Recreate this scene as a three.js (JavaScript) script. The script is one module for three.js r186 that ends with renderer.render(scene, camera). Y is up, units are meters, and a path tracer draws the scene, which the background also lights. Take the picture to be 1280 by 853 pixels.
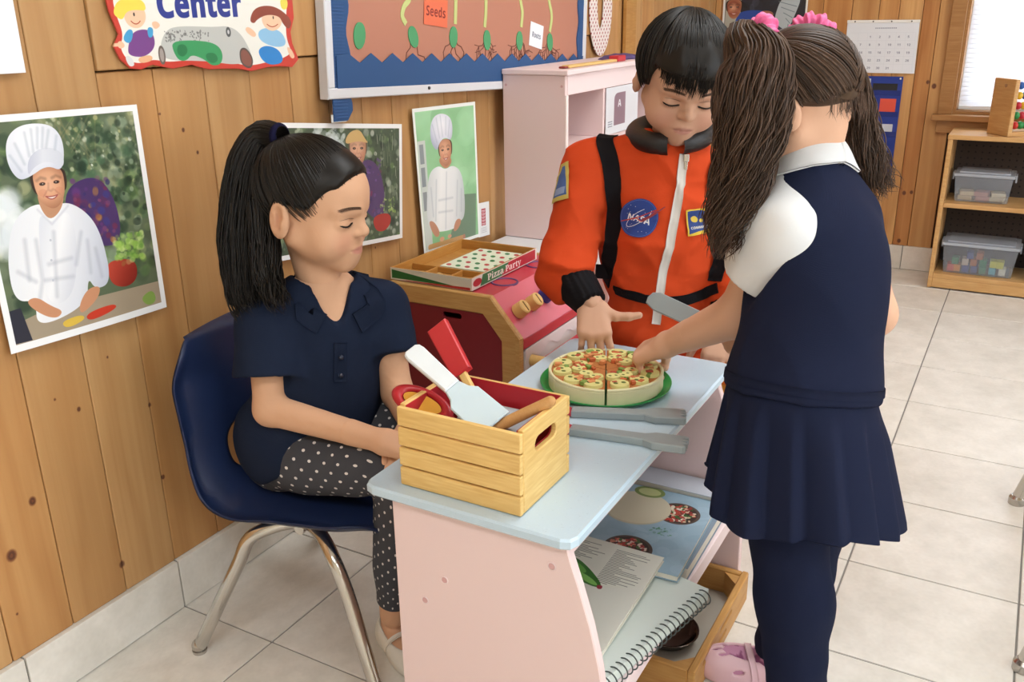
import * as THREE from 'three';
import { RectAreaLightUniformsLib } from 'three/addons/lights/RectAreaLightUniformsLib.js';
import { RoundedBoxGeometry } from 'three/addons/geometries/RoundedBoxGeometry.js';
import { mergeGeometries } from 'three/addons/utils/BufferGeometryUtils.js';

// ------------------------------------------------------------------ camera, light, exposure
const scene = new THREE.Scene();
const DEBUG = false, FOCAL = 1141.5;                                   // pixels, for the 1280 x 853 frame
const CAM = [1.2935, 1.0763, 4.1301];
const RIGHT = [0.872563, -0.013718, -0.488308], UPV = [-0.155902, 0.939512, -0.304977], BACK = [0.462955, 0.342240, 0.817645];
const camera = new THREE.PerspectiveCamera(2 * Math.atan(426.5 / FOCAL) * 180 / Math.PI, 1280 / 853, 0.05, 60);
camera.position.set(...CAM);
{
  const m = new THREE.Matrix4().makeBasis(new THREE.Vector3(...RIGHT), new THREE.Vector3(...UPV), new THREE.Vector3(...BACK));
  camera.quaternion.setFromRotationMatrix(m);
}
scene.background = new THREE.Color(0.86, 0.93, 1.0);
scene.backgroundIntensity = 6.0;
const renderer = new THREE.WebGLRenderer({ antialias: true });
renderer.toneMapping = THREE.LinearToneMapping;
renderer.toneMappingExposure = 1.1;
renderer.shadowMap.enabled = true;
RectAreaLightUniformsLib.init();
const ROOM = { w: 5.2, d: 6.4, h: 2.45 };
const PANEL_LIGHT = 9.0, PANEL_SIZE = [1.2, 0.6];
const PANEL_SPOTS = [[1.35, 2.2], [1.35, 4.9], [3.7, 2.2], [3.7, 4.9]];
const panelColor = new THREE.Color(0.95, 0.985, 1.0);
for (const [x, z] of PANEL_SPOTS) {
  const l = new THREE.RectAreaLight(panelColor, PANEL_LIGHT, ...PANEL_SIZE);
  l.position.set(x, ROOM.h - 0.035, z); l.lookAt(x, 0, z); l.name = 'ceiling_panel_light'; l.castShadow = true;
  scene.add(l);
}

// ------------------------------------------------------------------ small maths
let seed = 12345;
const rnd = () => { seed = (seed * 1664525 + 1013904223) >>> 0; return seed / 4294967296; };
const rr = (a, b) => a + (b - a) * rnd();
const clamp = (x, a = 0, b = 1) => Math.min(b, Math.max(a, x));
const lerp = (a, b, t) => a + (b - a) * t;
const sstep = (a, b, x) => { const t = clamp((x - a) / (b - a)); return t * t * (3 - 2 * t); };
const vadd = (a, b) => [a[0] + b[0], a[1] + b[1], a[2] + b[2]];
const vsub = (a, b) => [a[0] - b[0], a[1] - b[1], a[2] - b[2]];
const vmul = (a, k) => [a[0] * k, a[1] * k, a[2] * k];
const vdot = (a, b) => a[0] * b[0] + a[1] * b[1] + a[2] * b[2];
const vlen = a => Math.hypot(a[0], a[1], a[2]);
const vnorm = a => { const l = vlen(a) || 1; return [a[0] / l, a[1] / l, a[2] / l]; };
const vcross = (a, b) => [a[1] * b[2] - a[2] * b[1], a[2] * b[0] - a[0] * b[2], a[0] * b[1] - a[1] * b[0]];
const vmix = (a, b, t) => [lerp(a[0], b[0], t), lerp(a[1], b[1], t), lerp(a[2], b[2], t)];
const pixelRay = (x, y) => { const a = (x - 640) / FOCAL, b = -(y - 426.5) / FOCAL; return [0, 1, 2].map(i => RIGHT[i] * a + UPV[i] * b - BACK[i]); };
const at = (x, y, depth) => vadd(CAM, vmul(pixelRay(x, y), depth));            // a pixel at a known distance
const onY = (x, y, h) => { const d = pixelRay(x, y); return vadd(CAM, vmul(d, (h - CAM[1]) / d[1])); };
const onX = (x, y, X) => { const d = pixelRay(x, y); return vadd(CAM, vmul(d, (X - CAM[0]) / d[0])); };
const onZ = (x, y, Z) => { const d = pixelRay(x, y); return vadd(CAM, vmul(d, (Z - CAM[2]) / d[2])); };
// value noise
const hash3 = (x, y, z) => { let h = Math.imul(x, 374761393) + Math.imul(y, 668265263) + Math.imul(z, 2147483647 ^ 1013904223); h = Math.imul(h ^ (h >>> 13), 1274126177); return ((h ^ (h >>> 16)) >>> 0) / 4294967296; };
const PERM = new Uint8Array(512), PVAL = new Float32Array(256);
for (let i = 0; i < 256; i++) { PERM[i] = i; PVAL[i] = hash3(i, 77, 3); }
for (let i = 255; i > 0; i--) { const j = Math.floor(hash3(i, 5, 9) * (i + 1)), t = PERM[i]; PERM[i] = PERM[j]; PERM[j] = t; }
for (let i = 0; i < 256; i++) PERM[256 + i] = PERM[i];
function noise2(x, y, k = 0) {
  const xf = Math.floor(x), yf = Math.floor(y); let u = x - xf, v = y - yf; u = u * u * (3 - 2 * u); v = v * v * (3 - 2 * v);
  const X = xf & 255, Y = yf & 255, K = PERM[k & 255], A = PERM[(Y + K) & 255], B = PERM[(Y + 1 + K) & 255];
  const a = PVAL[PERM[X + A]], b = PVAL[PERM[X + 1 + A & 511]], c = PVAL[PERM[X + B]], d = PVAL[PERM[X + 1 + B & 511]];
  return (a + (b - a) * u) * (1 - v) + (c + (d - c) * u) * v;
}
function noise3(x, y, z = 0) {
  const zf = Math.floor(z); let w = z - zf; w = w * w * (3 - 2 * w);
  const a = noise2(x, y, zf), b = noise2(x, y, zf + 1); return a + (b - a) * w;
}
const fbm2 = (x, y, k = 0) => noise2(x, y, k) * 0.5 + noise2(x * 2.1, y * 2.1, k + 7) * 0.3 + noise2(x * 4.3, y * 4.3, k + 13) * 0.2;

// ------------------------------------------------------------------ objects
const taken = new Map();
function numbered(name) {
  const n = taken.get(name) || 0; taken.set(name, n + 1);
  return n ? name + '_' + String(n).padStart(3, '0') : name;
}
function shadow(o) { o.castShadow = true; o.receiveShadow = true; return o; }
function thing(name, label, category, pos = [0, 0, 0], group) {
  const o = new THREE.Group(); o.name = numbered(name); o.position.set(...pos); scene.add(o);
  o.userData = { label, category }; if (group) o.userData.group = group;
  return o;
}
function part(parent, name, geo, m, label) {
  const o = shadow(new THREE.Mesh(geo, m)); o.name = name; parent.add(o);
  if (label) o.userData.label = label;
  return o;
}
function single(name, geo, m, label, category, pos = [0, 0, 0], group) {
  const o = shadow(new THREE.Mesh(geo, m)); o.name = numbered(name); o.position.set(...pos); scene.add(o);
  o.userData = { label, category }; if (group) o.userData.group = group;
  return o;
}
function structureGroup(name, label, category) {
  const o = new THREE.Group(); o.name = name; scene.add(o); o.userData = { kind: 'structure', label, category }; return o;
}
function structure(name, geo, m, label, category) {
  const o = shadow(new THREE.Mesh(geo, m)); o.name = name; scene.add(o); o.userData = { kind: 'structure', label, category }; return o;
}
// box from limits, chamfered edges; uv in metres (box projection)
function boxUV(g, s = 1) {
  if (g.index) g = g.toNonIndexed();
  const p = g.attributes.position, n = g.attributes.normal, uv = new Float32Array(p.count * 2);
  for (let i = 0; i < p.count; i++) {
    const ax = Math.abs(n.getX(i)), ay = Math.abs(n.getY(i)), az = Math.abs(n.getZ(i));
    let u, v;
    if (ay >= ax && ay >= az) { u = p.getX(i); v = p.getZ(i); } else if (ax >= az) { u = p.getZ(i); v = p.getY(i); } else { u = p.getX(i); v = p.getY(i); }
    uv[2 * i] = u * s; uv[2 * i + 1] = v * s;
  }
  g.setAttribute('uv', new THREE.BufferAttribute(uv, 2));
  return g;
}
function box(x0, x1, y0, y1, z0, z1, r = 0.002) {
  const w = x1 - x0, h = y1 - y0, d = z1 - z0;
  const rad = Math.min(r, w * 0.49, h * 0.49, d * 0.49);
  const g = rad > 0.0003 ? new RoundedBoxGeometry(w, h, d, 1, rad) : new THREE.BoxGeometry(w, h, d);
  g.translate((x0 + x1) / 2, (y0 + y1) / 2, (z0 + z1) / 2);
  return boxUV(g);
}
function merge(list) { return mergeGeometries(list.map(g => { const h = g.index ? g.toNonIndexed() : g; for (const k of Object.keys(h.attributes)) if (!['position', 'normal', 'uv', 'color'].includes(k)) h.deleteAttribute(k); return h; }), false); }
function cyl(a, b, ra, rb = ra, seg = 16) {
  const d = vsub(b, a), L = vlen(d);
  const g = new THREE.CylinderGeometry(rb, ra, L, seg, 1);
  g.translate(0, L / 2, 0);
  g.applyQuaternion(new THREE.Quaternion().setFromUnitVectors(new THREE.Vector3(0, 1, 0), new THREE.Vector3(...vnorm(d))));
  g.translate(...a);
  return g;
}
function tube(pts, r, seg = 32, sides = 10, closed = false) {
  const c = new THREE.CatmullRomCurve3(pts.map(p => new THREE.Vector3(...p)), closed, 'centripetal');
  return new THREE.TubeGeometry(c, seg, r, sides, closed);
}
function sphere(c, r, w = 16, h = 12) { const g = new THREE.SphereGeometry(1, w, h); if (Array.isArray(r)) g.scale(...r); else g.scale(r, r, r); g.translate(...c); return g; }
// polygon in the x-y plane extruded along z
function prism(pts, z0, z1, bevel = 0, holes = []) {
  const s = new THREE.Shape(pts.map(p => new THREE.Vector2(p[0], p[1])));
  for (const h of holes) s.holes.push(new THREE.Path(h.map(p => new THREE.Vector2(p[0], p[1]))));
  const g = new THREE.ExtrudeGeometry(s, { depth: z1 - z0 - 2 * bevel, bevelEnabled: bevel > 0, bevelThickness: bevel, bevelSize: bevel, bevelOffset: -bevel, bevelSegments: 1, steps: 1, curveSegments: 8 });
  g.translate(0, 0, z0 + bevel);
  return boxUV(g);
}
// basis change of a geometry: local x, y, z axes and origin
function place(g, o, x, y, z) { g.applyMatrix4(new THREE.Matrix4().makeBasis(new THREE.Vector3(...x), new THREE.Vector3(...y), new THREE.Vector3(...z)).setPosition(...o)); return g; }
function stadium(cx, cy, w, h, n = 8) {
  const p = [], r = h / 2, L = w / 2 - r;
  for (let i = 0; i <= n; i++) { const a = -Math.PI / 2 + Math.PI * i / n; p.push([cx + L + r * Math.cos(a), cy + r * Math.sin(a)]); }
  for (let i = 0; i <= n; i++) { const a = Math.PI / 2 + Math.PI * i / n; p.push([cx - L + r * Math.cos(a), cy + r * Math.sin(a)]); }
  return p;
}
function disc(cx, cy, rx, ry = rx, n = 20) { return Array.from({ length: n }, (_, i) => [cx + rx * Math.cos(2 * Math.PI * i / n), cy + ry * Math.sin(2 * Math.PI * i / n)]); }
// thin sheet (paper, card) from four corners: top-left, top-right, bottom-right, bottom-left as seen from its face
function sheet(tl, tr, br, bl, thick, bulge = null, nu = 12, nv = 12) {
  const pos = [], uv = [], idx = [];
  const n0 = vnorm(vcross(vsub(tr, tl), vsub(tl, bl)));
  for (const side of [1, 0]) for (let j = 0; j <= nv; j++) for (let i = 0; i <= nu; i++) {
    const u = i / nu, v = j / nv;
    let p = vmix(vmix(tl, tr, u), vmix(bl, br, u), v);
    p = vadd(p, vmul(n0, (side ? thick : 0) + (bulge ? bulge(u, v) : 0)));
    pos.push(...p); uv.push(u, 1 - v);
  }
  const N = (nu + 1) * (nv + 1), q = (a, b, c, d) => idx.push(a, b, c, a, c, d);
  for (let j = 0; j < nv; j++) for (let i = 0; i < nu; i++) {
    const a = j * (nu + 1) + i, b = a + 1, c = a + nu + 2, d = a + nu + 1;
    q(a, d, c, b); q(N + a, N + b, N + c, N + d);
  }
  const edge = [];
  for (let i = 0; i < nu; i++) edge.push(i); for (let j = 0; j < nv; j++) edge.push(j * (nu + 1) + nu);
  for (let i = nu; i > 0; i--) edge.push(nv * (nu + 1) + i); for (let j = nv; j > 0; j--) edge.push(j * (nu + 1));
  for (let k = 0; k < edge.length; k++) { const a = edge[k], b = edge[(k + 1) % edge.length]; q(a, b, N + b, N + a); }
  let g = new THREE.BufferGeometry();
  g.setAttribute('position', new THREE.Float32BufferAttribute(pos, 3)); g.setAttribute('uv', new THREE.Float32BufferAttribute(uv, 2)); g.setIndex(idx);
  g = g.toNonIndexed(); g.computeVertexNormals();
  return g;
}

// ------------------------------------------------------------------ textures and materials
function canvasTex(w, h, draw, repeat) {
  const c = document.createElement('canvas'); c.width = w; c.height = h; draw(c.getContext('2d'), w, h);
  const t = new THREE.CanvasTexture(c); t.colorSpace = THREE.SRGBColorSpace;
  t.wrapS = t.wrapT = repeat ? THREE.RepeatWrapping : THREE.ClampToEdgeWrapping; if (repeat) t.repeat.set(...repeat);
  t.anisotropy = 8;
  return t;
}
function dataTex(w, h, fn, color = true) {
  const d = new Uint8Array(w * h * 4);
  for (let y = 0; y < h; y++) for (let x = 0; x < w; x++) { const c = fn(x, y), i = (y * w + x) * 4; d[i] = clamp(c[0], 0, 255); d[i + 1] = clamp(c[1], 0, 255); d[i + 2] = clamp(c[2], 0, 255); d[i + 3] = 255; }
  const t = new THREE.DataTexture(d, w, h, THREE.RGBAFormat); t.magFilter = THREE.LinearFilter; t.minFilter = THREE.LinearFilter;
  t.wrapS = t.wrapT = THREE.RepeatWrapping; if (color) t.colorSpace = THREE.SRGBColorSpace; t.needsUpdate = true;
  return t;
}
const mat = (color, roughness = 0.6, extra = {}) => new THREE.MeshStandardMaterial({ color, roughness, ...extra });
const phys = (color, roughness, extra = {}) => new THREE.MeshPhysicalMaterial({ color, roughness, ...extra });

// knotty pine: a picture of the boards of one wall, in metres along the wall and up it; joints lists where the boards meet
function pineTexture(px, py, wide, tall, u0, joints, knots, k, light, dark) {
  const tone = joints.map((_, i) => hash3(i, 5, k)), cols = [];
  for (let X = 0; X < px; X++) { const u = u0 + X / px * wide; let b = 0; while (b < joints.length - 1 && u > joints[b]) b++; cols.push({ u, b, kn: knots.filter(n => Math.abs(n[0] - u) < n[2] * 6) }); }
  return dataTex(px, py, (X, Y) => {
    const { u, b, kn } = cols[X], v = Y / py * tall;
    let s = u + b * 3.17, kd = 0, ring = 0;
    for (const [ku, kv, kr] of kn) {
      const du = u - ku, dv = (v - kv) * 0.55; if (Math.abs(dv) > kr * 6) continue; const r = Math.sqrt(du * du + dv * dv);
      if (r < kr * 6) { s += du / (r + 1e-4) * kr * 0.9 * Math.exp(-r / (kr * 1.8)) * (1 - Math.exp(-r / kr)); }
      const e = Math.hypot(du, (v - kv) * 0.8);
      if (e < kr * 1.35) { kd = Math.max(kd, 1 - sstep(kr * 0.75, kr * 1.3, e)); ring = 0.5 + 0.5 * Math.sin(e / kr * 9); }
    }
    const warp = 0.010 * fbm2(v * 1.6 + b * 9, s * 3, k);
    const broad = fbm2((s + warp) * 26, v * 0.9 + b * 5, k + 1);
    const ringy = 0.5 + 0.5 * Math.sin(((s + warp) * 34 + fbm2(s * 8, v * 1.2 + b * 4, k + 9) * 5) * 3.3);
    const fine = fbm2((s + warp * 0.6) * 170, v * 3.2 + b * 11, k + 2);
    let t = clamp(0.42 * broad + 0.22 * ringy * ringy + 0.30 * fine + (tone[b] - 0.5) * 0.34);
    const blotch = (fbm2(u * 5, v * 3, k + 3) - 0.5) * 0.16;
    const c = [0, 1, 2].map(i => lerp(light[i], dark[i], t) * (1 + blotch));
    if (kd > 0) { const kc = ring > 0.5 ? [104, 58, 34] : [78, 42, 26]; for (let i = 0; i < 3; i++) c[i] = lerp(c[i], kc[i], kd * 0.9); }
    return c;
  });
}
// plain furniture wood, uv in metres
function woodTexture(k, light, dark, n = 512, span = 0.5) {
  return dataTex(n, n, (X, Y) => {
    const u = X / n * 8, v = Y / n;
    const t = clamp(0.5 * fbm2(v * 26 + fbm2(u * 0.6, v * 3, k) * 2, u * 0.5, k) + 0.5 * noise2(v * 150, u * 1.6, k + 4));
    return [0, 1, 2].map(i => lerp(light[i], dark[i], t));
  });
}
function withRepeat(t, sx, sy = sx) { const c = t.clone(); c.repeat.set(sx, sy); c.wrapS = c.wrapT = THREE.RepeatWrapping; c.needsUpdate = true; return c; }
const weave = dataTex(128, 128, (x, y) => { const v = 128 + 60 * Math.sin(x * Math.PI / 4) * ((y >> 2) & 1 ? 1 : -1) * 0.6 + 50 * (hash3(x, y, 3) - 0.5); return [v, v, v]; }, false);
const weaveFine = withRepeat(weave, 40), weaveCoarse = withRepeat(weave, 22);
const speck = dataTex(256, 256, (x, y) => { const v = 128 + 110 * (fbm2(x / 9, y / 9, 5) - 0.5) + 40 * (hash3(x, y, 9) - 0.5); return [v, v, v]; }, false);
const M = {
  white: mat(0xe9e7e2, 0.55), paper: mat(0xe8e8e6, 0.8), chrome: phys(0xc9c6c0, 0.16, { metalness: 1 }),
  navyPlastic: phys(0x1c2a4e, 0.36, { bumpMap: withRepeat(speck, 12), bumpScale: 0.0006 }),
  pink: mat(0xe9d0ce, 0.5), pinkEdge: mat(0xeedada, 0.5), blueTop: null, black: mat(0x141416, 0.6), red: mat(0xb82430, 0.42),
  screw: mat(0xd2a5a4, 0.5), grey: mat(0x9aa2a4, 0.5),
};
// ------------------------------------------------------------------ room shell
const TILE = 0.305;
{
  // floor: tiles with recessed grout
  const floor = structureGroup('floor', 'cream ceramic tile floor with grey grout', 'floor');
  part(floor, 'grout_bed', box(-0.02, ROOM.w, -0.12, -0.0025, -0.02, ROOM.d, 0), mat(0x8d8a86, 0.9));
  const tileMaps = [0, 1, 2, 3, 4].map(k => dataTex(192, 192, (x, y) => {
    const u = x / 192, v = y / 192;
    const a = fbm2(u * 3.2 + k * 11, v * 3.2, 31 + k), b = fbm2(u * 11, v * 11 + k * 3, 41 + k), s = noise2(u * 60, v * 60, 51 + k);
    const t = clamp((a - 0.34) * 2.0), d = (b - 0.5) * 20 + (s - 0.5) * 7;
    return [lerp(219, 231, t) + d * 0.7, lerp(215, 227, t) + d * 0.7, lerp(206, 219, t) + d * 0.75];
  }));
  const tileMats = tileMaps.map((m, i) => phys(0xffffff, 0.34 + 0.02 * (i % 3), { map: m, specularIntensity: 0.6, bumpMap: speck, bumpScale: 0.0003 }));
  const xs = [0, 0.229, 0.519, 0.808, 1.098]; while (xs[xs.length - 1] < ROOM.w) xs.push(xs[xs.length - 1] + TILE * 1.018);
  const zInt = [], zHalf = [];
  for (let k = -3; k < 24; k++) { zInt.push(0.564 + k * TILE); zHalf.push(0.564 + (k + 0.486) * TILE); }
  let n = 0;
  for (let i = 0; i + 1 < xs.length; i++) {
    const zs = i < 2 ? zHalf : zInt;
    for (let j = 0; j + 1 < zs.length; j++) {
      const x0 = xs[i] + 0.0018, x1 = Math.min(ROOM.w, xs[i + 1]) - 0.0018, z0 = Math.max(0, zs[j]) + 0.0018, z1 = Math.min(ROOM.d, zs[j + 1]) - 0.0018;
      if (z1 - z0 < 0.02 || x1 - x0 < 0.02) continue;
      const g = box(x0, x1, -0.0105, 0, z0, z1, 0.0012);
      const k = n++, flip = (hash3(i, j, 2) * 4) | 0, p = g.attributes.position, uv = g.attributes.uv;
      for (let q = 0; q < p.count; q++) { let u = (p.getX(q) - x0) / (x1 - x0), v = (p.getZ(q) - z0) / (z1 - z0); if (flip & 1) u = 1 - u; if (flip & 2) v = 1 - v; uv.setXY(q, u * 0.96 + 0.02, v * 0.96 + 0.02); }
      part(floor, 'floor_tile', g, tileMats[(hash3(i, j, 8) * 5) | 0]);
    }
  }
  M.tileMats = tileMats;
}
const BASE_H = 0.102;
const PINE_LIGHT = [205, 164, 112], PINE_DARK = [172, 124, 74];
{
  // left wall: tongue and groove pine boards over a tile baseboard
  const wall = structureGroup('wall_left', 'knotty pine board wall with posters', 'wall');
  const joints = []; for (let k = -18; k < 36; k++) joints.push(3.1525 + 0.1092 * (k - 12));
  const knots = [[15, 695, 0.0078], [41, 627, 0.0058], [153, 706, 0.0052], [188, 507, 0.0034], [205, 597, 0.0036], [69, 500, 0.0018], [99, 512, 0.0032], [135, 447, 0.0018], [230, 163, 0.0030], [248, 191, 0.0026], [201, 143, 0.0016], [22, 768, 0.0018], [592, 188, 0.003], [470, 310, 0.002]].map(([x, y, r]) => { const w = onX(x, y, 0); return [w[2], w[1], r]; });
  const tex = pineTexture(2048, 1024, 2.6, 1.3, 1.0, joints, knots, 1, PINE_LIGHT, PINE_DARK);
  const m = [0, 1, 2].map(i => mat([0xffffff, 0xf6f1ea, 0xfff8ee][i], 0.5 + 0.03 * i, { map: tex, bumpMap: speck, bumpScale: 0.0003 }));
  part(wall, 'wall_core', box(-0.14, -0.0185, 0, ROOM.h, -0.14, ROOM.d, 0), mat(0x4a3420, 0.9));
  const board = (y0, y1, z0, z1, out, k) => {
    const g = box(-0.018, out, y0, y1, z0 + 0.0004, z1 - 0.0004, 0.0028), p = g.attributes.position, uv = g.attributes.uv;
    for (let i = 0; i < p.count; i++) uv.setXY(i, (p.getZ(i) - 1.0) / 2.6, p.getY(i) / 1.3);
    part(wall, 'plank', g, m[k % 3]);
  };
  for (let k = 0; k + 1 < joints.length; k++) {
    const z0 = Math.max(0, joints[k]), z1 = Math.min(ROOM.d, joints[k + 1]); if (z1 - z0 < 0.01) continue;
    const wob = (hash3(k, 1, 1) - 0.5) * 0.0012;
    if (z1 < 3.16 && z0 > 1.1) { board(BASE_H, 0.9905, z0, z1, -0.001 + wob, k); board(0.993, ROOM.h, z0, z1, 0.005 + wob, k + 1); }
    else board(BASE_H, ROOM.h, z0, z1, wob, k);
  }
  const bb = structureGroup('baseboard_left', 'grey cream tile baseboard under pine boards', 'baseboard');
  part(bb, 'mortar', box(-0.018, 0.0035, 0, BASE_H - 0.001, 0, ROOM.d, 0), mat(0x8d8a86, 0.9));
  for (let k = -12; k < 12; k++) {
    const z0 = 3.154 + k * 0.313, z1 = z0 + 0.313; if (z1 < 0.02 || z0 > ROOM.d) continue;
    const a = Math.max(0.003, z0 + 0.0015), b = Math.min(ROOM.d, z1 - 0.0015); if (b - a < 0.03) continue;
    const g = box(-0.006, 0.0085, 0.0015, BASE_H, a, b, 0.0012), p = g.attributes.position, uv = g.attributes.uv;
    for (let i = 0; i < p.count; i++) uv.setXY(i, (p.getZ(i) - a) / 0.32, p.getY(i) / 0.32);
    part(bb, 'baseboard_tile', g, M.tileMats[(k + 20) % 5]);
  }
  const trim = structure('trim_1', box(0.0065, 0.02, BASE_H, ROOM.h, 0.965, 1.055, 0.002), mat(0xc39a5e, 0.5, { map: withRepeat(woodTexture(61, [255, 244, 226], [222, 196, 158]), 2) }), 'pine trim strip on the board wall', 'trim');
}
const WIN = { x0: 0.994, x1: 2.05, y0: 0.655, y1: 1.75 };
{
  const wall = structureGroup('wall_back', 'knotty pine back wall with window', 'wall');
  const joints = [0.025, 0.14, 0.235, 0.33, 0.455, 0.57, 0.6745, 0.7505, 0.838, 0.898, 0.99]; while (joints[joints.length - 1] < ROOM.w + 0.2) joints.push(joints[joints.length - 1] + 0.1);
  const knots = [[0.452, 0.985, 0.010], [0.765, 0.36, 0.006], [0.857, 0.325, 0.007], [0.885, 0.33, 0.006], [0.915, 0.76, 0.008], [0.89, 0.775, 0.006], [0.862, 0.12, 0.007], [0.53, 0.9, 0.004], [0.69, 0.93, 0.006]];
  const tex = pineTexture(1024, 1024, 1.3, 1.3, 0, joints, knots, 4, [212, 166, 108], [160, 104, 54]);
  const m = [mat(0xffffff, 0.5, { map: tex }), mat(0xfdf4ea, 0.48, { map: tex })];
  part(wall, 'wall_core', merge([box(-0.14, WIN.x0, 0, ROOM.h, -0.14, -0.0185, 0), box(WIN.x1, ROOM.w + 0.14, 0, ROOM.h, -0.14, -0.0185, 0), box(WIN.x0, WIN.x1, 0, WIN.y0, -0.14, -0.0185, 0), box(WIN.x0, WIN.x1, WIN.y1, ROOM.h, -0.14, -0.0185, 0)]), mat(0x4a3420, 0.9));
  const board = (x0, x1, y0, y1, k) => {
    if (x1 - x0 < 0.006) return;
    const g = box(x0 + 0.0008, x1 - 0.0008, y0, y1, -0.018, (hash3(k, 3, 3) - 0.5) * 0.001, 0.0022), p = g.attributes.position, uv = g.attributes.uv;
    for (let i = 0; i < p.count; i++) uv.setXY(i, p.getX(i) / 1.3, p.getY(i) / 1.3);
    part(wall, 'plank', g, m[k % 2]);
  };
  const all = [0, ...joints];
  for (let k = 0; k + 1 < all.length; k++) {
    const a = all[k], b = Math.min(all[k + 1], ROOM.w); if (a >= ROOM.w) break;
    if (b <= WIN.x0 || a >= WIN.x1) board(a, b, BASE_H, ROOM.h, k);
    else { if (a < WIN.x0) board(a, WIN.x0, BASE_H, ROOM.h, k); if (b > WIN.x1) board(WIN.x1, b, BASE_H, ROOM.h, k); const c = Math.max(a, WIN.x0), d = Math.min(b, WIN.x1); board(c, d, BASE_H, WIN.y0, k); board(c, d, WIN.y1, ROOM.h, k); }
  }
  const bb = structureGroup('baseboard_back', 'grey cream tile baseboard of the back wall', 'baseboard');
  part(bb, 'mortar', box(0, ROOM.w, 0, BASE_H - 0.001, -0.018, 0.0035, 0), mat(0x8d8a86, 0.9));
  for (let k = 0; k < 17; k++) {
    const a = Math.max(0.009, k * 0.311 - 0.05), b = Math.min(ROOM.w, (k + 1) * 0.311 - 0.053);
    const g = box(a, b, 0.0015, BASE_H, -0.006, 0.0085, 0.0012), p = g.attributes.position, uv = g.attributes.uv;
    for (let i = 0; i < p.count; i++) uv.setXY(i, (p.getX(i) - a) / 0.32, p.getY(i) / 0.32);
    part(bb, 'baseboard_tile', g, M.tileMats[k % 5]);
  }
  // window: casing, sill, sash and pane
  const casing = mat(0xb08c60, 0.45, { map: withRepeat(woodTexture(62, [255, 240, 220], [214, 184, 146]), 2) });
  const win = structureGroup('window_1', 'window with wooden casing and white blind', 'window');
  part(win, 'casing', box(0.943, 0.996, 0.655, 1.80, 0.0015, 0.022, 0.002), casing); part(win, 'casing', box(2.048, 2.101, 0.655, 1.80, 0.0015, 0.022, 0.002), casing);
  part(win, 'casing', box(0.943, 2.101, 1.80, 1.86, 0.0015, 0.024, 0.002), casing);
  part(win, 'sill', box(0.925, 2.12, 0.632, 0.655, 0.001, 0.05, 0.003), casing); part(win, 'apron', box(0.945, 2.10, 0.582, 0.632, 0.0015, 0.02, 0.002), casing);
  part(win, 'jamb', merge([box(WIN.x0, 1.008, WIN.y0, WIN.y1, -0.14, 0, 0), box(2.036, WIN.x1, WIN.y0, WIN.y1, -0.14, 0, 0), box(1.008, 2.036, WIN.y0, 0.667, -0.14, 0, 0), box(1.008, 2.036, 1.738, WIN.y1, -0.14, 0, 0)]), casing);
  part(win, 'sash', merge([box(1.008, 1.04, 0.667, 1.738, -0.11, -0.08), box(2.004, 2.036, 0.667, 1.738, -0.11, -0.08), box(1.04, 2.004, 0.667, 0.70, -0.11, -0.08), box(1.04, 2.004, 1.705, 1.738, -0.11, -0.08), box(1.04, 2.004, 1.18, 1.21, -0.11, -0.08)]), mat(0xe8e6e0, 0.5));
  part(win, 'pane', box(1.04, 2.004, 0.70, 1.705, -0.097, -0.093, 0), phys(0xffffff, 0.02, { transmission: 1, thickness: 0, ior: 1.45 }));
  const blind = thing('window_blind', 'white slatted blind lowered over the bright window', 'blind', [1.522, 0.672, -0.035]);
  const slatM = phys(0xf4f6fa, 0.7, { transmission: 0.45, thickness: 0 });
  const sg = box(-0.508, 0.508, -0.0006, 0.0006, -0.0115, 0.0115, 0.0004); sg.rotateX(0.95);
  for (let k = 0; k < 57; k++) { const s = part(blind, 'slat', sg, slatM); s.position.set(0, 0.026 + k * 0.0179, 0); }
  part(blind, 'bottom_rail', box(-0.508, 0.508, 0.0, 0.016, -0.012, 0.012, 0.003), mat(0xdfe2e6, 0.5));
  part(blind, 'head_rail', box(-0.51, 0.51, 1.042, 1.064, -0.015, 0.015, 0.002), mat(0xdfe2e6, 0.5));
  for (const x of [-0.38, 0, 0.38]) part(blind, 'ladder_cord', cyl([x, 0.01, 0.0125], [x, 1.045, 0.0125], 0.0009, 0.0009, 5), M.white);
  const plain = mat(0xd9cfbd, 0.8);
  const SW = { z0: 0.9, z1: 5.3, y0: 0.85, y1: 2.15 };       // daylight reaches the room from this side
  structure('wall_right', merge([box(ROOM.w, ROOM.w + 0.14, 0, SW.y0, -0.14, ROOM.d + 0.14, 0), box(ROOM.w, ROOM.w + 0.14, SW.y1, ROOM.h, -0.14, ROOM.d + 0.14, 0), box(ROOM.w, ROOM.w + 0.14, SW.y0, SW.y1, -0.14, SW.z0, 0), box(ROOM.w, ROOM.w + 0.14, SW.y0, SW.y1, SW.z1, ROOM.d + 0.14, 0)]), plain, 'plain painted side wall with a wide window', 'wall');
  const side = structureGroup('window_2', 'wide side window in white frame', 'window'), wf = mat(0xe8e6e0, 0.5);
  for (const [a, b] of [[SW.z0, SW.z0 + 0.04], [2.33, 2.37], [3.83, 3.87], [SW.z1 - 0.04, SW.z1]]) part(side, 'sash', box(ROOM.w + 0.05, ROOM.w + 0.09, SW.y0, SW.y1, a, b), wf);
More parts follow.
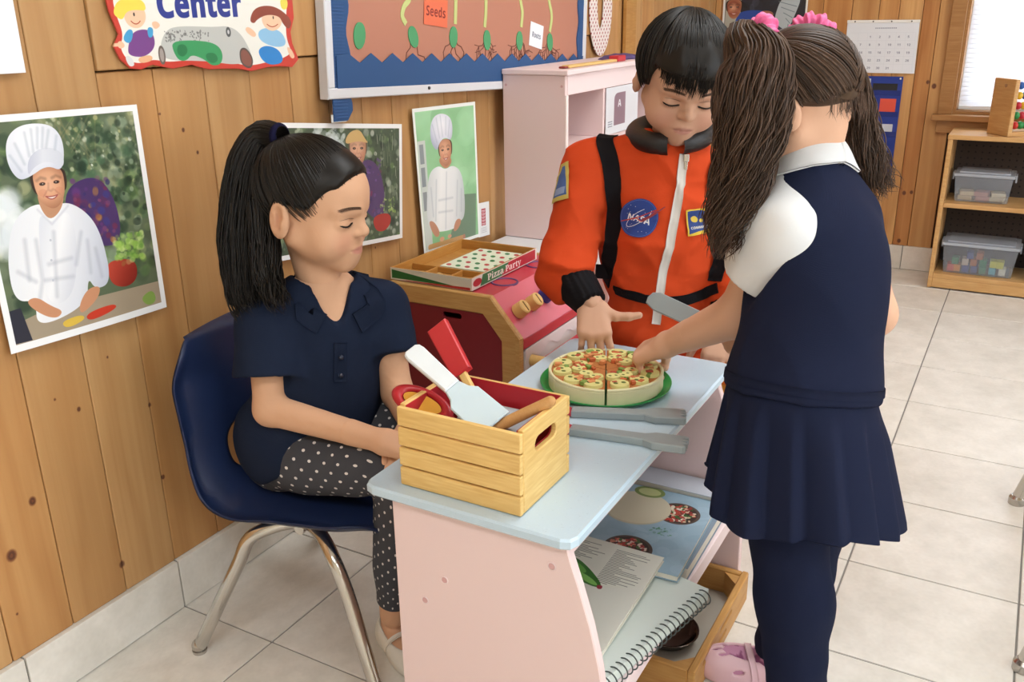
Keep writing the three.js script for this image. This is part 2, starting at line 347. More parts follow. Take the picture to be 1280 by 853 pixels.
  part(side, 'sash', box(ROOM.w + 0.05, ROOM.w + 0.09, SW.y0, SW.y0 + 0.04, SW.z0 + 0.04, SW.z1 - 0.04), wf); part(side, 'sash', box(ROOM.w + 0.05, ROOM.w + 0.09, SW.y1 - 0.04, SW.y1, SW.z0 + 0.04, SW.z1 - 0.04), wf);
  for (const [a, b] of [[SW.z0 + 0.04, 2.33], [2.37, 3.83], [3.87, SW.z1 - 0.04]]) part(side, 'pane', box(ROOM.w + 0.068, ROOM.w + 0.072, SW.y0 + 0.04, SW.y1 - 0.04, a, b, 0), phys(0xffffff, 0.02, { transmission: 1, thickness: 0, ior: 1.45 }));
  structure('wall_front', box(-0.14, ROOM.w, 0, ROOM.h, ROOM.d, ROOM.d + 0.14, 0), plain, 'plain painted wall facing the window wall', 'wall');
  structure('ceiling', box(-0.14, ROOM.w + 0.14, ROOM.h, ROOM.h + 0.12, -0.14, ROOM.d + 0.14, 0), mat(0xe6e3dc, 0.9), 'white ceiling', 'ceiling');
  for (const [x, z] of PANEL_SPOTS) {
    const t = thing('ceiling_light', 'flush rectangular ceiling light with white diffuser', 'ceiling light', [x, ROOM.h - 0.03, z], 'ceiling lights');
    part(t, 'frame', merge([box(-0.63, 0.63, 0, 0.03, -0.33, -0.3), box(-0.63, 0.63, 0, 0.03, 0.3, 0.33), box(-0.63, -0.6, 0, 0.03, -0.3, 0.3), box(0.6, 0.63, 0, 0.03, -0.3, 0.3)]), M.white);
    part(t, 'diffuser', box(-0.6, 0.6, 0.004, 0.012, -0.3, 0.3, 0), mat(0xffffff, 0.6, { emissive: panelColor, emissiveIntensity: 1.2 }));
  }
}
// ------------------------------------------------------------------ pictures and boards on the left wall
// a print on the left wall: quad corners are [z, y]; the draw callback gets q(pixelX, pixelY) -> canvas position of that spot on the print
function wallPrint(name, label, category, tl, tr, br, bl, W, H, draw, x = 0.012, thick = 0.0006, bulge = null) {
  const inv = (z, y) => { // inverse of the parallelogram tl, tr, bl
    const ax = tr[0] - tl[0], ay = tr[1] - tl[1], bx = bl[0] - tl[0], by = bl[1] - tl[1], dx = z - tl[0], dy = y - tl[1], det = ax * by - ay * bx;
    return [(dx * by - dy * bx) / det, (ax * dy - ay * dx) / det];
  };
  const tex = canvasTex(W, H, (c) => {
    const q = (px, py) => { const w = onX(px, py, x), r = inv(w[2], w[1]); return [r[0] * W, r[1] * H]; };
    draw(c, W, H, q);
  });
  const P = ([z, y]) => [0, y - bl[1], z - bl[0]];
  const g = sheet(P(tl), P(tr), P(br), P(bl), thick, bulge, 10, 10);
  return single(name, g, mat(0xffffff, 0.35, { map: tex }), label, category, [x, bl[1], bl[0]]);
}
function pathFill(c, pts, fill, stroke, lw = 2) {
  c.beginPath(); pts.forEach((p, i) => i ? c.lineTo(p[0], p[1]) : c.moveTo(p[0], p[1])); c.closePath();
  if (fill) { c.fillStyle = fill; c.fill(); } if (stroke) { c.strokeStyle = stroke; c.lineWidth = lw; c.stroke(); }
}
function smoothFill(c, pts, fill, stroke, lw = 2) {
  const n = pts.length, mid = (a, b) => [(a[0] + b[0]) / 2, (a[1] + b[1]) / 2];
  c.beginPath(); let m = mid(pts[n - 1], pts[0]); c.moveTo(m[0], m[1]);
  for (let i = 0; i < n; i++) { const e = mid(pts[i], pts[(i + 1) % n]); c.quadraticCurveTo(pts[i][0], pts[i][1], e[0], e[1]); }
  c.closePath(); if (fill) { c.fillStyle = fill; c.fill(); } if (stroke) { c.strokeStyle = stroke; c.lineWidth = lw; c.stroke(); }
}
function oval(c, x, y, rx, ry, fill, rot = 0) { c.beginPath(); c.ellipse(x, y, rx, ry, rot, 0, Math.PI * 2); c.fillStyle = fill; c.fill(); }
function foliage(c, x0, y0, x1, y1, n, cols, rMin, rMax) {
  for (let i = 0; i < n; i++) { c.globalAlpha = rr(0.25, 0.8); oval(c, rr(x0, x1), rr(y0, y1), rr(rMin, rMax), rr(rMin, rMax) * rr(0.5, 1), cols[(rnd() * cols.length) | 0], rr(0, 3)); }
  c.globalAlpha = 1;
}
const grad = (c, x, y, r, stops, r0 = 0) => { const g = c.createRadialGradient(x, y, r0, x, y, r); stops.forEach(([t, k]) => g.addColorStop(t, k)); return g; };
const ramp = (c, a, b, stops) => { const g = c.createLinearGradient(a[0], a[1], b[0], b[1]); stops.forEach(([t, k]) => g.addColorStop(t, k)); return g; };
function softLine(c, pts, col, w) { c.strokeStyle = col; c.lineCap = 'round'; c.lineJoin = 'round'; for (const [k, al] of [[1, 0.07], [0.75, 0.07], [0.5, 0.08], [0.25, 0.08]]) { c.globalAlpha = al; c.lineWidth = w * k; c.beginPath(); pts.forEach((p, i) => i ? c.lineTo(p[0], p[1]) : c.moveTo(p[0], p[1])); c.stroke(); } c.globalAlpha = 1; }
function bokeh(c, x0, y0, x1, y1, n, cols, rMin, rMax) { for (let i = 0; i < n; i++) { const x = rr(x0, x1), y = rr(y0, y1), r = rr(rMin, rMax), k = cols[(rnd() * cols.length) | 0]; c.globalAlpha = rr(0.25, 0.75); oval(c, x, y, r, r * rr(0.6, 1.2), grad(c, x, y, r, [[0, k], [0.55, k], [1, k + '00']]), rr(0, 3)); } c.globalAlpha = 1; }
function smile(c, x, y, s, hair, skin) { // printed head of a smiling cook, s = half width
  smoothFill(c, [[x - s * 1.16, y - s * 1.0], [x - s * 1.2, y + s * 0.15], [x - s * 0.9, y + s * 0.7], [x + s * 0.9, y + s * 0.7], [x + s * 1.2, y + s * 0.15], [x + s * 1.16, y - s * 1.0]], hair);
  smoothFill(c, [[x - s * 0.98, y - s * 1.0], [x - s * 1.02, y + s * 0.3], [x - s * 0.68, y + s * 1.15], [x - s * 0.2, y + s * 1.52], [x + s * 0.2, y + s * 1.52], [x + s * 0.68, y + s * 1.15], [x + s * 1.02, y + s * 0.3], [x + s * 0.98, y - s * 1.0]], grad(c, x - s * 0.15, y + s * 0.1, s * 1.7, [[0, '#e6b493'], [0.45, skin], [0.8, '#b07a5c'], [1, '#8a5a44']]));
  for (const k of [-1, 1]) {
    softLine(c, [[x + k * s * 0.22, y - s * 0.30], [x + k * s * 0.5, y - s * 0.40], [x + k * s * 0.78, y - s * 0.26]], hair, s * 0.26);
    oval(c, x + k * s * 0.47, y - s * 0.02, s * 0.21, s * 0.11, '#7c5240'); oval(c, x + k * s * 0.47, y - s * 0.01, s * 0.17, s * 0.075, '#2e211c'); oval(c, x + k * s * 0.44, y - s * 0.03, s * 0.04, s * 0.03, '#d8ccc4');
    c.globalAlpha = 0.35; oval(c, x + k * s * 0.55, y + s * 0.5, s * 0.28, s * 0.22, '#cf8468'); c.globalAlpha = 1;
    softLine(c, [[x + k * s * 0.26, y + s * 0.42], [x + k * s * 0.55, y + s * 0.75]], '#8f5f48', s * 0.14);
  }
  softLine(c, [[x - s * 0.08, y], [x - s * 0.16, y + s * 0.38], [x, y + s * 0.46], [x + s * 0.16, y + s * 0.38]], '#8f5f48', s * 0.2);
  c.beginPath(); c.moveTo(x - s * 0.40, y + s * 0.74); c.quadraticCurveTo(x, y + s * 1.16, x + s * 0.40, y + s * 0.74); c.quadraticCurveTo(x, y + s * 0.84, x - s * 0.40, y + s * 0.74); c.closePath(); c.fillStyle = '#ece4dd'; c.fill(); c.strokeStyle = '#a5564f'; c.lineWidth = s * 0.07; c.stroke();
}
wallPrint('poster', 'photo poster of a cook in a tall white hat chopping peppers', 'poster', [3.386, 0.946], [3.096, 0.938], [3.097, 0.592], [3.386, 0.601], 768, 912, (c, W, H, q) => {
  const P = a => a.map(p => q(...p));
  c.fillStyle = '#f1f2f3'; c.fillRect(0, 0, W, H);
  c.save(); c.beginPath(); c.rect(26, 26, W - 52, H - 56); c.clip();
  c.fillStyle = '#5d6b52'; c.fillRect(0, 0, W, H);
  bokeh(c, 0, 0, W, H * 0.8, 420, ['#2f4634', '#4b6144', '#76875a', '#a3a67c', '#1f3226', '#5f7f48', '#8d9c86'], 10, 54);
  bokeh(c, 260, 0, W, 260, 160, ['#d5d6b8', '#b9bda0', '#c9c48e', '#8f9c6e', '#f0f0e2'], 3, 16); bokeh(c, 420, 60, W, 560, 200, ['#16281e', '#1f3226', '#2c4632', '#4a6a4e', '#93a58c'], 8, 34);
  for (let i = 0; i < 12; i++) softLine(c, [[rr(350, 560), rr(0, 60)], [rr(330, 520), rr(120, 260)]], '#a59c70', rr(6, 16));
  bokeh(c, -20, 300, 130, 520, 40, ['#dfe6ea', '#cfd8dc', '#eef2f2'], 30, 70);
  smoothFill(c, P([[85, 230], [120, 218], [142, 245], [152, 290], [140, 310], [100, 300], [78, 262]]), '#4a3565');
  bokeh(c, ...q(86, 226), ...q(146, 300), 60, ['#3a3f86', '#7d2f45', '#6a3a78', '#c18a3a', '#2d2f66', '#8a4a6a'], 8, 26);
  smoothFill(c, P([[134, 325], [168, 322], [172, 345], [160, 358], [140, 357], [133, 340]]), ramp(c, q(134, 330), q(172, 350), [[0, '#c04a38'], [1, '#7e241c']]));
  bokeh(c, ...q(140, 296), ...q(182, 322), 110, ['#9bc25a', '#7fae48', '#c4d98a', '#5f8f38'], 8, 22);
  pathFill(c, P([[-10, 420], [60, 385], [200, 350], [210, 400], [0, 450]]), '#a4957f');
  pathFill(c, P([[10, 390], [25, 385], [40, 425], [14, 432]]), '#2c2f3c');
  // coat
  smoothFill(c, P([[14, 275], [45, 252], [62, 262], [82, 250], [112, 268], [128, 300], [138, 352], [118, 362], [108, 345], [108, 380], [45, 412], [44, 375], [18, 378], [8, 330]]), ramp(c, q(10, 300), q(138, 320), [[0, '#e3e6ec'], [0.35, '#f0f1f4'], [0.7, '#dde0e8'], [1, '#bfc4d2']]));
  smoothFill(c, P([[46, 262], [64, 282], [84, 258], [96, 300], [92, 370], [60, 385], [50, 330]]), ramp(c, q(48, 300), q(96, 310), [[0, '#dfe2ea'], [0.5, '#f1f2f5'], [1, '#d8dbe4']]));
  for (const a of [[[44, 300], [52, 350], [48, 380]], [[108, 300], [112, 340]], [[66, 290], [70, 370]], [[30, 300], [36, 350]], [[22, 340], [44, 352]], [[118, 310], [126, 345]], [[60, 330], [88, 322]], [[56, 350], [90, 345]], [[100, 290], [94, 330]]]) softLine(c, P(a), '#8f97ab', 26);
  softLine(c, P([[46, 262], [64, 280], [84, 257]]), '#a4abbb', 14); for (const [x, y] of [[62, 300], [63, 325], [65, 350]]) oval(c, ...q(x, y), 5, 5, '#c3c7d2');
  // hands and food
  smoothFill(c, P([[30, 378], [44, 370], [62, 382], [78, 388], [70, 398], [52, 394]]), '#c98f6c');
  smoothFill(c, P([[108, 360], [124, 356], [122, 370], [108, 386], [98, 392], [98, 378]]), '#c98f6c');
  smoothFill(c, P([[74, 402], [100, 392], [106, 398], [82, 411]]), '#d9b64a'); smoothFill(c, P([[104, 392], [140, 378], [146, 384], [110, 402]]), '#c9402c');
  smoothFill(c, P([[174, 372], [190, 360], [196, 375], [184, 382]]), '#86a552');
  // head and hat
  smoothFill(c, P([[44, 238], [62, 265], [80, 240], [76, 262], [62, 276], [50, 262]]), '#c2906f');
  const h = q(61, 229), e = q(80, 229); smile(c, h[0], h[1], Math.abs(e[0] - h[0]), '#3b2a22', '#d9a27f');
  smoothFill(c, P([[8, 205], [6, 175], [20, 158], [45, 153], [68, 158], [80, 180], [78, 215], [58, 206], [36, 222], [22, 226]]), grad(c, ...q(36, 172), 240, [[0, '#f3f4f8'], [0.5, '#dfe2ec'], [1, '#b4b9cc']]));
  smoothFill(c, P([[34, 222], [42, 208], [60, 200], [79, 212], [79, 190], [55, 182], [34, 196]]), ramp(c, q(34, 200), q(80, 205), [[0, '#c2c6d6'], [0.4, '#dcdfe8'], [1, '#cfd3de']]));
  for (const a of [[[30, 166], [36, 195]], [[46, 160], [46, 185]], [[60, 163], [57, 184]], [[18, 180], [30, 205]], [[70, 170], [68, 186]], [[12, 195], [26, 214]], [[38, 162], [41, 190]], [[53, 160], [52, 184]]]) softLine(c, P(a), '#8d94ac', 18);
  c.restore();
}, 0.012, 0.0006, (u, v) => 0.004 * Math.sin(u * 3) * v);
wallPrint('poster', 'photo poster of a farmer in a straw hat behind the seated girl', 'poster', [2.796, 0.877], [2.37, 0.828], [2.392, 0.563], [2.818, 0.606], 1024, 704, (c, W, H, q) => {
  const P = a => a.map(p => q(...p));
  c.fillStyle = '#f3f4f4'; c.fillRect(0, 0, W, H); c.save(); c.beginPath(); c.rect(26, 26, W - 52, H - 52); c.clip();
  c.fillStyle = '#4a5a48'; c.fillRect(0, 0, W, H);
  bokeh(c, 0, 0, W, H, 520, ['#2a3a2f', '#51664a', '#7e8c68', '#b9c2ac', '#1c2a22', '#d3d8cc', '#6f8a5a'], 6, 34);
  foliage(c, 300, 20, 520, 160, 40, ['#d9dfe2', '#c2ccc8'], 10, 40);
  for (let i = 0; i < 90; i++) { c.strokeStyle = ['#c9cfbd', '#24352a', '#9aa788'][i % 3]; c.globalAlpha = 0.5; c.lineWidth = rr(2, 6); const x = rr(650, W), y = rr(20, 420); c.beginPath(); c.moveTo(x, y); c.lineTo(x + rr(-8, 8), y + rr(30, 110)); c.stroke(); } c.globalAlpha = 1;
  smoothFill(c, P([[446, 205], [462, 198], [476, 215], [482, 262], [472, 280], [452, 262]]), '#5a4470'); foliage(c, ...q(450, 200), ...q(476, 270), 40, ['#6a4f8a', '#8a3a5a', '#45386e', '#7d5aa0'], 6, 18);
  const h = q(446, 186), e = q(455, 186); smile(c, h[0], h[1], Math.abs(e[0] - h[0]) * 1.1, '#6b5a4a', '#c99a80');
  smoothFill(c, P([[428, 182], [434, 165], [448, 161], [455, 174], [460, 180], [446, 176]]), '#cfae74');
  foliage(c, ...q(474, 250), ...q(494, 268), 30, ['#a6c95e', '#c7dd8a', '#7fae48'], 5, 14);
  smoothFill(c, P([[464, 272], [486, 267], [489, 280], [480, 292], [468, 291]]), '#b5382f');
  c.restore();
}, 0.011, 0.0006, (u, v) => 0.003 * Math.sin(u * 3.1));
wallPrint('poster', 'tall photo poster of a cook in white before a green background', 'poster', [2.326, 0.858], [2.043, 0.85], [2.042, 0.491], [2.31, 0.502], 640, 832, (c, W, H, q) => {
  const P = a => a.map(p => q(...p));
  c.fillStyle = '#eef3ee'; c.fillRect(0, 0, W, H); c.save(); c.beginPath(); c.rect(20, 20, W - 40, H - 40); c.clip();
  c.fillStyle = '#93c695'; c.fillRect(0, 0, W, H);
  bokeh(c, 0, 0, W, H, 60, ['#9ad09c', '#86bd8a', '#aadcae'], 60, 160);
  c.fillStyle = '#c8d2cc'; c.fillRect(22, 180, 74, H); c.fillStyle = '#8d979a'; for (const y of [200, 330, 470]) c.fillRect(36, y, 40, 110);
  pathFill(c, P([[576, 242], [596, 240], [596, 300], [560, 306]]), '#6f8c74');
  smoothFill(c, P([[536, 215], [548, 206], [556, 212], [566, 205], [578, 214], [582, 250], [581, 272], [572, 276], [570, 285], [540, 291], [532, 275], [533, 240]]), ramp(c, q(532, 250), q(582, 250), [[0, '#cfd6d8'], [0.35, '#eef1f1'], [0.7, '#e2e7e8'], [1, '#bcc6c8']]));
  for (const a of [[[545, 225], [544, 275]], [[572, 225], [571, 268]], [[558, 215], [557, 285]], [[538, 235], [541, 270]], [[548, 250], [566, 246]], [[548, 265], [566, 262]], [[577, 235], [577, 262]]]) softLine(c, P(a), '#8e9ba0', 20);
  smoothFill(c, P([[534, 276], [542, 276], [550, 290], [546, 297], [540, 292]]), '#c08c70'); smoothFill(c, P([[570, 272], [578, 272], [574, 284], [566, 290]]), '#c08c70');
  smoothFill(c, P([[548, 203], [557, 212], [565, 203], [563, 195], [550, 195]]), '#bb8668');
  const h = q(556.5, 187), e = q(564, 187); smile(c, h[0], h[1], Math.abs(e[0] - h[0]), '#4a3024', '#cf9a7c');
  smoothFill(c, P([[538, 178], [537, 158], [542, 145], [552, 141], [563, 146], [566, 160], [564, 176], [556, 171], [549, 178], [546, 190]]), grad(c, ...q(552, 155), 150, [[0, '#eff1f6'], [0.6, '#d8dce8'], [1, '#aab1c6']]));
  for (const a of [[[545, 148], [549, 172]], [[557, 146], [557, 168]], [[550, 145], [553, 170]], [[562, 150], [560, 170]], [[540, 156], [546, 178]]]) softLine(c, P(a), '#8b93ac', 16);
  c.lineCap = 'round'; c.strokeStyle = '#c39a66'; c.lineWidth = 34; { const [s, t] = P([[536, 309], [579, 295]]); c.beginPath(); c.moveTo(...s); c.lineTo(...t); c.stroke(); }
  oval(c, ...q(581, 294), 14, 18, '#b5806a'); oval(c, ...q(552, 298), 26, 14, '#d9a586'); oval(c, ...q(562, 294), 22, 12, '#d9a586');
  c.restore();
}, 0.011, 0.0006, (u, v) => 0.004 * v);
wallPrint('paper_note', 'small white note with red printing beside the pink hutch', 'note', [2.043, 0.582], [1.985, 0.578], [1.985, 0.484], [2.043, 0.488], 128, 200, (c, W, H) => {
  c.fillStyle = '#e6e8e8'; c.fillRect(0, 0, W, H); c.fillStyle = '#b04a55'; c.fillRect(34, 36, 50, 100); c.fillStyle = '#e6d6d8'; for (let i = 0; i < 5; i++) { c.fillRect(38, 46 + i * 19, 42, 4); c.fillRect(44, 54 + i * 19, 30, 3); }
  c.fillStyle = '#9aa0a4'; for (let i = 0; i < 4; i++) c.fillRect(28, 148 + i * 9, 66, 2);
}, 0.012);
wallPrint('paper_note', 'plain white sheet of paper on the wall above the cook poster', 'note', [3.50, 1.215], [3.274, 1.215], [3.276, 0.999], [3.50, 1.001], 256, 256, (c, W, H) => { c.fillStyle = '#eceef3'; c.fillRect(0, 0, W, H); c.fillStyle = '#8b8f9a'; oval(c, 205, 205, 6, 3, '#8b8f9a'); }, 0.009);
{
  // die-cut sign
  const outline = [[133, -2], [137, 14], [149, 43], [143, 58], [151, 74], [164, 86], [178, 87], [191, 81], [206, 84], [217, 86], [231, 83], [240, 81], [250, 84], [262, 87], [280, 86], [298, 86], [315, 89], [336, 84], [352, 83], [366, 84], [374, 74], [366, 54], [364, 40], [368, 22], [366, -2]].map(p => { const w = onX(p[0], p[1], 0.014); return [w[2], w[1]]; });
  const z0 = 3.115, y0 = 0.965, wide = 0.43, tall = 0.30;
  const top = [[2.70, 1.14], [2.72, 1.2], [2.78, 1.245], [2.86, 1.235], [2.93, 1.258], [3.01, 1.235], [3.07, 1.2], [3.10, 1.13]];
  const shape = [...outline, ...top].map(([z, y]) => [z0 - z, y - y0]);
  const tex = canvasTex(1024, 714, (c, W, H) => {
    const Q = (px, py) => { const w = onX(px, py, 0.014); return [(z0 - w[2]) / wide * W, (1 - (w[1] - y0) / tall) * H]; }, P = a => a.map(p => Q(...p));
    c.fillStyle = '#c9443a'; c.fillRect(0, 0, W, H);
    smoothFill(c, [...P([[140, -4], [146, 20], [155, 43], [150, 60], [160, 76], [176, 80], [192, 74], [210, 78], [236, 75], [250, 70], [262, 80], [290, 78], [312, 83], [338, 77], [352, 74], [366, 66], [358, 48], [358, 20], [360, -4]]), [W * 0.93, H * 0.3], [W * 0.8, H * 0.1], [W * 0.5, H * 0.08], [W * 0.2, H * 0.1], [W * 0.06, H * 0.3]], '#e9e8e0');
    // printed lettering
    c.fillStyle = '#2f3f8f'; c.textAlign = 'center'; c.textBaseline = 'alphabetic';
    const b = Q(251, 21), l = Q(197, 18), r = Q(303, 18);
    c.font = 'bold 120px sans-serif'; let w = c.measureText('Center').width; const fs = 120 * Math.abs(r[0] - l[0]) / w; c.font = 'bold ' + fs + 'px sans-serif'; c.fillText('Center', (l[0] + r[0]) / 2, b[1]); c.strokeStyle = '#2f3f8f'; c.lineWidth = 7; c.strokeText('Center', (l[0] + r[0]) / 2, b[1]);
    // grey print with a green toy and two tyres
    smoothFill(c, P([[206, 40], [220, 32], [270, 34], [285, 32], [300, 40], [312, 60], [316, 74], [296, 82], [260, 76], [206, 76], [200, 60]]), '#bfc1bd');
    for (let i = 0; i < 70; i++) { const p = Q(rr(206, 262), rr(38, 54)); c.globalAlpha = 0.7; oval(c, p[0], p[1], rr(2, 7), rr(2, 5), '#6a6c6a', rr(0, 3)); } c.globalAlpha = 1;
    oval(c, ...Q(286, 40), 14, 20, '#55595a'); oval(c, ...Q(286, 40), 6, 9, '#c9cccc');
    smoothFill(c, P([[215, 52], [240, 50], [268, 53], [279, 64], [278, 80], [266, 83], [256, 74], [240, 68], [234, 76], [224, 76], [217, 64]]), '#3f9a63'); smoothFill(c, P([[222, 56], [232, 55], [236, 64], [230, 72], [222, 68]]), '#2e7d50'); smoothFill(c, P([[258, 66], [270, 66], [274, 76], [266, 80], [258, 74]]), '#2e7d50');
    oval(c, ...Q(203, 69), 17, 36, '#6d625c'); oval(c, ...Q(203, 69), 10, 26, '#a59c96'); smoothFill(c, P([[300, 62], [308, 60], [317, 74], [314, 86], [302, 80]]), '#8a5a50', '#5e5450', 8);
    // child with fair hair
    smoothFill(c, P([[160, 60], [166, 38], [190, 36], [196, 58], [182, 72], [162, 70]]), '#7a4a8c'); smoothFill(c, P([[153, 50], [160, 36], [168, 38], [164, 56]]), '#4a9fd0'); smoothFill(c, P([[184, 34], [192, 34], [192, 46], [186, 48]]), '#4a9fd0');
    smoothFill(c, P([[146, 54], [152, 50], [158, 58], [150, 62]]), '#e9c0a0'); smoothFill(c, P([[189, 28], [196, 26], [202, 32], [194, 38]]), '#e9c0a0');
    smoothFill(c, P([[156, 70], [164, 70], [170, 82], [162, 84]]), '#d7d9da'); smoothFill(c, P([[172, 72], [190, 68], [192, 76], [176, 80]]), '#e7b48c');
    smoothFill(c, P([[154, 20], [160, 10], [180, 8], [184, 24], [176, 36], [162, 34]]), '#efc6a6'); smoothFill(c, P([[142, 14], [146, 2], [160, -4], [180, 0], [184, 14], [172, 12], [158, 14], [154, 26], [144, 20]]), '#efd65a');
    c.strokeStyle = '#b5563e'; c.lineWidth = 4; { const a = Q(164, 26), m = Q(171, 34), d = Q(176, 26); c.beginPath(); c.moveTo(...a); c.quadraticCurveTo(...m, ...d); c.stroke(); } oval(c, ...Q(168, 18), 4, 7, '#3a3030');
    // child with red-brown hair
    smoothFill(c, P([[322, 62], [334, 56], [350, 62], [356, 78], [340, 82], [328, 76]]), '#2f84cc'); smoothFill(c, P([[322, 40], [332, 34], [352, 38], [360, 56], [346, 60], [326, 52]]), '#8fbfe0');
    smoothFill(c, P([[306, 38], [310, 32], [322, 42], [318, 48]]), '#e9c0a0'); smoothFill(c, P([[358, 58], [364, 60], [370, 72], [364, 74]]), '#e9c0a0');
    smoothFill(c, P([[326, 22], [334, 14], [350, 16], [354, 30], [344, 40], [332, 36]]), '#efc6a6'); smoothFill(c, P([[312, 26], [318, 10], [336, 6], [352, 12], [366, 26], [362, 38], [354, 30], [350, 20], [334, 18], [322, 24], [318, 30]]), '#8f4a3c');
    c.strokeStyle = '#b5563e'; c.lineWidth = 4; { const a = Q(334, 30), m = Q(341, 37), d = Q(348, 30); c.beginPath(); c.moveTo(...a); c.quadraticCurveTo(...m, ...d); c.stroke(); } oval(c, ...Q(342, 22), 4, 7, '#3a3030');
    smoothFill(c, P([[350, -2], [360, -2], [360, 12], [352, 12]]), '#e3d35a');
  });
  const g = prism(shape, 0, 0.0035, 0.0006), p = g.attributes.position, uv = g.attributes.uv;
  for (let i = 0; i < p.count; i++) uv.setXY(i, p.getX(i) / wide, p.getY(i) / tall);
  place(g, [0, 0, 0], [0, 0, -1], [0, 1, 0], [1, 0, 0]);
  single('wall_sign', g, mat(0xffffff, 0.3, { map: tex }), 'die-cut red-edged sign reading Center with two cartoon children', 'sign', [0.0095, y0, z0]);
}
{
  // bulletin board with a seed display
  const bz = 2.645, by = 0.862, X = 0.006;             // left edge and lowest height; local x runs to the right along the wall
  const t = thing('bulletin_board', 'bulletin board with brown paper, blue border and sprouting seed cut-outs', 'bulletin board', [X, by, bz]);
  const TILT = 0.047; t.rotation.x = -TILT;               // the board hangs a little low at its far end
  const L = (px, py, out = 0.022) => { const w = onX(px, py, X + out); return [bz - w[2], w[1] - by + (bz - w[2]) * TILT]; };
  const add = (name, pts, z0, z1, m, label, parent = t, bevel = 0) => { const g = prism(pts, z0, z1, bevel); place(g, [0, 0, 0], [0, 0, -1], [0, 1, 0], [1, 0, 0]); return part(parent, name, g, m, label); };
  const frameM = mat(0xd9dade, 0.4), W = 1.235, H = 0.62, f0 = 0.045;
  const bb = f0 - 0.0;
  add('frame', [[0, bb], [W, bb], [W, bb + 0.022], [0, bb + 0.022]], 0.001, 0.026, frameM, null, t, 0.002);
  add('frame', [[0, bb + 0.022], [0.022, bb + 0.022], [0.022, H], [0, H]], 0.001, 0.026, frameM, null, t, 0.002);
  add('frame', [[W - 0.022, bb + 0.022], [W, bb + 0.022], [W, H], [W - 0.022, H]], 0.001, 0.026, frameM, null, t, 0.002);
  add('frame', [[0, H], [W, H], [W, H + 0.022], [0, H + 0.022]], 0.001, 0.026, frameM, null, t, 0.002);
  add('backing_paper', [[0.022, bb + 0.022], [W - 0.022, bb + 0.022], [W - 0.022, H], [0.022, H]], 0.004, 0.020, mat(0xb87e68, 0.85, { bumpMap: speck, bumpScale: 0.0002 }), 'brown paper');
  const blue = mat(0x2c5283, 0.75), blueRib = mat(0x2f5488, 0.7);
  { // left strip: wavy inner edge, ribbed
    const pts = [[0.016, -0.0], [0.016, H]], n = 40; for (let i = n; i >= 0; i--) { const y = lerp(0.02, H, i / n); pts.push([0.074 + 0.006 * Math.sin(y * 62), y]); } pts.push([0.062, 0.0]);
    add('border_strip', pts, 0.0205, 0.0225, blue, 'blue corrugated border');
    const ribs = []; for (let k = 0; k < 96; k++) { const y = 0.006 + k * 0.0064; ribs.push(box(0.018, 0.062, y, y + 0.0028, 0.0225, 0.0236, 0)); }
    const rg = merge(ribs); place(rg, [0, 0, 0], [0, 0, -1], [0, 1, 0], [1, 0, 0]); part(t, 'ribbing', rg, blueRib);
  }
  { // bottom strip with zigzag top
    const pts = [[0.03, 0.066], [W - 0.01, 0.060], [W - 0.01, 0.118]], n = 30; for (let i = n; i >= 0; i--) { const x = lerp(0.068, W - 0.01, i / n); pts.push([x, i % 2 ? 0.116 : 0.136]); } pts.push([0.03, 0.13]);
    add('border_strip', pts, 0.024, 0.0255, blue, 'blue scalloped border');
    const pr = [[W - 0.055, 0.118], [W - 0.004, 0.118], [W - 0.004, H]], m = 40; for (let i = m; i >= 0; i--) { const y = lerp(0.118, H, i / m); pr.push([W - 0.058 + 0.005 * Math.sin(y * 62), y]); }
    add('border_strip', pr, 0.0205, 0.0235, blue, 'blue scalloped border');
  }
  { const g = box(0.01, 0.058, -0.002, 0.014, 0.0205, 0.0215, 0); place(g, [0, 0, 0], [0, 0, -1], [0, 1, 0], [1, 0, 0]); part(t, 'tape', g, mat(0xdcdcd8, 0.3), 'clear tape'); }
  const green = mat(0x4f9a68, 0.75), stemM = mat(0xc2cc84, 0.75), rootM = mat(0x6e3f33, 0.8);
  const seed = (cx, cy, s, a) => { const pts = []; for (let i = 0; i < 20; i++) { const th = i / 20 * 2 * Math.PI, r = s * (1 - 0.34 * Math.sin(th)); const x = r * Math.cos(th) * 0.85, y = r * Math.sin(th) * 1.25; pts.push([cx + x * Math.cos(a) - y * Math.sin(a), cy + x * Math.sin(a) + y * Math.cos(a)]); } add('seed', pts, 0.0205, 0.0222, green, 'green paper seed'); };
  const line = (pts, w, name, m) => { const a = [], b = []; for (let i = 0; i < pts.length; i++) { const p = pts[Math.max(0, i - 1)], q = pts[Math.min(pts.length - 1, i + 1)], d = Math.hypot(q[0] - p[0], q[1] - p[1]) || 1; const nx = -(q[1] - p[1]) / d * w / 2, ny = (q[0] - p[0]) / d * w / 2; a.push([pts[i][0] + nx, pts[i][1] + ny]); b.unshift([pts[i][0] - nx, pts[i][1] - ny]); } return [...a, ...b]; };
  seed(...L(447, 39), 0.022, -0.2);
  const plants = [[[513, 42], [[509, -3], [502, 8], [500, 20], [505, 30]], 0.5], [[565, 42], [[567, -3], [567, 15], [567, 30]], -0.1], [[607, 46], [[605, -3], [605, 18], [604, 34]], 0.1], [[648, 47], [[648, -3], [651, 15], [650, 34]], 0], [[686, 49], [[684, -3], [688, 20], [686, 40]], 0.2]];
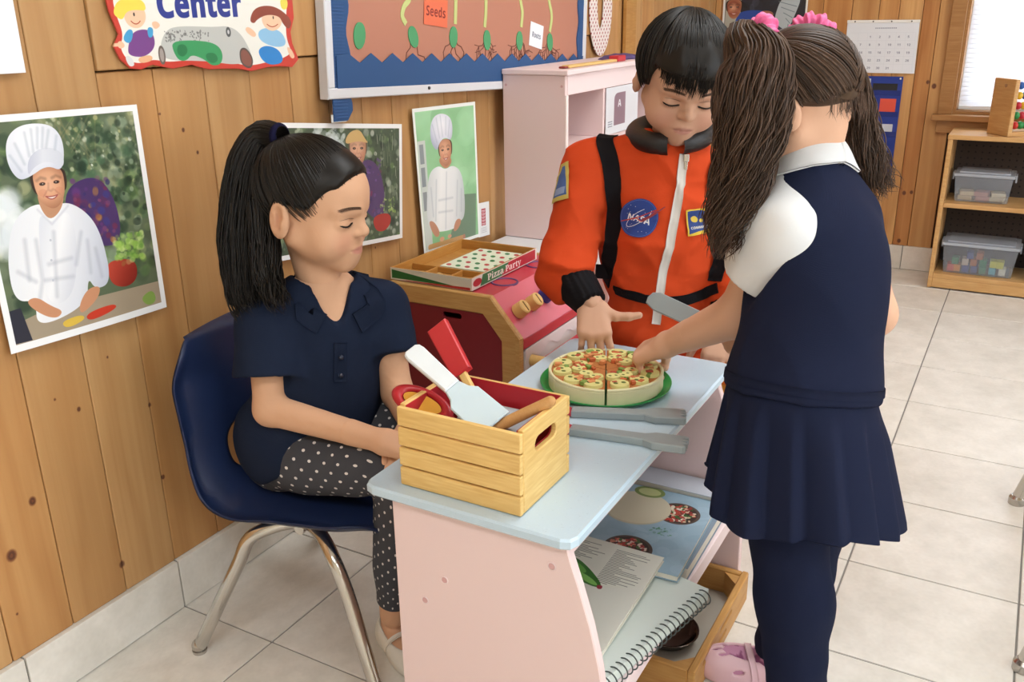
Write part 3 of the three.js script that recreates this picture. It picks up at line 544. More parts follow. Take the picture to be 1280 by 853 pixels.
  plants.forEach(([s, st, a], k) => {
    const c = L(...s); 
    const pts = st.map(p => L(...p)); pts.unshift([pts[0][0] + 0.01, pts[0][1] + 0.12]);
    const crv = new THREE.CatmullRomCurve3(pts.map(p => new THREE.Vector3(p[0], p[1], 0))).getPoints(16).map(v => [v.x, v.y]);
    add('stem', line(crv, 0.013), 0.0205, 0.0215, stemM, 'pale green paper stem');
    seed(c[0], c[1], 0.020, a);
    const roots = [];
    for (let r = 0; r < 2 + k * 2; r++) {
      const ang = lerp(-2.6, -0.5, (r + 0.5) / (2 + k * 2)) + rr(-0.15, 0.15), len = rr(0.045, 0.075) * (k === 4 ? 1.15 : 1); const p = [[c[0] + Math.cos(ang) * 0.014, c[1] + Math.sin(ang) * 0.016]];
      for (let i = 1; i < 5; i++) p.push([p[0][0] + Math.cos(ang + 0.25 * Math.sin(i * 2 + r)) * len * i / 4, p[0][1] + Math.sin(ang + 0.25 * Math.sin(i * 2 + r)) * len * i / 4]);
      roots.push(prism(line(p, 0.0024), 0.0203, 0.0209));
      if (k > 1) for (const s of [-1, 1]) roots.push(prism(line([p[2], [p[2][0] + Math.cos(ang + s * 0.8) * len * 0.35, p[2][1] + Math.sin(ang + s * 0.8) * len * 0.35]], 0.0018), 0.0203, 0.0209));
    }
    const g = merge(roots); place(g, [0, 0, 0], [0, 0, -1], [0, 1, 0], [1, 0, 0]); part(t, 'roots', g, rootM, 'brown drawn roots');
  });
  const card = (px, py, w, h, text, bg, fg, rot, font) => {
    const c = L(px, py), tex = canvasTex(256, Math.round(256 * h / w), (x, W2, H2) => { x.fillStyle = bg; x.fillRect(0, 0, W2, H2); x.fillStyle = fg; x.textAlign = 'center'; x.textBaseline = 'middle'; x.font = font; x.fillText(text, W2 / 2, H2 / 2); });
    const r = (u, v) => { const x = c[0] + u * Math.cos(rot) - v * Math.sin(rot), y = c[1] + u * Math.sin(rot) + v * Math.cos(rot); return [0.0212, y, -x]; };
    part(t, 'word_card', sheet(r(-w / 2, h / 2), r(w / 2, h / 2), r(w / 2, -h / 2), r(-w / 2, -h / 2), 0.0008, null, 2, 2), mat(0xffffff, 0.7, { map: tex }), text === 'Seeds' ? 'orange word card' : 'white word card');
  };
  card(542, 15, 0.098, 0.062, 'Seeds', '#e2714f', '#7e2a22', -0.06, 'bold 78px sans-serif');
  card(669, 44.5, 0.078, 0.064, 'Roots', '#e9edf2', '#48566e', -0.15, 'bold 64px sans-serif');
  part(t, 'pin', sphere([0.027, 0.058, -(0.36)], 0.004, 8, 6), mat(0x4a4a4a, 0.4), 'grey pin');
}
{
  // dotted paper cut-out on the wall right of the board
  const z0 = 1.34, y0 = 0.926;
  const out = disc(0.09, 0.155, 0.088, 0.155, 28), hole = disc(0.085, 0.17, 0.025, 0.085, 20);
  const g = prism(out, 0, 0.003, 0, [hole]), p = g.attributes.position, uv = g.attributes.uv;
  for (let i = 0; i < p.count; i++) uv.setXY(i, p.getX(i) / 0.022, p.getY(i) / 0.022);
  place(g, [0, 0, 0], [0, 0, -1], [0, 1, 0], [1, 0, 0]);
  const tex = canvasTex(64, 64, (c) => { c.fillStyle = '#e9ddd8'; c.fillRect(0, 0, 64, 64); for (const [x, y] of [[16, 16], [48, 48]]) oval(c, x, y, 9, 12, '#a8484c', 0.6); }, [1, 1]);
  single('paper_letter', g, mat(0xffffff, 0.7, { map: tex }), 'oval paper letter with red dot pattern above the pink hutch', 'paper letter', [0.009, y0, z0]);
}
// ------------------------------------------------------------------ back wall
function backPrint(name, label, category, x0, x1, y0, y1, W, H, draw, z = 0.004) {
  const tex = canvasTex(W, H, c => draw(c, W, H, (px, py) => { const w = onZ(px, py, z); return [(w[0] - x0) / (x1 - x0) * W, (1 - (w[1] - y0) / (y1 - y0)) * H]; }));
  const g = sheet([0, y1 - y0, 0], [x1 - x0, y1 - y0, 0], [x1 - x0, 0, 0], [0, 0, 0], 0.0008, (u, v) => 0.003 * Math.sin(u * 3.1), 8, 2);
  return single(name, g, mat(0xffffff, 0.45, { map: tex }), label, category, [x0, y0, z]);
}
{
  const tex = (c, W, H) => {
    c.fillStyle = '#dcdfe5'; c.fillRect(0, 0, W, H); c.fillStyle = '#9a9fae'; for (let i = 0; i < 12; i++) c.fillRect(W * 0.40 + i * 13, H * 0.10, 9, 9);
    c.strokeStyle = '#cfd3db'; c.lineWidth = 1.5; for (let r = 0; r <= 5; r++) { c.beginPath(); c.moveTo(20, H * 0.2 + r * H * 0.155); c.lineTo(W - 20, H * 0.2 + r * H * 0.155); c.stroke(); } for (let k = 0; k <= 7; k++) { const x = 20 + k * (W - 40) / 7; c.beginPath(); c.moveTo(x, H * 0.2); c.lineTo(x, H * 0.975); c.stroke(); }
    c.fillStyle = '#7f8496'; c.font = 'bold 24px sans-serif'; let n = 1; for (let r = 0; r < 5; r++) for (let k = 0; k < 7; k++) { if (r === 0 && k < 2 || n > 31) continue; c.fillText(String(n++), 34 + k * (W - 40) / 7, H * 0.2 + r * H * 0.155 + 40); }
  };
  const cal = thing('wall_calendar', 'white wall calendar page hanging above the blue pocket chart', 'calendar', [0.558, 0.808, 0.0018]);
  const t2 = canvasTex(512, 380, tex);
  part(cal, 'page', sheet([0, 0.194, 0], [0.274, 0.197, 0], [0.279, 0.0, 0.006], [0.004, 0, 0.006], 0.002, null, 3, 3), mat(0xffffff, 0.7, { map: t2 }));
  part(cal, 'binding', box(-0.001, 0.275, 0.194, 0.205, 0, 0.006, 0.001), M.white);
  for (const x of [0.03, 0.1, 0.17, 0.245]) part(cal, 'pin', sphere([x, 0.199, 0.007], 0.003, 8, 6), mat(0x555555, 0.4));
  const pc = thing('pocket_chart', 'blue cloth pocket chart with cards hanging under the calendar', 'pocket chart', [0.63, 0.395, 0.0018]);
  const cloth = mat(0x23398c, 0.8, { bumpMap: weaveCoarse, bumpScale: 0.0004 });
  part(pc, 'backing', box(0, 0.168, 0, 0.40, 0, 0.003, 0.001), cloth);
  const card = (x0, x1, y0, y1, col, l) => part(pc, 'card', box(x0, x1, y0, y1, 0.0032, 0.0042, 0), mat(col, 0.5), l);
  card(0.055, 0.15, 0.335, 0.372, 0x1b1c20, 'black card'); card(0.03, 0.062, 0.245, 0.315, 0xd8503c, 'red card'); card(0.09, 0.152, 0.252, 0.312, 0xd8503c, 'red card'); card(0.07, 0.15, 0.17, 0.21, 0xc3c8d2, 'grey photo card'); card(0.04, 0.14, 0.075, 0.12, 0x8f98ad, 'grey card'); card(0.0, 0.045, 0.35, 0.39, 0xbfc4cc, 'pale card');
  for (const y of [0.325, 0.24, 0.16, 0.065]) part(pc, 'pocket', box(0.004, 0.164, y, y + 0.02, 0.0045, 0.0055, 0), phys(0x3a55b5, 0.2, { transmission: 0.6, thickness: 0 }), 'clear pocket');
  part(pc, 'pin', sphere([0.158, 0.392, 0.005], 0.004, 8, 6), M.white);
}
backPrint('poster', 'photo poster of a man in a blue shirt beside silver equipment', 'poster', 0.034, 0.392, 0.93, 1.30, 640, 660, (c, W, H, q) => {
  const P = a => a.map(p => q(...p));
  c.fillStyle = '#e5e6e6'; c.fillRect(0, 0, W, H); c.fillStyle = '#22252e'; c.fillRect(16, 0, W - 30, H);
  foliage(c, 40, 0, W - 40, H, 80, ['#2c3040', '#161920', '#3a4250', '#50586a'], 20, 60);
  c.fillStyle = '#a8a79c'; c.fillRect(20, 330, 120, 330);
  smoothFill(c, P([[920, 18], [935, 12], [965, 14], [952, 30], [945, 60], [912, 60]]), '#27489a'); smoothFill(c, P([[950, 13], [968, 14], [966, 24], [950, 22]]), '#a06a58');
  const h = q(918, 9), e = q(927, 9); smile(c, h[0], h[1], Math.abs(e[0] - h[0]), '#20140f', '#8a4a36');
  smoothFill(c, P([[978, -6], [1003, -6], [996, 14], [984, 40], [970, 30], [968, 22]]), '#aeb9bf'); c.strokeStyle = '#6d7a84'; c.lineWidth = 5; for (const k of [0, 7, 14, 21, 28]) { const [s, t] = P([[974 + k * 0.4, k + 2], [996 - k * 0.4, k + 8]]); c.beginPath(); c.moveTo(...s); c.lineTo(...t); c.stroke(); }
});
// ------------------------------------------------------------------ open shelf unit under the window
const mapleTex = woodTexture(71, [255, 246, 228], [226, 200, 162]);
const maple = mat(0xd4b284, 0.45, { map: withRepeat(mapleTex, 2) });
const birch = mat(0xf2da9c, 0.5, { map: withRepeat(mapleTex, 3) });
const oak = mat(0xcfa76c, 0.5, { map: withRepeat(mapleTex, 3) });
{
  const X0 = 1.015, W = 0.92, D = 0.245, H = 0.605;
  const t = thing('shelf_unit', 'low maple shelf unit with dark pegboard back under the window', 'shelf', [X0, 0, 0.012]);
  part(t, 'side_panel', box(0, 0.016, 0.005, H - 0.018, 0, D), maple); part(t, 'side_panel', box(W - 0.016, W, 0.005, H - 0.018, 0, D), maple);
  part(t, 'top', box(-0.003, W + 0.003, H - 0.018, H, 0, D + 0.003, 0.003), maple);
  part(t, 'shelf', box(0.016, W - 0.016, 0.327, 0.345, 0.006, D - 0.004), maple); part(t, 'shelf', box(0.016, W - 0.016, 0.044, 0.062, 0.006, D - 0.004), maple);
  part(t, 'kick_board', box(0.016, W - 0.016, 0.006, 0.044, D - 0.016, D - 0.004), maple);
  const holes = dataTex(64, 64, (x, y) => { const d = Math.hypot((x % 32) - 16, (y % 32) - 16); const v = d < 5 ? 18 : 58 + 10 * hash3(x, y, 4); return [v, v * 0.82, v * 0.72]; });
  part(t, 'back_panel', box(0.016, W - 0.016, 0.062, H - 0.018, 0.001, 0.005, 0), mat(0xffffff, 0.8, { map: withRepeat(holes, 20) }), 'dark brown pegboard');
  // clear tubs with lids
  const clear = phys(0xf0f4fa, 0.12, { transmission: 0.92, thickness: 0, ior: 1.45 }), lidM = phys(0xe3e9f2, 0.25, { transmission: 0.6, thickness: 0 });
  const tub = (x, y, z, w, h, d, label) => {
    const b = thing('storage_tub', label, 'storage tub', [x, y, z], 'clear storage tubs');
    const T = 0.003, i = 0.008, s = [];
    const wall = (a0, b0, a1, b1) => { // tapered wall from bottom edge a to top edge b
    };
    s.push(box(i, w - i, 0.0005, T, i, d - i, 0), box(0, w, T, h, d - T, d, 0), box(0, w, T, h, 0, T, 0), box(0, T, T, h, T, d - T, 0), box(w - T, w, T, h, T, d - T, 0));
    const g = merge(s), p = g.attributes.position; for (let k = 0; k < p.count; k++) { const f = 1 - 0.09 * (1 - p.getY(k) / h); p.setX(k, (p.getX(k) - w / 2) * f + w / 2); p.setZ(k, (p.getZ(k) - d / 2) * f + d / 2); }
    g.computeVertexNormals(); part(b, 'body', g, clear, 'clear plastic body');
    part(b, 'lid', merge([box(-0.006, w + 0.006, h, h + 0.012, -0.006, d + 0.006, 0.004), box(0.012, w - 0.012, h + 0.012, h + 0.018, 0.012, d - 0.012, 0.003)]), lidM, 'frosted lid');
    part(b, 'clip', box(-0.012, -0.006, h - 0.02, h + 0.008, d * 0.3, d * 0.7, 0.002), lidM); part(b, 'clip', box(w + 0.006, w + 0.012, h - 0.02, h + 0.008, d * 0.3, d * 0.7, 0.002), lidM);
  };
  tub(1.055, 0.346, 0.06, 0.2, 0.098, 0.15, 'small clear tub of wooden pieces on the middle shelf');
  tub(1.052, 0.063, 0.05, 0.262, 0.112, 0.18, 'large clear tub of coloured blocks on the bottom shelf');
  tub(1.345, 0.063, 0.05, 0.262, 0.112, 0.18, 'clear tub beside the tub of coloured blocks on the bottom shelf');
  const blk = (x, y, z, w, h, d, col, rot, label, group) => { const g = box(-w / 2, w / 2, 0, h, -d / 2, d / 2, 0.002); g.rotateY(rot); single('toy_block', g, mat(col, 0.5), label, 'block', [x, y, z], group); };
  const cols = [[0xd8503a, 'red'], [0xe08a3a, 'orange'], [0x2d7d54, 'green'], [0x39477d, 'dark blue'], [0x57a7a6, 'teal'], [0xe6dcc0, 'cream'], [0xd8d04a, 'yellow'], [0xb0623a, 'brown'], [0xd0b9a0, 'tan']];
  const bl = [[1.085, 0, 0], [1.108, 0, 1], [1.14, 0, 3], [1.17, 0, 3], [1.20, 0, 2], [1.235, 0, 4], [1.27, 0, 5], [1.10, 1, 2], [1.135, 1, 8], [1.165, 1, 7], [1.2, 1, 2], [1.235, 1, 6], [1.26, 1, 6], [1.185, 2, 7], [1.15, 2, 3]];
  bl.forEach(([x, lv, ci], i) => blk(x, 0.067 + lv * 0.0275, 0.178 - (i % 2) * 0.003, 0.024, 0.027, 0.05, cols[ci][0], (hash3(i, 2, 2) - 0.5) * 0.1, cols[ci][1] + ' wooden block inside the large clear tub', 'blocks in the large tub'));
  for (let i = 0; i < 6; i++) blk(1.10 + (i % 3) * 0.055, 0.350 + ((i / 3) | 0) * 0.0165, 0.15, 0.05, 0.016, 0.06, [0xd9b98a, 0xc98f80, 0xd8c49a][i % 3], (i % 2 ? 0.12 : -0.1), 'flat wooden piece inside the small clear tub', 'pieces in the small tub');
  // bead frame on top
  const b = thing('bead_frame', 'wooden bead abacus with rows of coloured beads on the shelf top', 'abacus', [1.135, H, 0.157]); b.rotation.y = 0.68;
  part(b, 'end_panel', box(0, 0.018, 0, 0.205, 0, 0.12, 0.004), maple); part(b, 'end_panel', box(0.212, 0.23, 0, 0.205, 0, 0.12, 0.004), maple);
  part(b, 'bolt', cyl([-0.003, 0.18, 0.07], [0, 0.18, 0.07], 0.006), M.chrome);
  part(b, 'base_board', box(0.018, 0.212, 0.0, 0.015, 0.01, 0.11, 0.002), maple);
  const beadM = [0xc8322c, 0x2f8f4e, 0xc23040, 0xe0b93a, 0x2b5fae].map(c => mat(c, 0.35));
  const bg = sphere([0, 0, 0], [0.011, 0.0145, 0.0145], 12, 10);
  for (let r = 0; r < 5; r++) {
    const y = 0.035 + r * 0.036, z = 0.075; part(b, 'rod', cyl([0.018, y, z], [0.212, y, z], 0.003, 0.003, 8), M.chrome);
    for (let k = 0; k < 8; k++) { const s = part(b, 'bead', bg, beadM[(r + ((k / 2) | 0)) % 5]); s.position.set(0.035 + k * 0.0225, y, z); }
  }
}
// ------------------------------------------------------------------ pink play hutch
{
  const t = thing('play_hutch', 'pink play kitchen hutch with open shelf standing on a white counter', 'play hutch', [0.0335, 0, 1.239]);
  const Z = z => z - 1.2, panel = (n, ...a) => part(t, n, box(...a), M.pink), edge = (n, ...a) => part(t, n, box(...a), M.pinkEdge);
  panel('side_panel', 0, 0.186, 0.473, 0.912, Z(1.882), Z(1.896)); panel('side_panel', 0, 0.186, 0.473, 0.912, Z(1.22), Z(1.234));
  part(t, 'front_edge', box(0.186, 0.189, 0.473, 0.862, Z(1.882), Z(1.896), 0), mat(0xf3e4e0, 0.4));
  part(t, 'top', box(0, 0.196, 0.912, 0.926, Z(1.214), Z(1.902), 0.003), M.pinkEdge);
  part(t, 'fascia', box(0.174, 0.187, 0.862, 0.912, Z(1.234), Z(1.882), 0.001), M.pinkEdge);
  panel('shelf', 0.006, 0.186, 0.716, 0.728, Z(1.234), Z(1.882)); panel('divider', 0.03, 0.186, 0.728, 0.862, Z(1.64), Z(1.65));
  panel('back_panel', 0.003, 0.006, 0.728, 0.862, Z(1.234), Z(1.882));
  const mw = canvasTex(256, 180, (c, W, H) => { c.fillStyle = '#dcdde2'; c.fillRect(0, 0, W, H); c.fillStyle = '#8f7480'; c.beginPath(); c.moveTo(60, 150); c.lineTo(60, 55); c.quadraticCurveTo(60, 25, 90, 25); c.lineTo(150, 25); c.lineTo(150, 150); c.closePath(); c.fill(); c.fillStyle = '#e4e4e8'; c.font = 'bold 40px sans-serif'; c.fillText('A', 90, 80); c.fillStyle = '#8a8d96'; for (let i = 0; i < 3; i++) c.fillRect(14, 130 + i * 9, 34, 4); });
  part(t, 'microwave_door', sheet([0.188, 0.861, Z(1.638)], [0.188, 0.861, Z(1.40)], [0.188, 0.73, Z(1.40)], [0.188, 0.73, Z(1.638)], 0.002, null, 2, 2), mat(0xffffff, 0.4, { map: mw }), 'white toy microwave door');
  part(t, 'counter', box(0, 0.40, 0.456, 0.472, Z(1.205), Z(2.055), 0.003), mat(0xdadbdd, 0.4), 'pale grey counter');
  panel('cabinet_side', 0.005, 0.385, 0.002, 0.455, Z(2.03), Z(2.045)); panel('cabinet_side', 0.005, 0.385, 0.002, 0.455, Z(1.215), Z(1.23));
  panel('cabinet_front', 0.37, 0.384, 0.05, 0.455, Z(1.232), Z(1.625)); panel('cabinet_front', 0.37, 0.384, 0.05, 0.455, Z(1.63), Z(2.028)); panel('cabinet_back', 0.0, 0.004, 0.05, 0.455, Z(1.232), Z(2.028));
  part(t, 'knob', sphere([0.395, 0.3, Z(1.6)], 0.012), M.pinkEdge); part(t, 'knob', sphere([0.395, 0.3, Z(1.66)], 0.012), M.pinkEdge);
  for (const [x, y] of [[0.176, 0.885], [0.01, 0.885]]) part(t, 'screw', cyl([x, y, Z(1.896)], [x, y, Z(1.8968)], 0.0035), M.screw);
  const stick = thing('wooden_paintbrush', 'flat wooden stick with red end lying on the hutch top', 'brush', [0.192, 0.926, 1.749]);
  part(stick, 'handle', box(-0.012, 0.012, 0.0005, 0.008, -0.19, 0.13, 0.003), birch); part(stick, 'red_end', box(-0.016, 0.016, 0.0005, 0.017, -0.245, -0.19, 0.003), mat(0xc03038, 0.5), 'red block end'); part(stick, 'tip', box(-0.01, 0.01, 0.001, 0.006, 0.13, 0.15, 0.002), mat(0x8a3a34, 0.5));
  const cg = new THREE.SphereGeometry(1, 24, 12, 0, Math.PI * 2, 0, Math.PI / 2), p = cg.attributes.position; for (let i = 0; i < p.count; i++) { const k = 0.75 + 0.4 * noise3(p.getX(i) * 3, p.getY(i) * 3, p.getZ(i) * 4); p.setXYZ(i, p.getX(i) * 0.05 * k, p.getY(i) * 0.016 * k, p.getZ(i) * 0.09 * k); } cg.computeVertexNormals();
  single('purple_cloth', cg, mat(0x5d4a78, 0.9), 'crumpled purple cloth on the hutch top', 'cloth', [0.142, 0.9262, 1.399]);
}
// ------------------------------------------------------------------ red play oven
{
  const zN = 2.49, zF = 2.10;
  const t = thing('play_oven', 'red wooden play oven with pine side frames and slanted knob panel', 'play oven', [0.04, 0, zF]);
  const L = zN - zF;
  const outer = [[0.0, 0.004], [0.346, 0.004], [0.346, 0.396], [0.271, 0.484], [0.0, 0.484]], inner = [[0.034, 0.04], [0.297, 0.04], [0.297, 0.383], [0.25, 0.440], [0.034, 0.440]];
  const pine = mat(0xd6b37c, 0.45, { map: withRepeat(mapleTex, 3) }), redM = mat(0x84202c, 0.45), redTop = mat(0xc23848, 0.35), pinkM = mat(0xd4606e, 0.35);
  part(t, 'side_frame', prism(outer, L - 0.016, L, 0.003, [inner]), pine); part(t, 'side_frame', prism(outer, 0, 0.016, 0.003, [inner]), pine);
  const slot = stadium(0.166, 0.4235, 0.052, 0.014);
  part(t, 'side_panel', prism(inner, L - 0.012, L - 0.006, 0, [slot]), redM, 'dark red side panel with handle slot'); part(t, 'side_panel', prism(inner, 0.006, 0.012), redM, 'dark red side panel');
  part(t, 'top_panel', box(0.004, 0.268, 0.470, 0.4815, 0.016, L - 0.016), redTop, 'red top panel');
  part(t, 'back_panel', box(0.002, 0.01, 0.01, 0.47, 0.016, L - 0.016), redM); part(t, 'bottom_panel', box(0.01, 0.34, 0.01, 0.03, 0.016, L - 0.016), redM);
  // slanted panel
  const a = [0.268, 0.481], b = [0.345, 0.391];
  part(t, 'control_panel', prism([[a[0], a[1]], [b[0], b[1]], [b[0] - 0.009, b[1] - 0.004], [a[0] - 0.004, a[1] - 0.01]], 0.017, L - 0.017, 0.001), pinkM, 'pink slanted panel');
  part(t, 'front_rail', box(0.332, 0.3455, 0.366, 0.390, 0.017, L - 0.017), redTop, 'red rail');
  const dir = vnorm([b[0] - a[0], b[1] - a[1], 0]), nrm = [-dir[1], dir[0], 0];
  const n2 = [Math.abs(nrm[0]), Math.abs(nrm[1]), 0];
  [[2.432, birch, 'wooden knob'], [2.37, birch, 'wooden knob'], [2.305, mat(0x2c3c8c, 0.4), 'blue knob'], [2.24, birch, 'wooden knob']].forEach(([z, m, l]) => {
    const c = [(a[0] + b[0]) / 2 + 0.002, (a[1] + b[1]) / 2 + 0.002, z - zF], top = vadd(c, vmul(n2, 0.024));
    const k = part(t, 'knob', merge([cyl(c, top, 0.0185, 0.017, 20), cyl(top, vadd(top, vmul(n2, 0.002)), 0.017, 0.014, 20)]), m, l);
    const q = vadd(top, vmul(n2, 0.0022)); part(k, 'pointer', cyl(vadd(q, vmul(dir, -0.012)), vadd(q, vmul(dir, 0.012)), 0.0016, 0.0016, 6), mat(0x8a6a3c, 0.5));
  });
  // door
  part(t, 'door_frame', merge([box(0.335, 0.3465, 0.06, 0.36, 0.02, 0.055), box(0.335, 0.3465, 0.06, 0.36, L - 0.055, L - 0.02), box(0.335, 0.3465, 0.30, 0.36, 0.055, L - 0.055), box(0.335, 0.3465, 0.06, 0.11, 0.055, L - 0.055)]), mat(0xe2e0df, 0.4), 'white door frame');
  part(t, 'door_window', box(0.338, 0.343, 0.11, 0.30, 0.055, L - 0.055), phys(0x4a4652, 0.15), 'dark window');
  const fringe = []; for (let i = 0; i <= 30; i++) fringe.push([lerp(0.02, L - 0.02, i / 30), 0.342 + 0.007 * Math.sin(i * 0.8)]);
  { const g = prism([[0.02, 0.366], ...fringe, [L - 0.02, 0.366]], 0, 0.002); place(g, [0.3468, 0, L], [0, 0, -1], [0, 1, 0], [1, 0, 0]); part(t, 'valance', g, mat(0xe9e2e2, 0.5), 'white wavy trim'); }
  for (const z of [0.05, L - 0.05]) part(t, 'handle_bracket', merge([cyl([0.346, 0.332, z], [0.384, 0.332, z], 0.0125), sphere([0.384, 0.332, z], 0.0125)]), birch, 'wooden peg');
  part(t, 'handle_bar', cyl([0.38, 0.332, 0.03], [0.38, 0.332, L - 0.06], 0.011), redTop, 'red bar');
  for (const [x, z] of [[0.19, 0.1], [0.19, L - 0.12]]) { const g = new THREE.TorusGeometry(0.03, 0.0025, 6, 24); g.rotateX(Math.PI / 2); g.translate(x + 0.05, 0.4818, z); part(t, 'burner_ring', g, mat(0x6b4a7a, 0.5)); }
  // pizza box tray on top
  const bx = thing('wooden_pizza_box', 'open wooden toy pizza box with green and red printed sides on the oven', 'toy box', [0.033, 0.4846, 2.165]);
  const BW = 0.222, BL = 0.31, BH = 0.029, pn = mat(0xc79a56, 0.5, { map: withRepeat(mapleTex, 3) });
  part(bx, 'bottom', box(0.004, BW - 0.004, 0.0005, 0.005, 0.004, BL - 0.004), pn);
  part(bx, 'back_side', box(0, 0.005, 0, BH, 0, BL, 0.001), pn); part(bx, 'end', box(0.005, BW - 0.005, 0, BH, 0, 0.005, 0.001), pn);
  part(bx, 'end', box(0.005, BW - 0.005, 0, BH, BL - 0.005, BL, 0.001), pn); part(bx, 'front_side', box(BW - 0.005, BW, 0, BH, 0, BL, 0.001), pn);
  const near = canvasTex(512, 80, (c, W, H) => { c.fillStyle = '#d9d4c4'; c.fillRect(0, 0, W, H); pathFill(c, [[8, 12], [8, 70], [420, 66]], '#1f6a34'); pathFill(c, [[100, 74], [505, 64], [505, 76], [505, 78], [100, 78]], '#b8302e'); pathFill(c, [[150, 72], [505, 60], [505, 78], [60, 78]], '#b8302e'); });
  part(bx, 'printed_end', sheet([0.0005, BH, BL], [BW - 0.0005, BH, BL], [BW - 0.0005, 0.0005, BL], [0.0005, 0.0005, BL], 0.0006, null, 2, 2), mat(0xffffff, 0.4, { map: near }), 'green and red triangle print');
  const front = canvasTex(768, 96, (c, W, H) => { c.fillStyle = '#e3ded6'; c.fillRect(0, 0, W, H); pathFill(c, [[120, 6], [420, 6], [330, 90], [90, 90]], '#2c7a48'); pathFill(c, [[420, 6], [748, 6], [748, 90], [330, 90]], '#b32634'); oval(c, 60, 48, 46, 30, '#b32634'); c.fillStyle = '#f0ebe4'; c.textBaseline = 'middle'; c.font = 'bold 70px serif'; c.fillText('Pizza Party', 170, 50, 560); });
  part(bx, 'printed_front', sheet([BW, BH, BL], [BW, BH, 0], [BW, 0.0005, 0], [BW, 0.0005, BL], 0.0006, null, 2, 2), mat(0xffffff, 0.4, { map: front }), 'printed front strip with lettering');
  part(bx, 'partition', box(0.005, BW - 0.005, 0.005, 0.02, 0.225, 0.229), pn); part(bx, 'partition', box(0.075, 0.079, 0.005, 0.02, 0.229, BL - 0.005), pn); part(bx, 'partition', box(0.145, 0.149, 0.005, 0.02, 0.229, BL - 0.005), pn);
  const leaf = canvasTex(256, 256, (c, W, H) => { c.fillStyle = '#dfe6cf'; c.fillRect(0, 0, W, H); for (let r = 0; r < 5; r++) for (let k = 0; k < 5; k++) oval(c, 26 + k * 51 + (r % 2) * 12, 26 + r * 51, 16, 10, (r + k) % 2 ? '#2e7a44' : '#b83a3c', 0.5); });
  single('topping_card', sheet([0.105, 0.004, 2.19], [0.235, 0.004, 2.19], [0.235, 0.004, 2.375], [0.105, 0.004, 2.375], 0.003, null, 2, 2), mat(0xffffff, 0.5, { map: leaf }), 'card printed with red and green leaves in the pizza box', 'card', [-0.0, 0.4946, 0.0]);
  for (const [x, z, r] of [[0.07, 2.43, 0.4], [0.145, 2.425, -0.5], [0.155, 2.44, 0.9]]) { const g = box(-0.022, 0.022, 0, 0.006, -0.005, 0.005, 0.001); g.rotateY(r); single('wooden_topping', g, birch, 'small wooden stick topping in a compartment of the pizza box', 'toy topping', [x, 0.4905, z], 'loose toppings in the pizza box'); }
}
// ------------------------------------------------------------------ orange toy chest behind the play table
{
  const t = thing('toy_bench', 'orange and yellow toy bench with dark net drawing behind the play table', 'toy bench', [0.535, 0, 1.62]);
  const org = mat(0xd98a2c, 0.5, { map: withRepeat(mapleTex, 2) }), yel = mat(0xe0b23c, 0.5);
  for (let k = 0; k < 4; k++) part(t, 'top_plank', box(k * 0.062, k * 0.062 + 0.060, 0.272, 0.286, 0, 0.625, 0.002), org);
  const tex = canvasTex(512, 256, (c, W, H) => { c.fillStyle = '#dcae3a'; c.fillRect(0, 0, W, H); pathFill(c, [[0, 150], [512, 90], [512, 230], [0, 240]], '#e6e2d6'); c.strokeStyle = '#23201c'; c.lineWidth = 5; for (let i = 0; i < 12; i++) { c.beginPath(); c.moveTo(i * 46, 60); c.lineTo(i * 46 + 50, 150); c.stroke(); c.beginPath(); c.moveTo(i * 46 + 50, 50); c.lineTo(i * 46, 150); c.stroke(); } c.beginPath(); c.moveTo(0, 60); c.lineTo(512, 40); c.stroke(); });
  part(t, 'front_panel', sheet([0.244, 0.2715, 0.62], [0.244, 0.2715, 0.005], [0.244, 0.01, 0.005], [0.244, 0.01, 0.62], 0.001, null, 2, 2), mat(0xffffff, 0.5, { map: tex }), 'printed net panel');
  part(t, 'side_panel', box(0.006, 0.243, 0.004, 0.2715, 0.60, 0.615), yel); part(t, 'side_panel', box(0.006, 0.243, 0.004, 0.2715, 0.01, 0.025), yel); part(t, 'back_panel', box(0.006, 0.018, 0.004, 0.2715, 0.025, 0.60), yel);
}
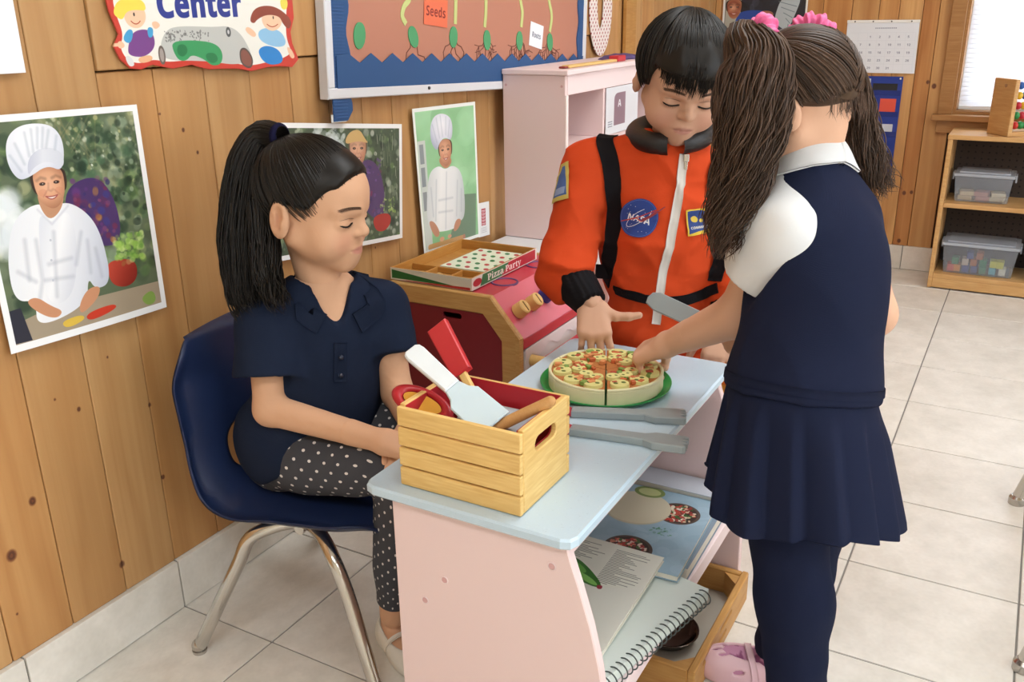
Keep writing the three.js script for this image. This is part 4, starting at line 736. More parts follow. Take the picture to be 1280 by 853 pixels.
// ------------------------------------------------------------------ pink play table
const TT = 0.458;                                        // height of the table top
{
  const x0 = 0.553, x1 = 0.879, z0 = 2.575, z1 = 3.254;
  const t = thing('play_table', 'pink wooden play table with pale blue speckled top and open shelves', 'play table', [0.58, 0, 2.6]);
  const o = [0.58, 0, 2.6];
  const top = canvasTex(512, 512, (c) => { c.fillStyle = '#bfd5e4'; c.fillRect(0, 0, 512, 512); for (let i = 0; i < 1400; i++) { c.globalAlpha = rr(0.1, 0.4); oval(c, rr(0, 512), rr(0, 512), rr(0.6, 2.2), rr(0.6, 1.6), rnd() < 0.5 ? '#dbe6ee' : '#9fb3c4', rr(0, 3)); } c.globalAlpha = 1; }, [3, 3]);
  M.blueTop = mat(0xffffff, 0.24, { map: top });
  const c = 0.018, outline = [[x0 + c, z0], [x1 - c, z0], [x1 - c * 0.3, z0 + c * 0.3], [x1, z0 + c], [x1, z1 - c], [x1 - c * 0.3, z1 - c * 0.3], [x1 - c, z1], [x0 + c, z1], [x0 + c * 0.3, z1 - c * 0.3], [x0, z1 - c], [x0, z0 + c], [x0 + c * 0.3, z0 + c * 0.3]].map(([x, z]) => [x - o[0], -(z - o[2])]).reverse();
  const tg = prism(outline, 0, 0.0155, 0.003); tg.rotateX(-Math.PI / 2); tg.translate(0, TT - 0.0155, 0); part(t, 'table_top', boxUV(tg), M.blueTop, 'pale blue speckled top');
  const xl = 0.592, curve = [[xl, 0.003], [0.930, 0.003], [0.928, 0.12], [0.922, 0.2], [0.911, 0.27], [0.897, 0.33], [0.880, 0.385], [0.868, 0.42], [0.862, 0.442], [xl, 0.442]].map(([x, y]) => [x - o[0], y]);
  const nearP = part(t, 'end_panel', prism(curve, 3.222 - o[2], 3.238 - o[2], 0.0015), M.pink);
  for (const [x, y] of [[0.842, 0.405], [0.675, 0.33], [0.64, 0.285], [0.862, 0.22], [0.66, 0.12]]) { const s = part(nearP, 'screw', cyl([x - o[0], y, 3.2375 - o[2]], [x - o[0], y, 3.2392 - o[2]], 0.005, 0.0042, 12), M.screw); const q = new THREE.TorusGeometry(0.0055, 0.0009, 5, 14); q.translate(x - o[0], y, 3.2385 - o[2]); part(nearP, 'screw_ring', q, M.pinkEdge); }
  part(t, 'end_panel', prism(curve, 2.600 - o[2], 2.616 - o[2], 0.0015), M.pink);
  part(t, 'apron', box(0.836 - o[0], 0.852 - o[0], 0.402, 0.442, 2.616 - o[2], 3.222 - o[2]), M.pink);
  part(t, 'shelf', box(0.606 - o[0], 0.904 - o[0], 0.176, 0.192, 2.616 - o[2], 3.222 - o[2]), M.pink); part(t, 'back_panel', box(0.594 - o[0], 0.605 - o[0], 0.1, 0.442, 2.616 - o[2], 3.222 - o[2]), M.pink);
  part(t, 'shelf_lip', box(0.904 - o[0], 0.917 - o[0], 0.160, 0.1915, 2.616 - o[2], 3.222 - o[2]), M.pinkEdge);
}
{
  // wooden tray on the floor under the table
  const x0 = 0.64, x1 = 0.951, z0 = 2.622, z1 = 2.94, h = 0.060, o = [x0, 0, z0];
  const t = thing('wooden_tray', 'shallow wooden tray with slotted ends on the floor under the play table', 'tray', o);
  const W = x1 - x0, D = z1 - z0;
  part(t, 'bottom', box(0.01, W - 0.01, 0.003, 0.009, 0.01, D - 0.01), mat(0xb9b2a4, 0.6), 'pale bottom');
  const side = prism([[0, 0], [D, 0], [D, h], [0, h]], 0, 0.013, 0.002, [stadium(D * 0.22, 0.044, 0.05, 0.007), stadium(D * 0.55, 0.044, 0.07, 0.007), stadium(D * 0.38, 0.022, 0.12, 0.007)]);
  const s1 = side.clone(); place(s1, [W - 0.013, 0, D], [0, 0, -1], [0, 1, 0], [1, 0, 0]); part(t, 'side', s1, oak); const s2 = side.clone(); place(s2, [0, 0, D], [0, 0, -1], [0, 1, 0], [1, 0, 0]); part(t, 'side', s2, oak);
  const end = prism([[0.013, 0], [W - 0.013, 0], [W - 0.013, h], [0.013, h]], 0, 0.013, 0.002, [stadium(W * 0.5, 0.046, 0.09, 0.008), stadium(W * 0.5, 0.026, 0.12, 0.008)]);
  part(t, 'end', end, oak); const e2 = end.clone(); e2.translate(0, 0, D - 0.013); part(t, 'end', e2, oak);
  for (const [sx, sz] of [[W - 0.013, 0.013], [W - 0.013, D - 0.013]]) { const k = sz < D / 2 ? 1 : -1; part(t, 'corner_block', prism([[sx, -sz], [sx - 0.03, -sz], [sx, -(sz + k * 0.03)]].reverse(), 0.01, h - 0.004).rotateX(-Math.PI / 2), oak); }
  // shiny lid and blue booklet in the tray
  const pr = [[0, 0.0], [0.03, 0.001], [0.045, 0.008], [0.052, 0.02], [0.054, 0.021], [0.054, 0.023], [0.049, 0.021], [0.042, 0.011], [0.028, 0.004], [0, 0.003]].map(p => new THREE.Vector2(p[0], p[1]));
  const bowl = single('metal_bowl', new THREE.LatheGeometry(pr, 36), phys(0x6f6660, 0.2, { metalness: 1 }), 'small shiny dark metal bowl in the wooden tray', 'bowl', [0.862, 0.0095, 2.815]);
  const bk = thing('blue_booklet', 'dark blue booklet lying in the wooden tray', 'book', [0.80, 0.0095, 2.83]);
  const g1 = box(-0.052, 0.052, 0, 0.002, -0.075, 0.075, 0), g2 = box(-0.05, 0.05, 0.002, 0.012, -0.073, 0.073, 0), g3 = box(-0.052, 0.052, 0.012, 0.014, -0.075, 0.075, 0);
  part(bk, 'cover', merge([g1, g3]), mat(0x3a5585, 0.45)); part(bk, 'pages', g2, M.paper);
  bk.position.set(0.745, 0.0095, 2.77); bk.rotation.y = 0.2;
}
{
  // books on the middle shelf: local corners in metres on the shelf
  const SH = 0.192;
  const book = (name, label, cx, cz, y, w, d, th, rot, coverCol, tex, tilt = 0) => {
    const t = thing(name, label, 'book', [cx, y, cz]); t.rotation.set(0, rot, tilt);
    part(t, 'pages', box(-w / 2 + 0.002, w / 2 - 0.002, 0.0012, th - 0.0012, -d / 2 + 0.002, d / 2 - 0.002, 0), mat(0xe2ddd0, 0.85));
    part(t, 'back_cover', box(-w / 2, w / 2, 0, 0.0012, -d / 2, d / 2, 0), mat(coverCol, 0.4));
    part(t, 'front_cover', sheet([-w / 2, th - 0.0012, -d / 2], [w / 2, th - 0.0012, -d / 2], [w / 2, th - 0.0012, d / 2], [-w / 2, th - 0.0012, d / 2], 0.0012, null, 2, 2), mat(0xffffff, 0.35, tex ? { map: tex } : { color: coverCol }));
    return t;
  };
  const food = canvasTex(640, 768, (c, W, H) => {
    c.fillStyle = '#9db8c9'; c.fillRect(0, 0, W, H); foliage(c, 0, 0, W, H, 60, ['#a6c0d0', '#94b0c2'], 30, 90);
    const plate = (x, y, r, col, n, cols) => { oval(c, x, y, r, r * 0.92, col); oval(c, x, y, r * 0.86, r * 0.8, '#3c2f28'); for (let i = 0; i < n; i++) { const a = rr(0, 6.28), d = Math.sqrt(rnd()) * r * 0.8; oval(c, x + Math.cos(a) * d, y + Math.sin(a) * d * 0.9, rr(6, 18), rr(5, 12), cols[(rnd() * cols.length) | 0], rr(0, 3)); } };
    plate(470, 210, 120, '#5a4a44', 150, ['#c0392f', '#d9c2a0', '#3f6b34', '#e8dcc8', '#b5483a', '#8a2f2a']); plate(330, 640, 130, '#5a4a44', 150, ['#b83a34', '#d0806a', '#4a6b38', '#e2cfc0', '#8f2d2a']);
    oval(c, 240, 240, 190, 175, '#cbbfa4'); oval(c, 240, 232, 186, 168, '#d8ceb4'); oval(c, 250, 50, 90, 60, '#7d8f4c'); oval(c, 250, 50, 66, 40, '#c3c78c');
    foliage(c, 380, 380, 500, 450, 20, ['#4a8a5a', '#3a6b4a'], 5, 12);
  });
  const recipe = canvasTex(640, 900, (c, W, H) => {
    c.fillStyle = '#eceade'; c.fillRect(0, 0, W, H); c.fillStyle = '#77746c'; for (let i = 0; i < 24; i++) c.fillRect(400, 40 + i * 12, 60 + 140 * hash3(i, 1, 6), 4); for (let i = 0; i < 12; i++) c.fillRect(130, 40 + i * 12, 60 + 180 * hash3(i, 2, 6), 4);
    smoothFill(c, [[120, 210], [230, 180], [340, 240], [450, 330], [440, 365], [330, 350], [210, 300], [120, 280]], '#3f7a30'); smoothFill(c, [[150, 225], [250, 210], [350, 270], [310, 300], [220, 270]], '#6fae4c'); smoothFill(c, [[290, 280], [370, 300], [440, 345], [400, 352], [320, 325]], '#8fca66'); smoothFill(c, [[425, 340], [455, 335], [460, 365], [435, 368]], '#b03a4a');
    smoothFill(c, [[130, 340], [220, 360], [300, 420], [290, 450], [200, 430], [130, 390]], '#2a2622'); smoothFill(c, [[120, 460], [220, 480], [340, 560], [320, 590], [200, 560], [110, 510]], '#ddc64a');
    c.fillStyle = '#77746c'; for (let i = 0; i < 6; i++) c.fillRect(90, 850 - 0 + i * 8 - 10, 200, 3); for (let i = 0; i < 5; i++) c.fillRect(470, 640 + i * 16, 90, 3);
  });
  book('cookbook', 'blue cookbook with plates of food on its cover', 0.803, 2.812, SH + 0.0240, 0.205, 0.255, 0.012, 0.05, 0x8fa9bb, food);
  book('grey_book', 'grey blue book lying under the blue cookbook', 0.803, 2.768, SH + 0.0005, 0.215, 0.245, 0.023, 0.02, 0x8393a3, null);
  book('recipe_magazine', 'open recipe page with green vegetable photo lying by the end panel', 0.776, 3.054, SH + 0.0295, 0.205, 0.295, 0.008, 0.0, 0xe9e6da, recipe).rotation.x = 0.05;
  book('thick_book', 'thick pale book with page edges showing at the far end of the shelf', 0.80, 2.652, SH + 0.0240, 0.19, 0.060, 0.02, 0.0, 0xc5cad4, null);
  const sp = thing('spiral_notebook', 'white spiral notebook with wire binding hanging over the shelf edge', 'notebook', [0.8255, SH + 0.0005, 3.038]);
  sp.rotation.y = -0.22;
  const W = 0.21, D = 0.285, th = 0.020;
  part(sp, 'pages', box(-W / 2, W / 2, 0.001, th - 0.001, -D / 2, D / 2, 0.001), mat(0xdfe8e2, 0.7)); part(sp, 'cover', box(-W / 2, W / 2, th - 0.001, th, -D / 2, D / 2, 0), mat(0xe3ece6, 0.5)); part(sp, 'back_cover', box(-W / 2, W / 2, 0, 0.001, -D / 2, D / 2, 0), mat(0xcfd6d2, 0.5));
  const rg = new THREE.TorusGeometry(0.0125, 0.0011, 6, 18); rg.rotateX(0); const wire = mat(0x59605f, 0.35, { metalness: 0.7 });
  for (let k = 0; k < 22; k++) { const r = part(sp, 'wire_ring', rg, wire); r.position.set(W / 2 - 0.002, th / 2, -D / 2 + 0.012 + k * 0.0124); }
}
// ------------------------------------------------------------------ chairs
function makeChair(label, pos, heading, group) {
  const t = thing('school_chair', label, 'chair', pos, group); t.rotation.y = heading;
  // side profile of the shell: from the seat front up to the top of the back (local x forward, y up)
  const prof = [[0.196, 0.262], [0.192, 0.284], [0.17, 0.296], [0.09, 0.291], [0.0, 0.283], [-0.07, 0.284], [-0.108, 0.304], [-0.126, 0.345], [-0.134, 0.405], [-0.141, 0.475], [-0.149, 0.54], [-0.156, 0.568], [-0.168, 0.563]];
  const curve = new THREE.CatmullRomCurve3(prof.map(p => new THREE.Vector3(p[0], p[1], 0)), false, 'centripetal');
  const NU = 120, NV = 48, th = 0.006;
  const half = s => s < 0.16 ? lerp(0.105, 0.166, Math.sin(s / 0.16 * Math.PI / 2)) : s < 0.5 ? 0.166 : s < 0.8 ? lerp(0.166, 0.157, sstep(0.5, 0.7, s)) : 0.157 * (1 - 0.36 * Math.pow((s - 0.8) / 0.2, 3));
  const P = (s, v) => {
    const c = curve.getPointAt(clamp(s)), tg = curve.getTangentAt(clamp(s)), n = [tg.y, -tg.x];     // n: up from the seat, forward from the back
    const up = Math.pow(Math.abs(v), 3.2), edge = lerp(0.012, 0.030, sstep(0.3, 0.55, s)) * up * (1 - sstep(0.84, 0.95, s)), dish = -0.006 * (1 - v * v) * sstep(0.08, 0.3, s);
    const roll = -0.016 * Math.pow(Math.max(0, Math.abs(v) - 0.9) / 0.1, 2) * (1 - sstep(0.84, 0.95, s));
    const k = -(edge + dish + roll);
    return [c.x + n[0] * k, c.y + n[1] * k, v * half(s)];
  };
  const holeHalf = s => { const q = Math.abs((s - 0.625) / 0.085); return q >= 1 ? 0.0015 : Math.max(0.0015, 0.5 * Math.pow(1 - q * q * q, 1 / 2.6)); };
  const colV = (s, j) => { const a = NV / 4, h = holeHalf(s); return j <= a ? lerp(-1, -h, j / a) : j >= 3 * a ? lerp(h, 1, (j - 3 * a) / a) : lerp(-h, h, (j - a) / (2 * a)); };
  const pos3 = [], idx = [], id = new Map();
  const nrm = (s, v) => { const a = P(s + 0.004, v), b = P(s - 0.004, v), c = P(s, Math.min(1, v + 0.01)), d = P(s, Math.max(-1, v - 0.01)); return vnorm(vcross(vsub(c, d), vsub(a, b))); };
  const grid = []; for (let i = 0; i <= NU; i++) for (let j = 0; j <= NV; j++) { const s = i / NU, v = colV(s, j); const p = P(s, v), n = nrm(s, v); grid.push([p, n]); }
  const N = grid.length; for (const k of [0.5, -0.5]) for (const [p, n] of grid) pos3.push(p[0] + n[0] * th * k, p[1] + n[1] * th * k, p[2] + n[2] * th * k);
  const cell = (i, j) => i >= 0 && j >= 0 && i < NU && j < NV && !(j >= NV / 4 && j < 3 * NV / 4 && Math.abs((i + 0.5) / NU - 0.625) < 0.085);
  for (let i = 0; i < NU; i++) for (let j = 0; j < NV; j++) {
    if (!cell(i, j)) continue; const a = i * (NV + 1) + j, b = a + 1, c = a + NV + 2, d = a + NV + 1;
    idx.push(a, b, c, a, c, d, N + a, N + c, N + b, N + a, N + d, N + c);
    const wall = (p, q) => idx.push(p, N + p, q, q, N + p, N + q);
    if (!cell(i - 1, j)) wall(a, b); if (!cell(i + 1, j)) wall(c, d); if (!cell(i, j - 1)) wall(d, a); if (!cell(i, j + 1)) wall(b, c);
  }
  const g = new THREE.BufferGeometry(); g.setAttribute('position', new THREE.Float32BufferAttribute(pos3, 3)); g.setIndex(idx); g.computeVertexNormals();
  part(t, 'shell', g, M.navyPlastic, 'navy plastic seat and back');
  // tube legs
  for (const s of [-1, 1]) {
    part(t, 'leg', tube([[0.06, 0.262, s * 0.115], [0.10, 0.258, s * 0.140], [0.135, 0.235, s * 0.163], [0.155, 0.19, s * 0.168], [0.195, 0.08, s * 0.184], [0.220, 0.014, s * 0.1945]], 0.0118, 40, 14), M.chrome, 'chrome tube leg');
    part(t, 'leg', tube([[0.03, 0.262, s * 0.115], [0.0, 0.258, s * 0.138], [-0.035, 0.24, s * 0.158], [-0.06, 0.19, s * 0.166], [-0.115, 0.08, s * 0.182], [-0.147, 0.014, s * 0.1945]], 0.0118, 40, 14), M.chrome, 'chrome tube leg');
    for (const x of [0.2215, -0.149]) part(t, 'foot_cap', merge([cyl([x, 0.0, s * 0.195], [x, 0.006, s * 0.195], 0.0125, 0.0132, 20), sphere([x, 0.0135, s * 0.195], 0.0132, 20, 14)]), phys(0xb8b4ae, 0.25, { metalness: 0.9 }), 'metal glide');
  }
  part(t, 'cross_bar', cyl([0.045, 0.256, -0.13], [0.045, 0.256, 0.13], 0.0095), M.chrome, 'chrome bar');
  return t;
}
const CHAIR = { pos: [0.258, 0, 3.022], turn: 0.1222 };
makeChair('navy plastic school chair with chrome legs under the seated girl', CHAIR.pos, CHAIR.turn);
{
  // corner of another table beyond the right edge: only its chrome legs come into view
  const t = thing('activity_table', 'table with chrome legs whose feet show on the tile floor', 'table', [1.39, 0, 1.98]);
  const g = (x, z, dx) => { part(t, 'leg', cyl([x, 0.012, z], [x + dx, 0.475, z], 0.0125), M.chrome, 'chrome leg'); part(t, 'foot_cap', merge([cyl([x, 0, z], [x, 0.016, z], 0.017, 0.017), cyl([x, 0.016, z], [x, 0.022, z], 0.017, 0.0125)]), phys(0xb8b4ae, 0.25, { metalness: 0.9 }), 'metal glide'); };
  g(0, 0, 0.12); g(0.03, 0.616, 0.1); g(1.0, 0, -0.1); g(1.0, 0.616, -0.1);
  part(t, 'table_top', box(0.06, 1.0, 0.475, 0.497, -0.1, 0.72, 0.005), mat(0xc9b48c, 0.4));
}
// ------------------------------------------------------------------ things on the play table
// slab: outline in metres (along, across), laid from a towards b; 'face' is roughly the direction its flat side looks
function slab(outline, thick, a, b, face, bevel = 0.0015, holes = []) {
  const x = vnorm(vsub(b, a)), z0 = vsub(face, vmul(x, vdot(face, x))), z = vnorm(z0), y = vcross(z, x);
  return place(prism(outline, -thick / 2, thick / 2, bevel, holes), a, x, y, z);
}
const towardCam = p => vnorm(vsub(CAM, p));
const shift = (g, o) => { g.translate(-o[0], -o[1], -o[2]); return g; };
{
  const x0 = 0.604, x1 = 0.794, z0 = 3.088, z1 = 3.231, y0 = TT, H = 0.1205, o = [x0, y0, z0], W = x1 - x0, D = z1 - z0;
  const t = thing('wooden_crate', 'small slatted wooden crate of toy utensils on the play table', 'crate', o);
  const redIn = mat(0xb5222e, 0.5);
  for (let k = 0; k < 4; k++) { const y = 0.001 + k * 0.0299; for (const [a, b] of [[D - 0.008, D], [0, 0.008]]) part(t, 'slat', box(0, W, y, y + 0.0272, a, b, 0.002), birch); }
  const end = prism([[0.0085, 0.0015], [D - 0.0085, 0.0015], [D - 0.0085, H - 0.0005], [0.0085, H - 0.0005]], 0, 0.009, 0.0015, [stadium(D / 2, 0.086, 0.062, 0.02)]);
  for (const x of [0.0, W - 0.009]) { const g = end.clone(); place(g, [x, 0, D], [0, 0, -1], [0, 1, 0], [1, 0, 0]); part(t, 'end_panel', g, birch); }
  part(t, 'bottom', box(0.009, W - 0.009, 0.002, 0.008, 0.0085, D - 0.0085), birch);
  const lin = prism([[0.009, 0.009], [D - 0.009, 0.009], [D - 0.009, H - 0.002], [0.009, H - 0.002]], 0, 0.001, 0, [stadium(D / 2, 0.086, 0.062, 0.02)]);
  { const g = lin.clone(); place(g, [0.0092, 0, D], [0, 0, -1], [0, 1, 0], [1, 0, 0]); part(t, 'red_lining', g, redIn, 'red painted inside'); const h = lin.clone(); place(h, [W - 0.0102, 0, D], [0, 0, -1], [0, 1, 0], [1, 0, 0]); part(t, 'red_lining', h, redIn, 'red painted inside'); }
  part(t, 'red_lining', box(0.0102, W - 0.0102, 0.009, H - 0.002, 0.0082, 0.0092, 0), redIn, 'red painted inside'); part(t, 'red_lining', box(0.0102, W - 0.0102, 0.009, 0.088, D - 0.0092, D - 0.0082, 0), redIn, 'red painted inside');
  // white turner
  const a = at(513, 437, 1.285), e = at(618, 531, 1.205), L = vlen(vsub(e, a));
  const outl = [[0, -0.009], [0.004, -0.0135], [0.012, -0.015], [0.09, -0.0125], [0.105, -0.017], [0.115, -0.025], [L, -0.027], [L, 0.027], [0.115, 0.025], [0.105, 0.017], [0.09, 0.0125], [0.012, 0.015], [0.004, 0.0135], [0, 0.009]];
  const s = thing('toy_spatula', 'white toy spatula leaning out of the slatted crate', 'spatula', e);
  part(s, 'handle', shift(slab(outl.filter(p => p[0] <= 0.091), 0.0085, a, e, [0.5, 0.75, 0.6], 0.002), e), mat(0xdfe6ea, 0.4)); part(s, 'blade', shift(slab(outl.filter(p => p[0] >= 0.09), 0.005, a, e, [0.5, 0.75, 0.6], 0.0015), e), mat(0xc6d8e0, 0.4), 'pale blue white blade');
  // red handled turner
  const ra = at(547, 408, 1.335), rb = at(600, 508, 1.255), rL = vlen(vsub(rb, ra));
  const r = thing('red_handled_turner', 'toy utensil with flat red handle standing in the slatted crate', 'spatula', rb);
  part(r, 'handle', shift(slab([[0, -0.017], [0.093, -0.015], [0.093, 0.015], [0, 0.017]], 0.013, ra, rb, [0.25, 0.3, 0.9], 0.002), rb), mat(0xc42d33, 0.4), 'red painted handle');
  part(r, 'shaft', shift(slab([[0.093, -0.006], [rL, -0.006], [rL, 0.006], [0.093, 0.006]], 0.010, ra, rb, [0.25, 0.3, 0.9], 0.002), rb), birch, 'bare wood shaft');
  // red ring handle
  const ca = at(528, 505, 1.265), ra2 = at(496, 488, 1.275), dir = vnorm(vsub(at(566, 522, 1.25), ra2)), nn = vnorm(vsub([0.15, 0.9, 0.5], vmul(dir, vdot([0.15, 0.9, 0.5], dir)))), side = vcross(nn, dir);
  const ring = new THREE.TorusGeometry(0.026, 0.0065, 10, 32); ring.scale(1.5, 0.72, 1); place(ring, [0, 0, 0], dir, side, nn);
  const cu = thing('toy_pizza_cutter', 'red looped handle of a toy cutter in the slatted crate', 'pizza cutter', ca); part(cu, 'loop', ring, mat(0xb3212d, 0.35), 'red loop handle');
  const inner = new THREE.CylinderGeometry(0.02, 0.02, 0.006, 24); inner.rotateX(Math.PI / 2); inner.scale(1.5, 0.6, 1); place(inner, [0, 0, 0], dir, side, nn); part(cu, 'grip_inset', inner, mat(0xe0a338, 0.4), 'yellow inset');
  part(cu, 'shaft', cyl(vmul(dir, 0.042), vadd(vmul(dir, 0.085), [0, -0.035, 0]), 0.006, 0.006, 10), mat(0xb3212d, 0.35));
  // wooden spoon
  const sa = at(688, 502, 1.205), sb = [0.715, TT + 0.085, 3.185]; const sp = thing('wooden_spoon', 'wooden spoon handle resting on the rim of the slatted crate', 'spoon', sb);
  part(sp, 'handle', shift(merge([cyl(sb, sa, 0.0085, 0.0075), sphere(sa, 0.0075)]), sb), mat(0xd3ab78, 0.5, { map: withRepeat(mapleTex, 4) }));
  part(sp, 'bowl', shift(sphere(vadd(sb, vmul(vnorm(vsub(sb, sa)), 0.012)), [0.015, 0.008, 0.012]), sb), mat(0xd3ab78, 0.5));
  // pale board inside
  const bq = [at(560, 508, 1.27), at(612, 495, 1.275), at(690, 508, 1.22), at(640, 528, 1.20)];
  const cent = vmul(bq.reduce(vadd), 0.25);
  const pb = [[0.636, 3.105], [0.775, 3.105], [0.775, 3.168], [0.66, 3.168]];
  const g = prism(pb.map(([x, z]) => [x - 0.636, -(z - 3.105)]), 0, 0.006, 0.001); g.rotateX(-Math.PI / 2);
  single('toy_tray_board', g, mat(0xb9c9d4, 0.4), 'pale blue flat toy board lying inside the slatted crate', 'board', [0.636, TT + 0.083, 3.105]);
}
{
  // green plate, six pizza slices
  const cx = 0.713, cz = 2.778, pr = [[0, 0], [0.096, 0], [0.102, 0.002], [0.113, 0.010], [0.1135, 0.012], [0.112, 0.0128], [0.104, 0.0062], [0.096, 0.0045], [0, 0.0045]].map(p => new THREE.Vector2(...p));
  single('green_plate', new THREE.LatheGeometry(pr, 64), mat(0x2c9148, 0.35), 'round green plate under the toy pizza', 'plate', [cx, TT, cz]);
  const crust = mat(0xe3deb6, 0.55, { bumpMap: speck, bumpScale: 0.0003 }), sauce = mat(0xb5713a, 0.6, { bumpMap: speck, bumpScale: 0.0008 }), ringM = mat(0xdbd68e, 0.5), spot = mat(0x5d6b2c, 0.6), bit = [mat(0xc2663a, 0.5), mat(0xb0452f, 0.5), mat(0xd9905a, 0.5)], leafM = mat(0x7a9a4c, 0.5);
  const a0 = Math.atan2(4.13 - cz, 1.293 - cx);          // the cut that faces the room
  const R = 0.0975;
  const topping = ['pepper rings over orange bits', 'pepper rings by the front cut', 'pepper rings and red bits', 'two large pepper rings', 'red bits towards the far rim', 'green leaves and pepper rings'];
  for (let k = 0; k < 6; k++) {
    const lo = a0 + k * Math.PI / 3 + 0.004, hi = a0 + (k + 1) * Math.PI / 3 - 0.004, mid = (lo + hi) / 2;
    const off = k === 5 ? [0.002, 0.0012, -0.0005] : [0, 0, 0];
    const t = thing('pizza_slice', 'toy pizza slice with ' + topping[k], 'pizza slice', [cx + Math.cos(mid) * 0.0012 + off[0], TT + 0.0047 + off[1], cz + Math.sin(mid) * 0.0012 + off[2]], 'toy pizza slices on the green plate');
    const sector = (r0, r1, n = 12) => { const p = []; for (let i = 0; i <= n; i++) { const a = lerp(lo, hi, i / n); p.push([Math.cos(a) * r1, -Math.sin(a) * r1]); } if (r0 <= 0) p.push([0, 0]); else for (let i = n; i >= 0; i--) { const a = lerp(lo, hi, i / n); p.push([Math.cos(a) * r0, -Math.sin(a) * r0]); } return p; };
    const flat = (pts, y0, y1, b) => { const g = prism(pts, 0, y1 - y0, b); g.rotateX(-Math.PI / 2); g.translate(0, y0, 0); return g; };
    part(t, 'base', flat(sector(0, R), 0, 0.024, 0.0012), crust, 'cream crust'); part(t, 'sauce', flat(sector(0, R - 0.005), 0.0235, 0.0262, 0.0008), sauce, 'brown orange sauce'); part(t, 'rim', flat(sector(R - 0.005, R), 0.0235, 0.0285, 0.0012), crust, 'cream rim');
    const rings = [[0.075, -0.26], [0.076, 0.25], [0.046, -0.2], [0.044, 0.3]];
    rings.forEach(([r, da], i) => {
      if ((k === 2 || k === 4) && i === 2) return;
      const a = mid + da, c = [Math.cos(a) * r, 0.0262, Math.sin(a) * r], rad = i < 2 ? 0.0165 : 0.0125;
      const g = new THREE.CylinderGeometry(rad * 0.94, rad, 0.0055, 22); g.translate(c[0], c[1] + 0.0027 + (i > 1 ? 0.0006 : 0), c[2]);
      const rg = part(t, 'pepper_ring', g, ringM, 'yellow green ring');
      for (const s of [-1, 1]) part(rg, 'spot', sphere([c[0] + Math.cos(a + 1.5) * s * rad * 0.42, c[1] + 0.0056, c[2] + Math.sin(a + 1.5) * s * rad * 0.42], [rad * 0.26, 0.0012, rad * 0.2], 8, 6), spot);
    });
    for (let i = 0; i < 16; i++) {
      const r = 0.018 + 0.066 * Math.sqrt(hash3(i, k, 21)), a = mid + (hash3(i, k, 22) - 0.5) * 0.8, s = 0.0035 + 0.003 * hash3(i, k, 23);
      const g = box(-s, s, 0, s * 1.1, -s * 0.7, s * 0.7, 0.001); g.rotateY(hash3(i, k, 24) * 3); g.translate(Math.cos(a) * r, 0.0265, Math.sin(a) * r);
      part(t, 'topping_bit', g, i % 5 === 4 ? leafM : bit[i % 3]);
    }
  }
  // grey toy forks
  const fork = (a, b, label) => {
    const A = [a[0], TT + 0.0065, a[1]], B = [b[0], TT + 0.0065, b[1]], L = Math.hypot(a[0] - b[0], a[1] - b[1]);
    const t = thing('toy_fork', label, 'toy fork', A), grey = mat(0x949fa3, 0.45);
    const tines = []; const n = 4; const w = 0.019; tines.push([0.012, -0.010], [L - 0.065, -0.011], [L - 0.05, -w], [L - 0.004, -w]);
    for (let i = 0; i < 3; i++) { const y = lerp(-w, w, (i + 1) / 4); tines.push([L, y - 0.008], [L, y - 0.0025], [L - 0.008, y], [L, y + 0.0025]); } tines.push([L - 0.0, w - 0.003], [L - 0.004, w], [L - 0.05, w], [L - 0.065, 0.011], [0.012, 0.010]);
    part(t, 'body', shift(slab(tines, 0.0125, A, B, [0, 1, 0], 0.0015), A), grey, 'grey painted body');
    part(t, 'handle_end', shift(slab([[-0.02, -0.0095], [0.012, -0.0095], [0.012, 0.0095], [-0.02, 0.0095]], 0.0128, A, B, [0, 1, 0], 0.003), A), mat(0xb8303a, 0.45), 'red handle end');
  };
  fork([0.703, 2.920], [0.883, 2.850], 'grey toy fork lying against the green plate'); fork([0.730, 2.978], [0.918, 2.945], 'grey toy fork lying nearer the slatted crate');
}
// ------------------------------------------------------------------ bodies: signed distance fields meshed with surface nets
const smin = (a, b, k) => { const h = Math.max(k - Math.abs(a - b), 0) / k; return Math.min(a, b) - h * h * k * 0.25; };
const smax = (a, b, k) => -smin(-a, -b, k);
function sdCone(p, a, b, ra, rb) { // tapered capsule
  const abx = b[0] - a[0], aby = b[1] - a[1], abz = b[2] - a[2], px = p[0] - a[0], py = p[1] - a[1], pz = p[2] - a[2];
  const h = clamp((px * abx + py * aby + pz * abz) / (abx * abx + aby * aby + abz * abz + 1e-12));
  return Math.hypot(px - abx * h, py - aby * h, pz - abz * h) - (ra + (rb - ra) * h);
}
const sdBall = (p, c, r) => Math.hypot(p[0] - c[0], p[1] - c[1], p[2] - c[2]) - r;
function sdEll(p, c, r) {
  const x = p[0] - c[0], y = p[1] - c[1], z = p[2] - c[2];
  const k0 = Math.hypot(x / r[0], y / r[1], z / r[2]), k1 = Math.hypot(x / (r[0] * r[0]), y / (r[1] * r[1]), z / (r[2] * r[2]));
  return k1 < 1e-9 ? -Math.min(...r) : k0 * (k0 - 1) / k1;
}
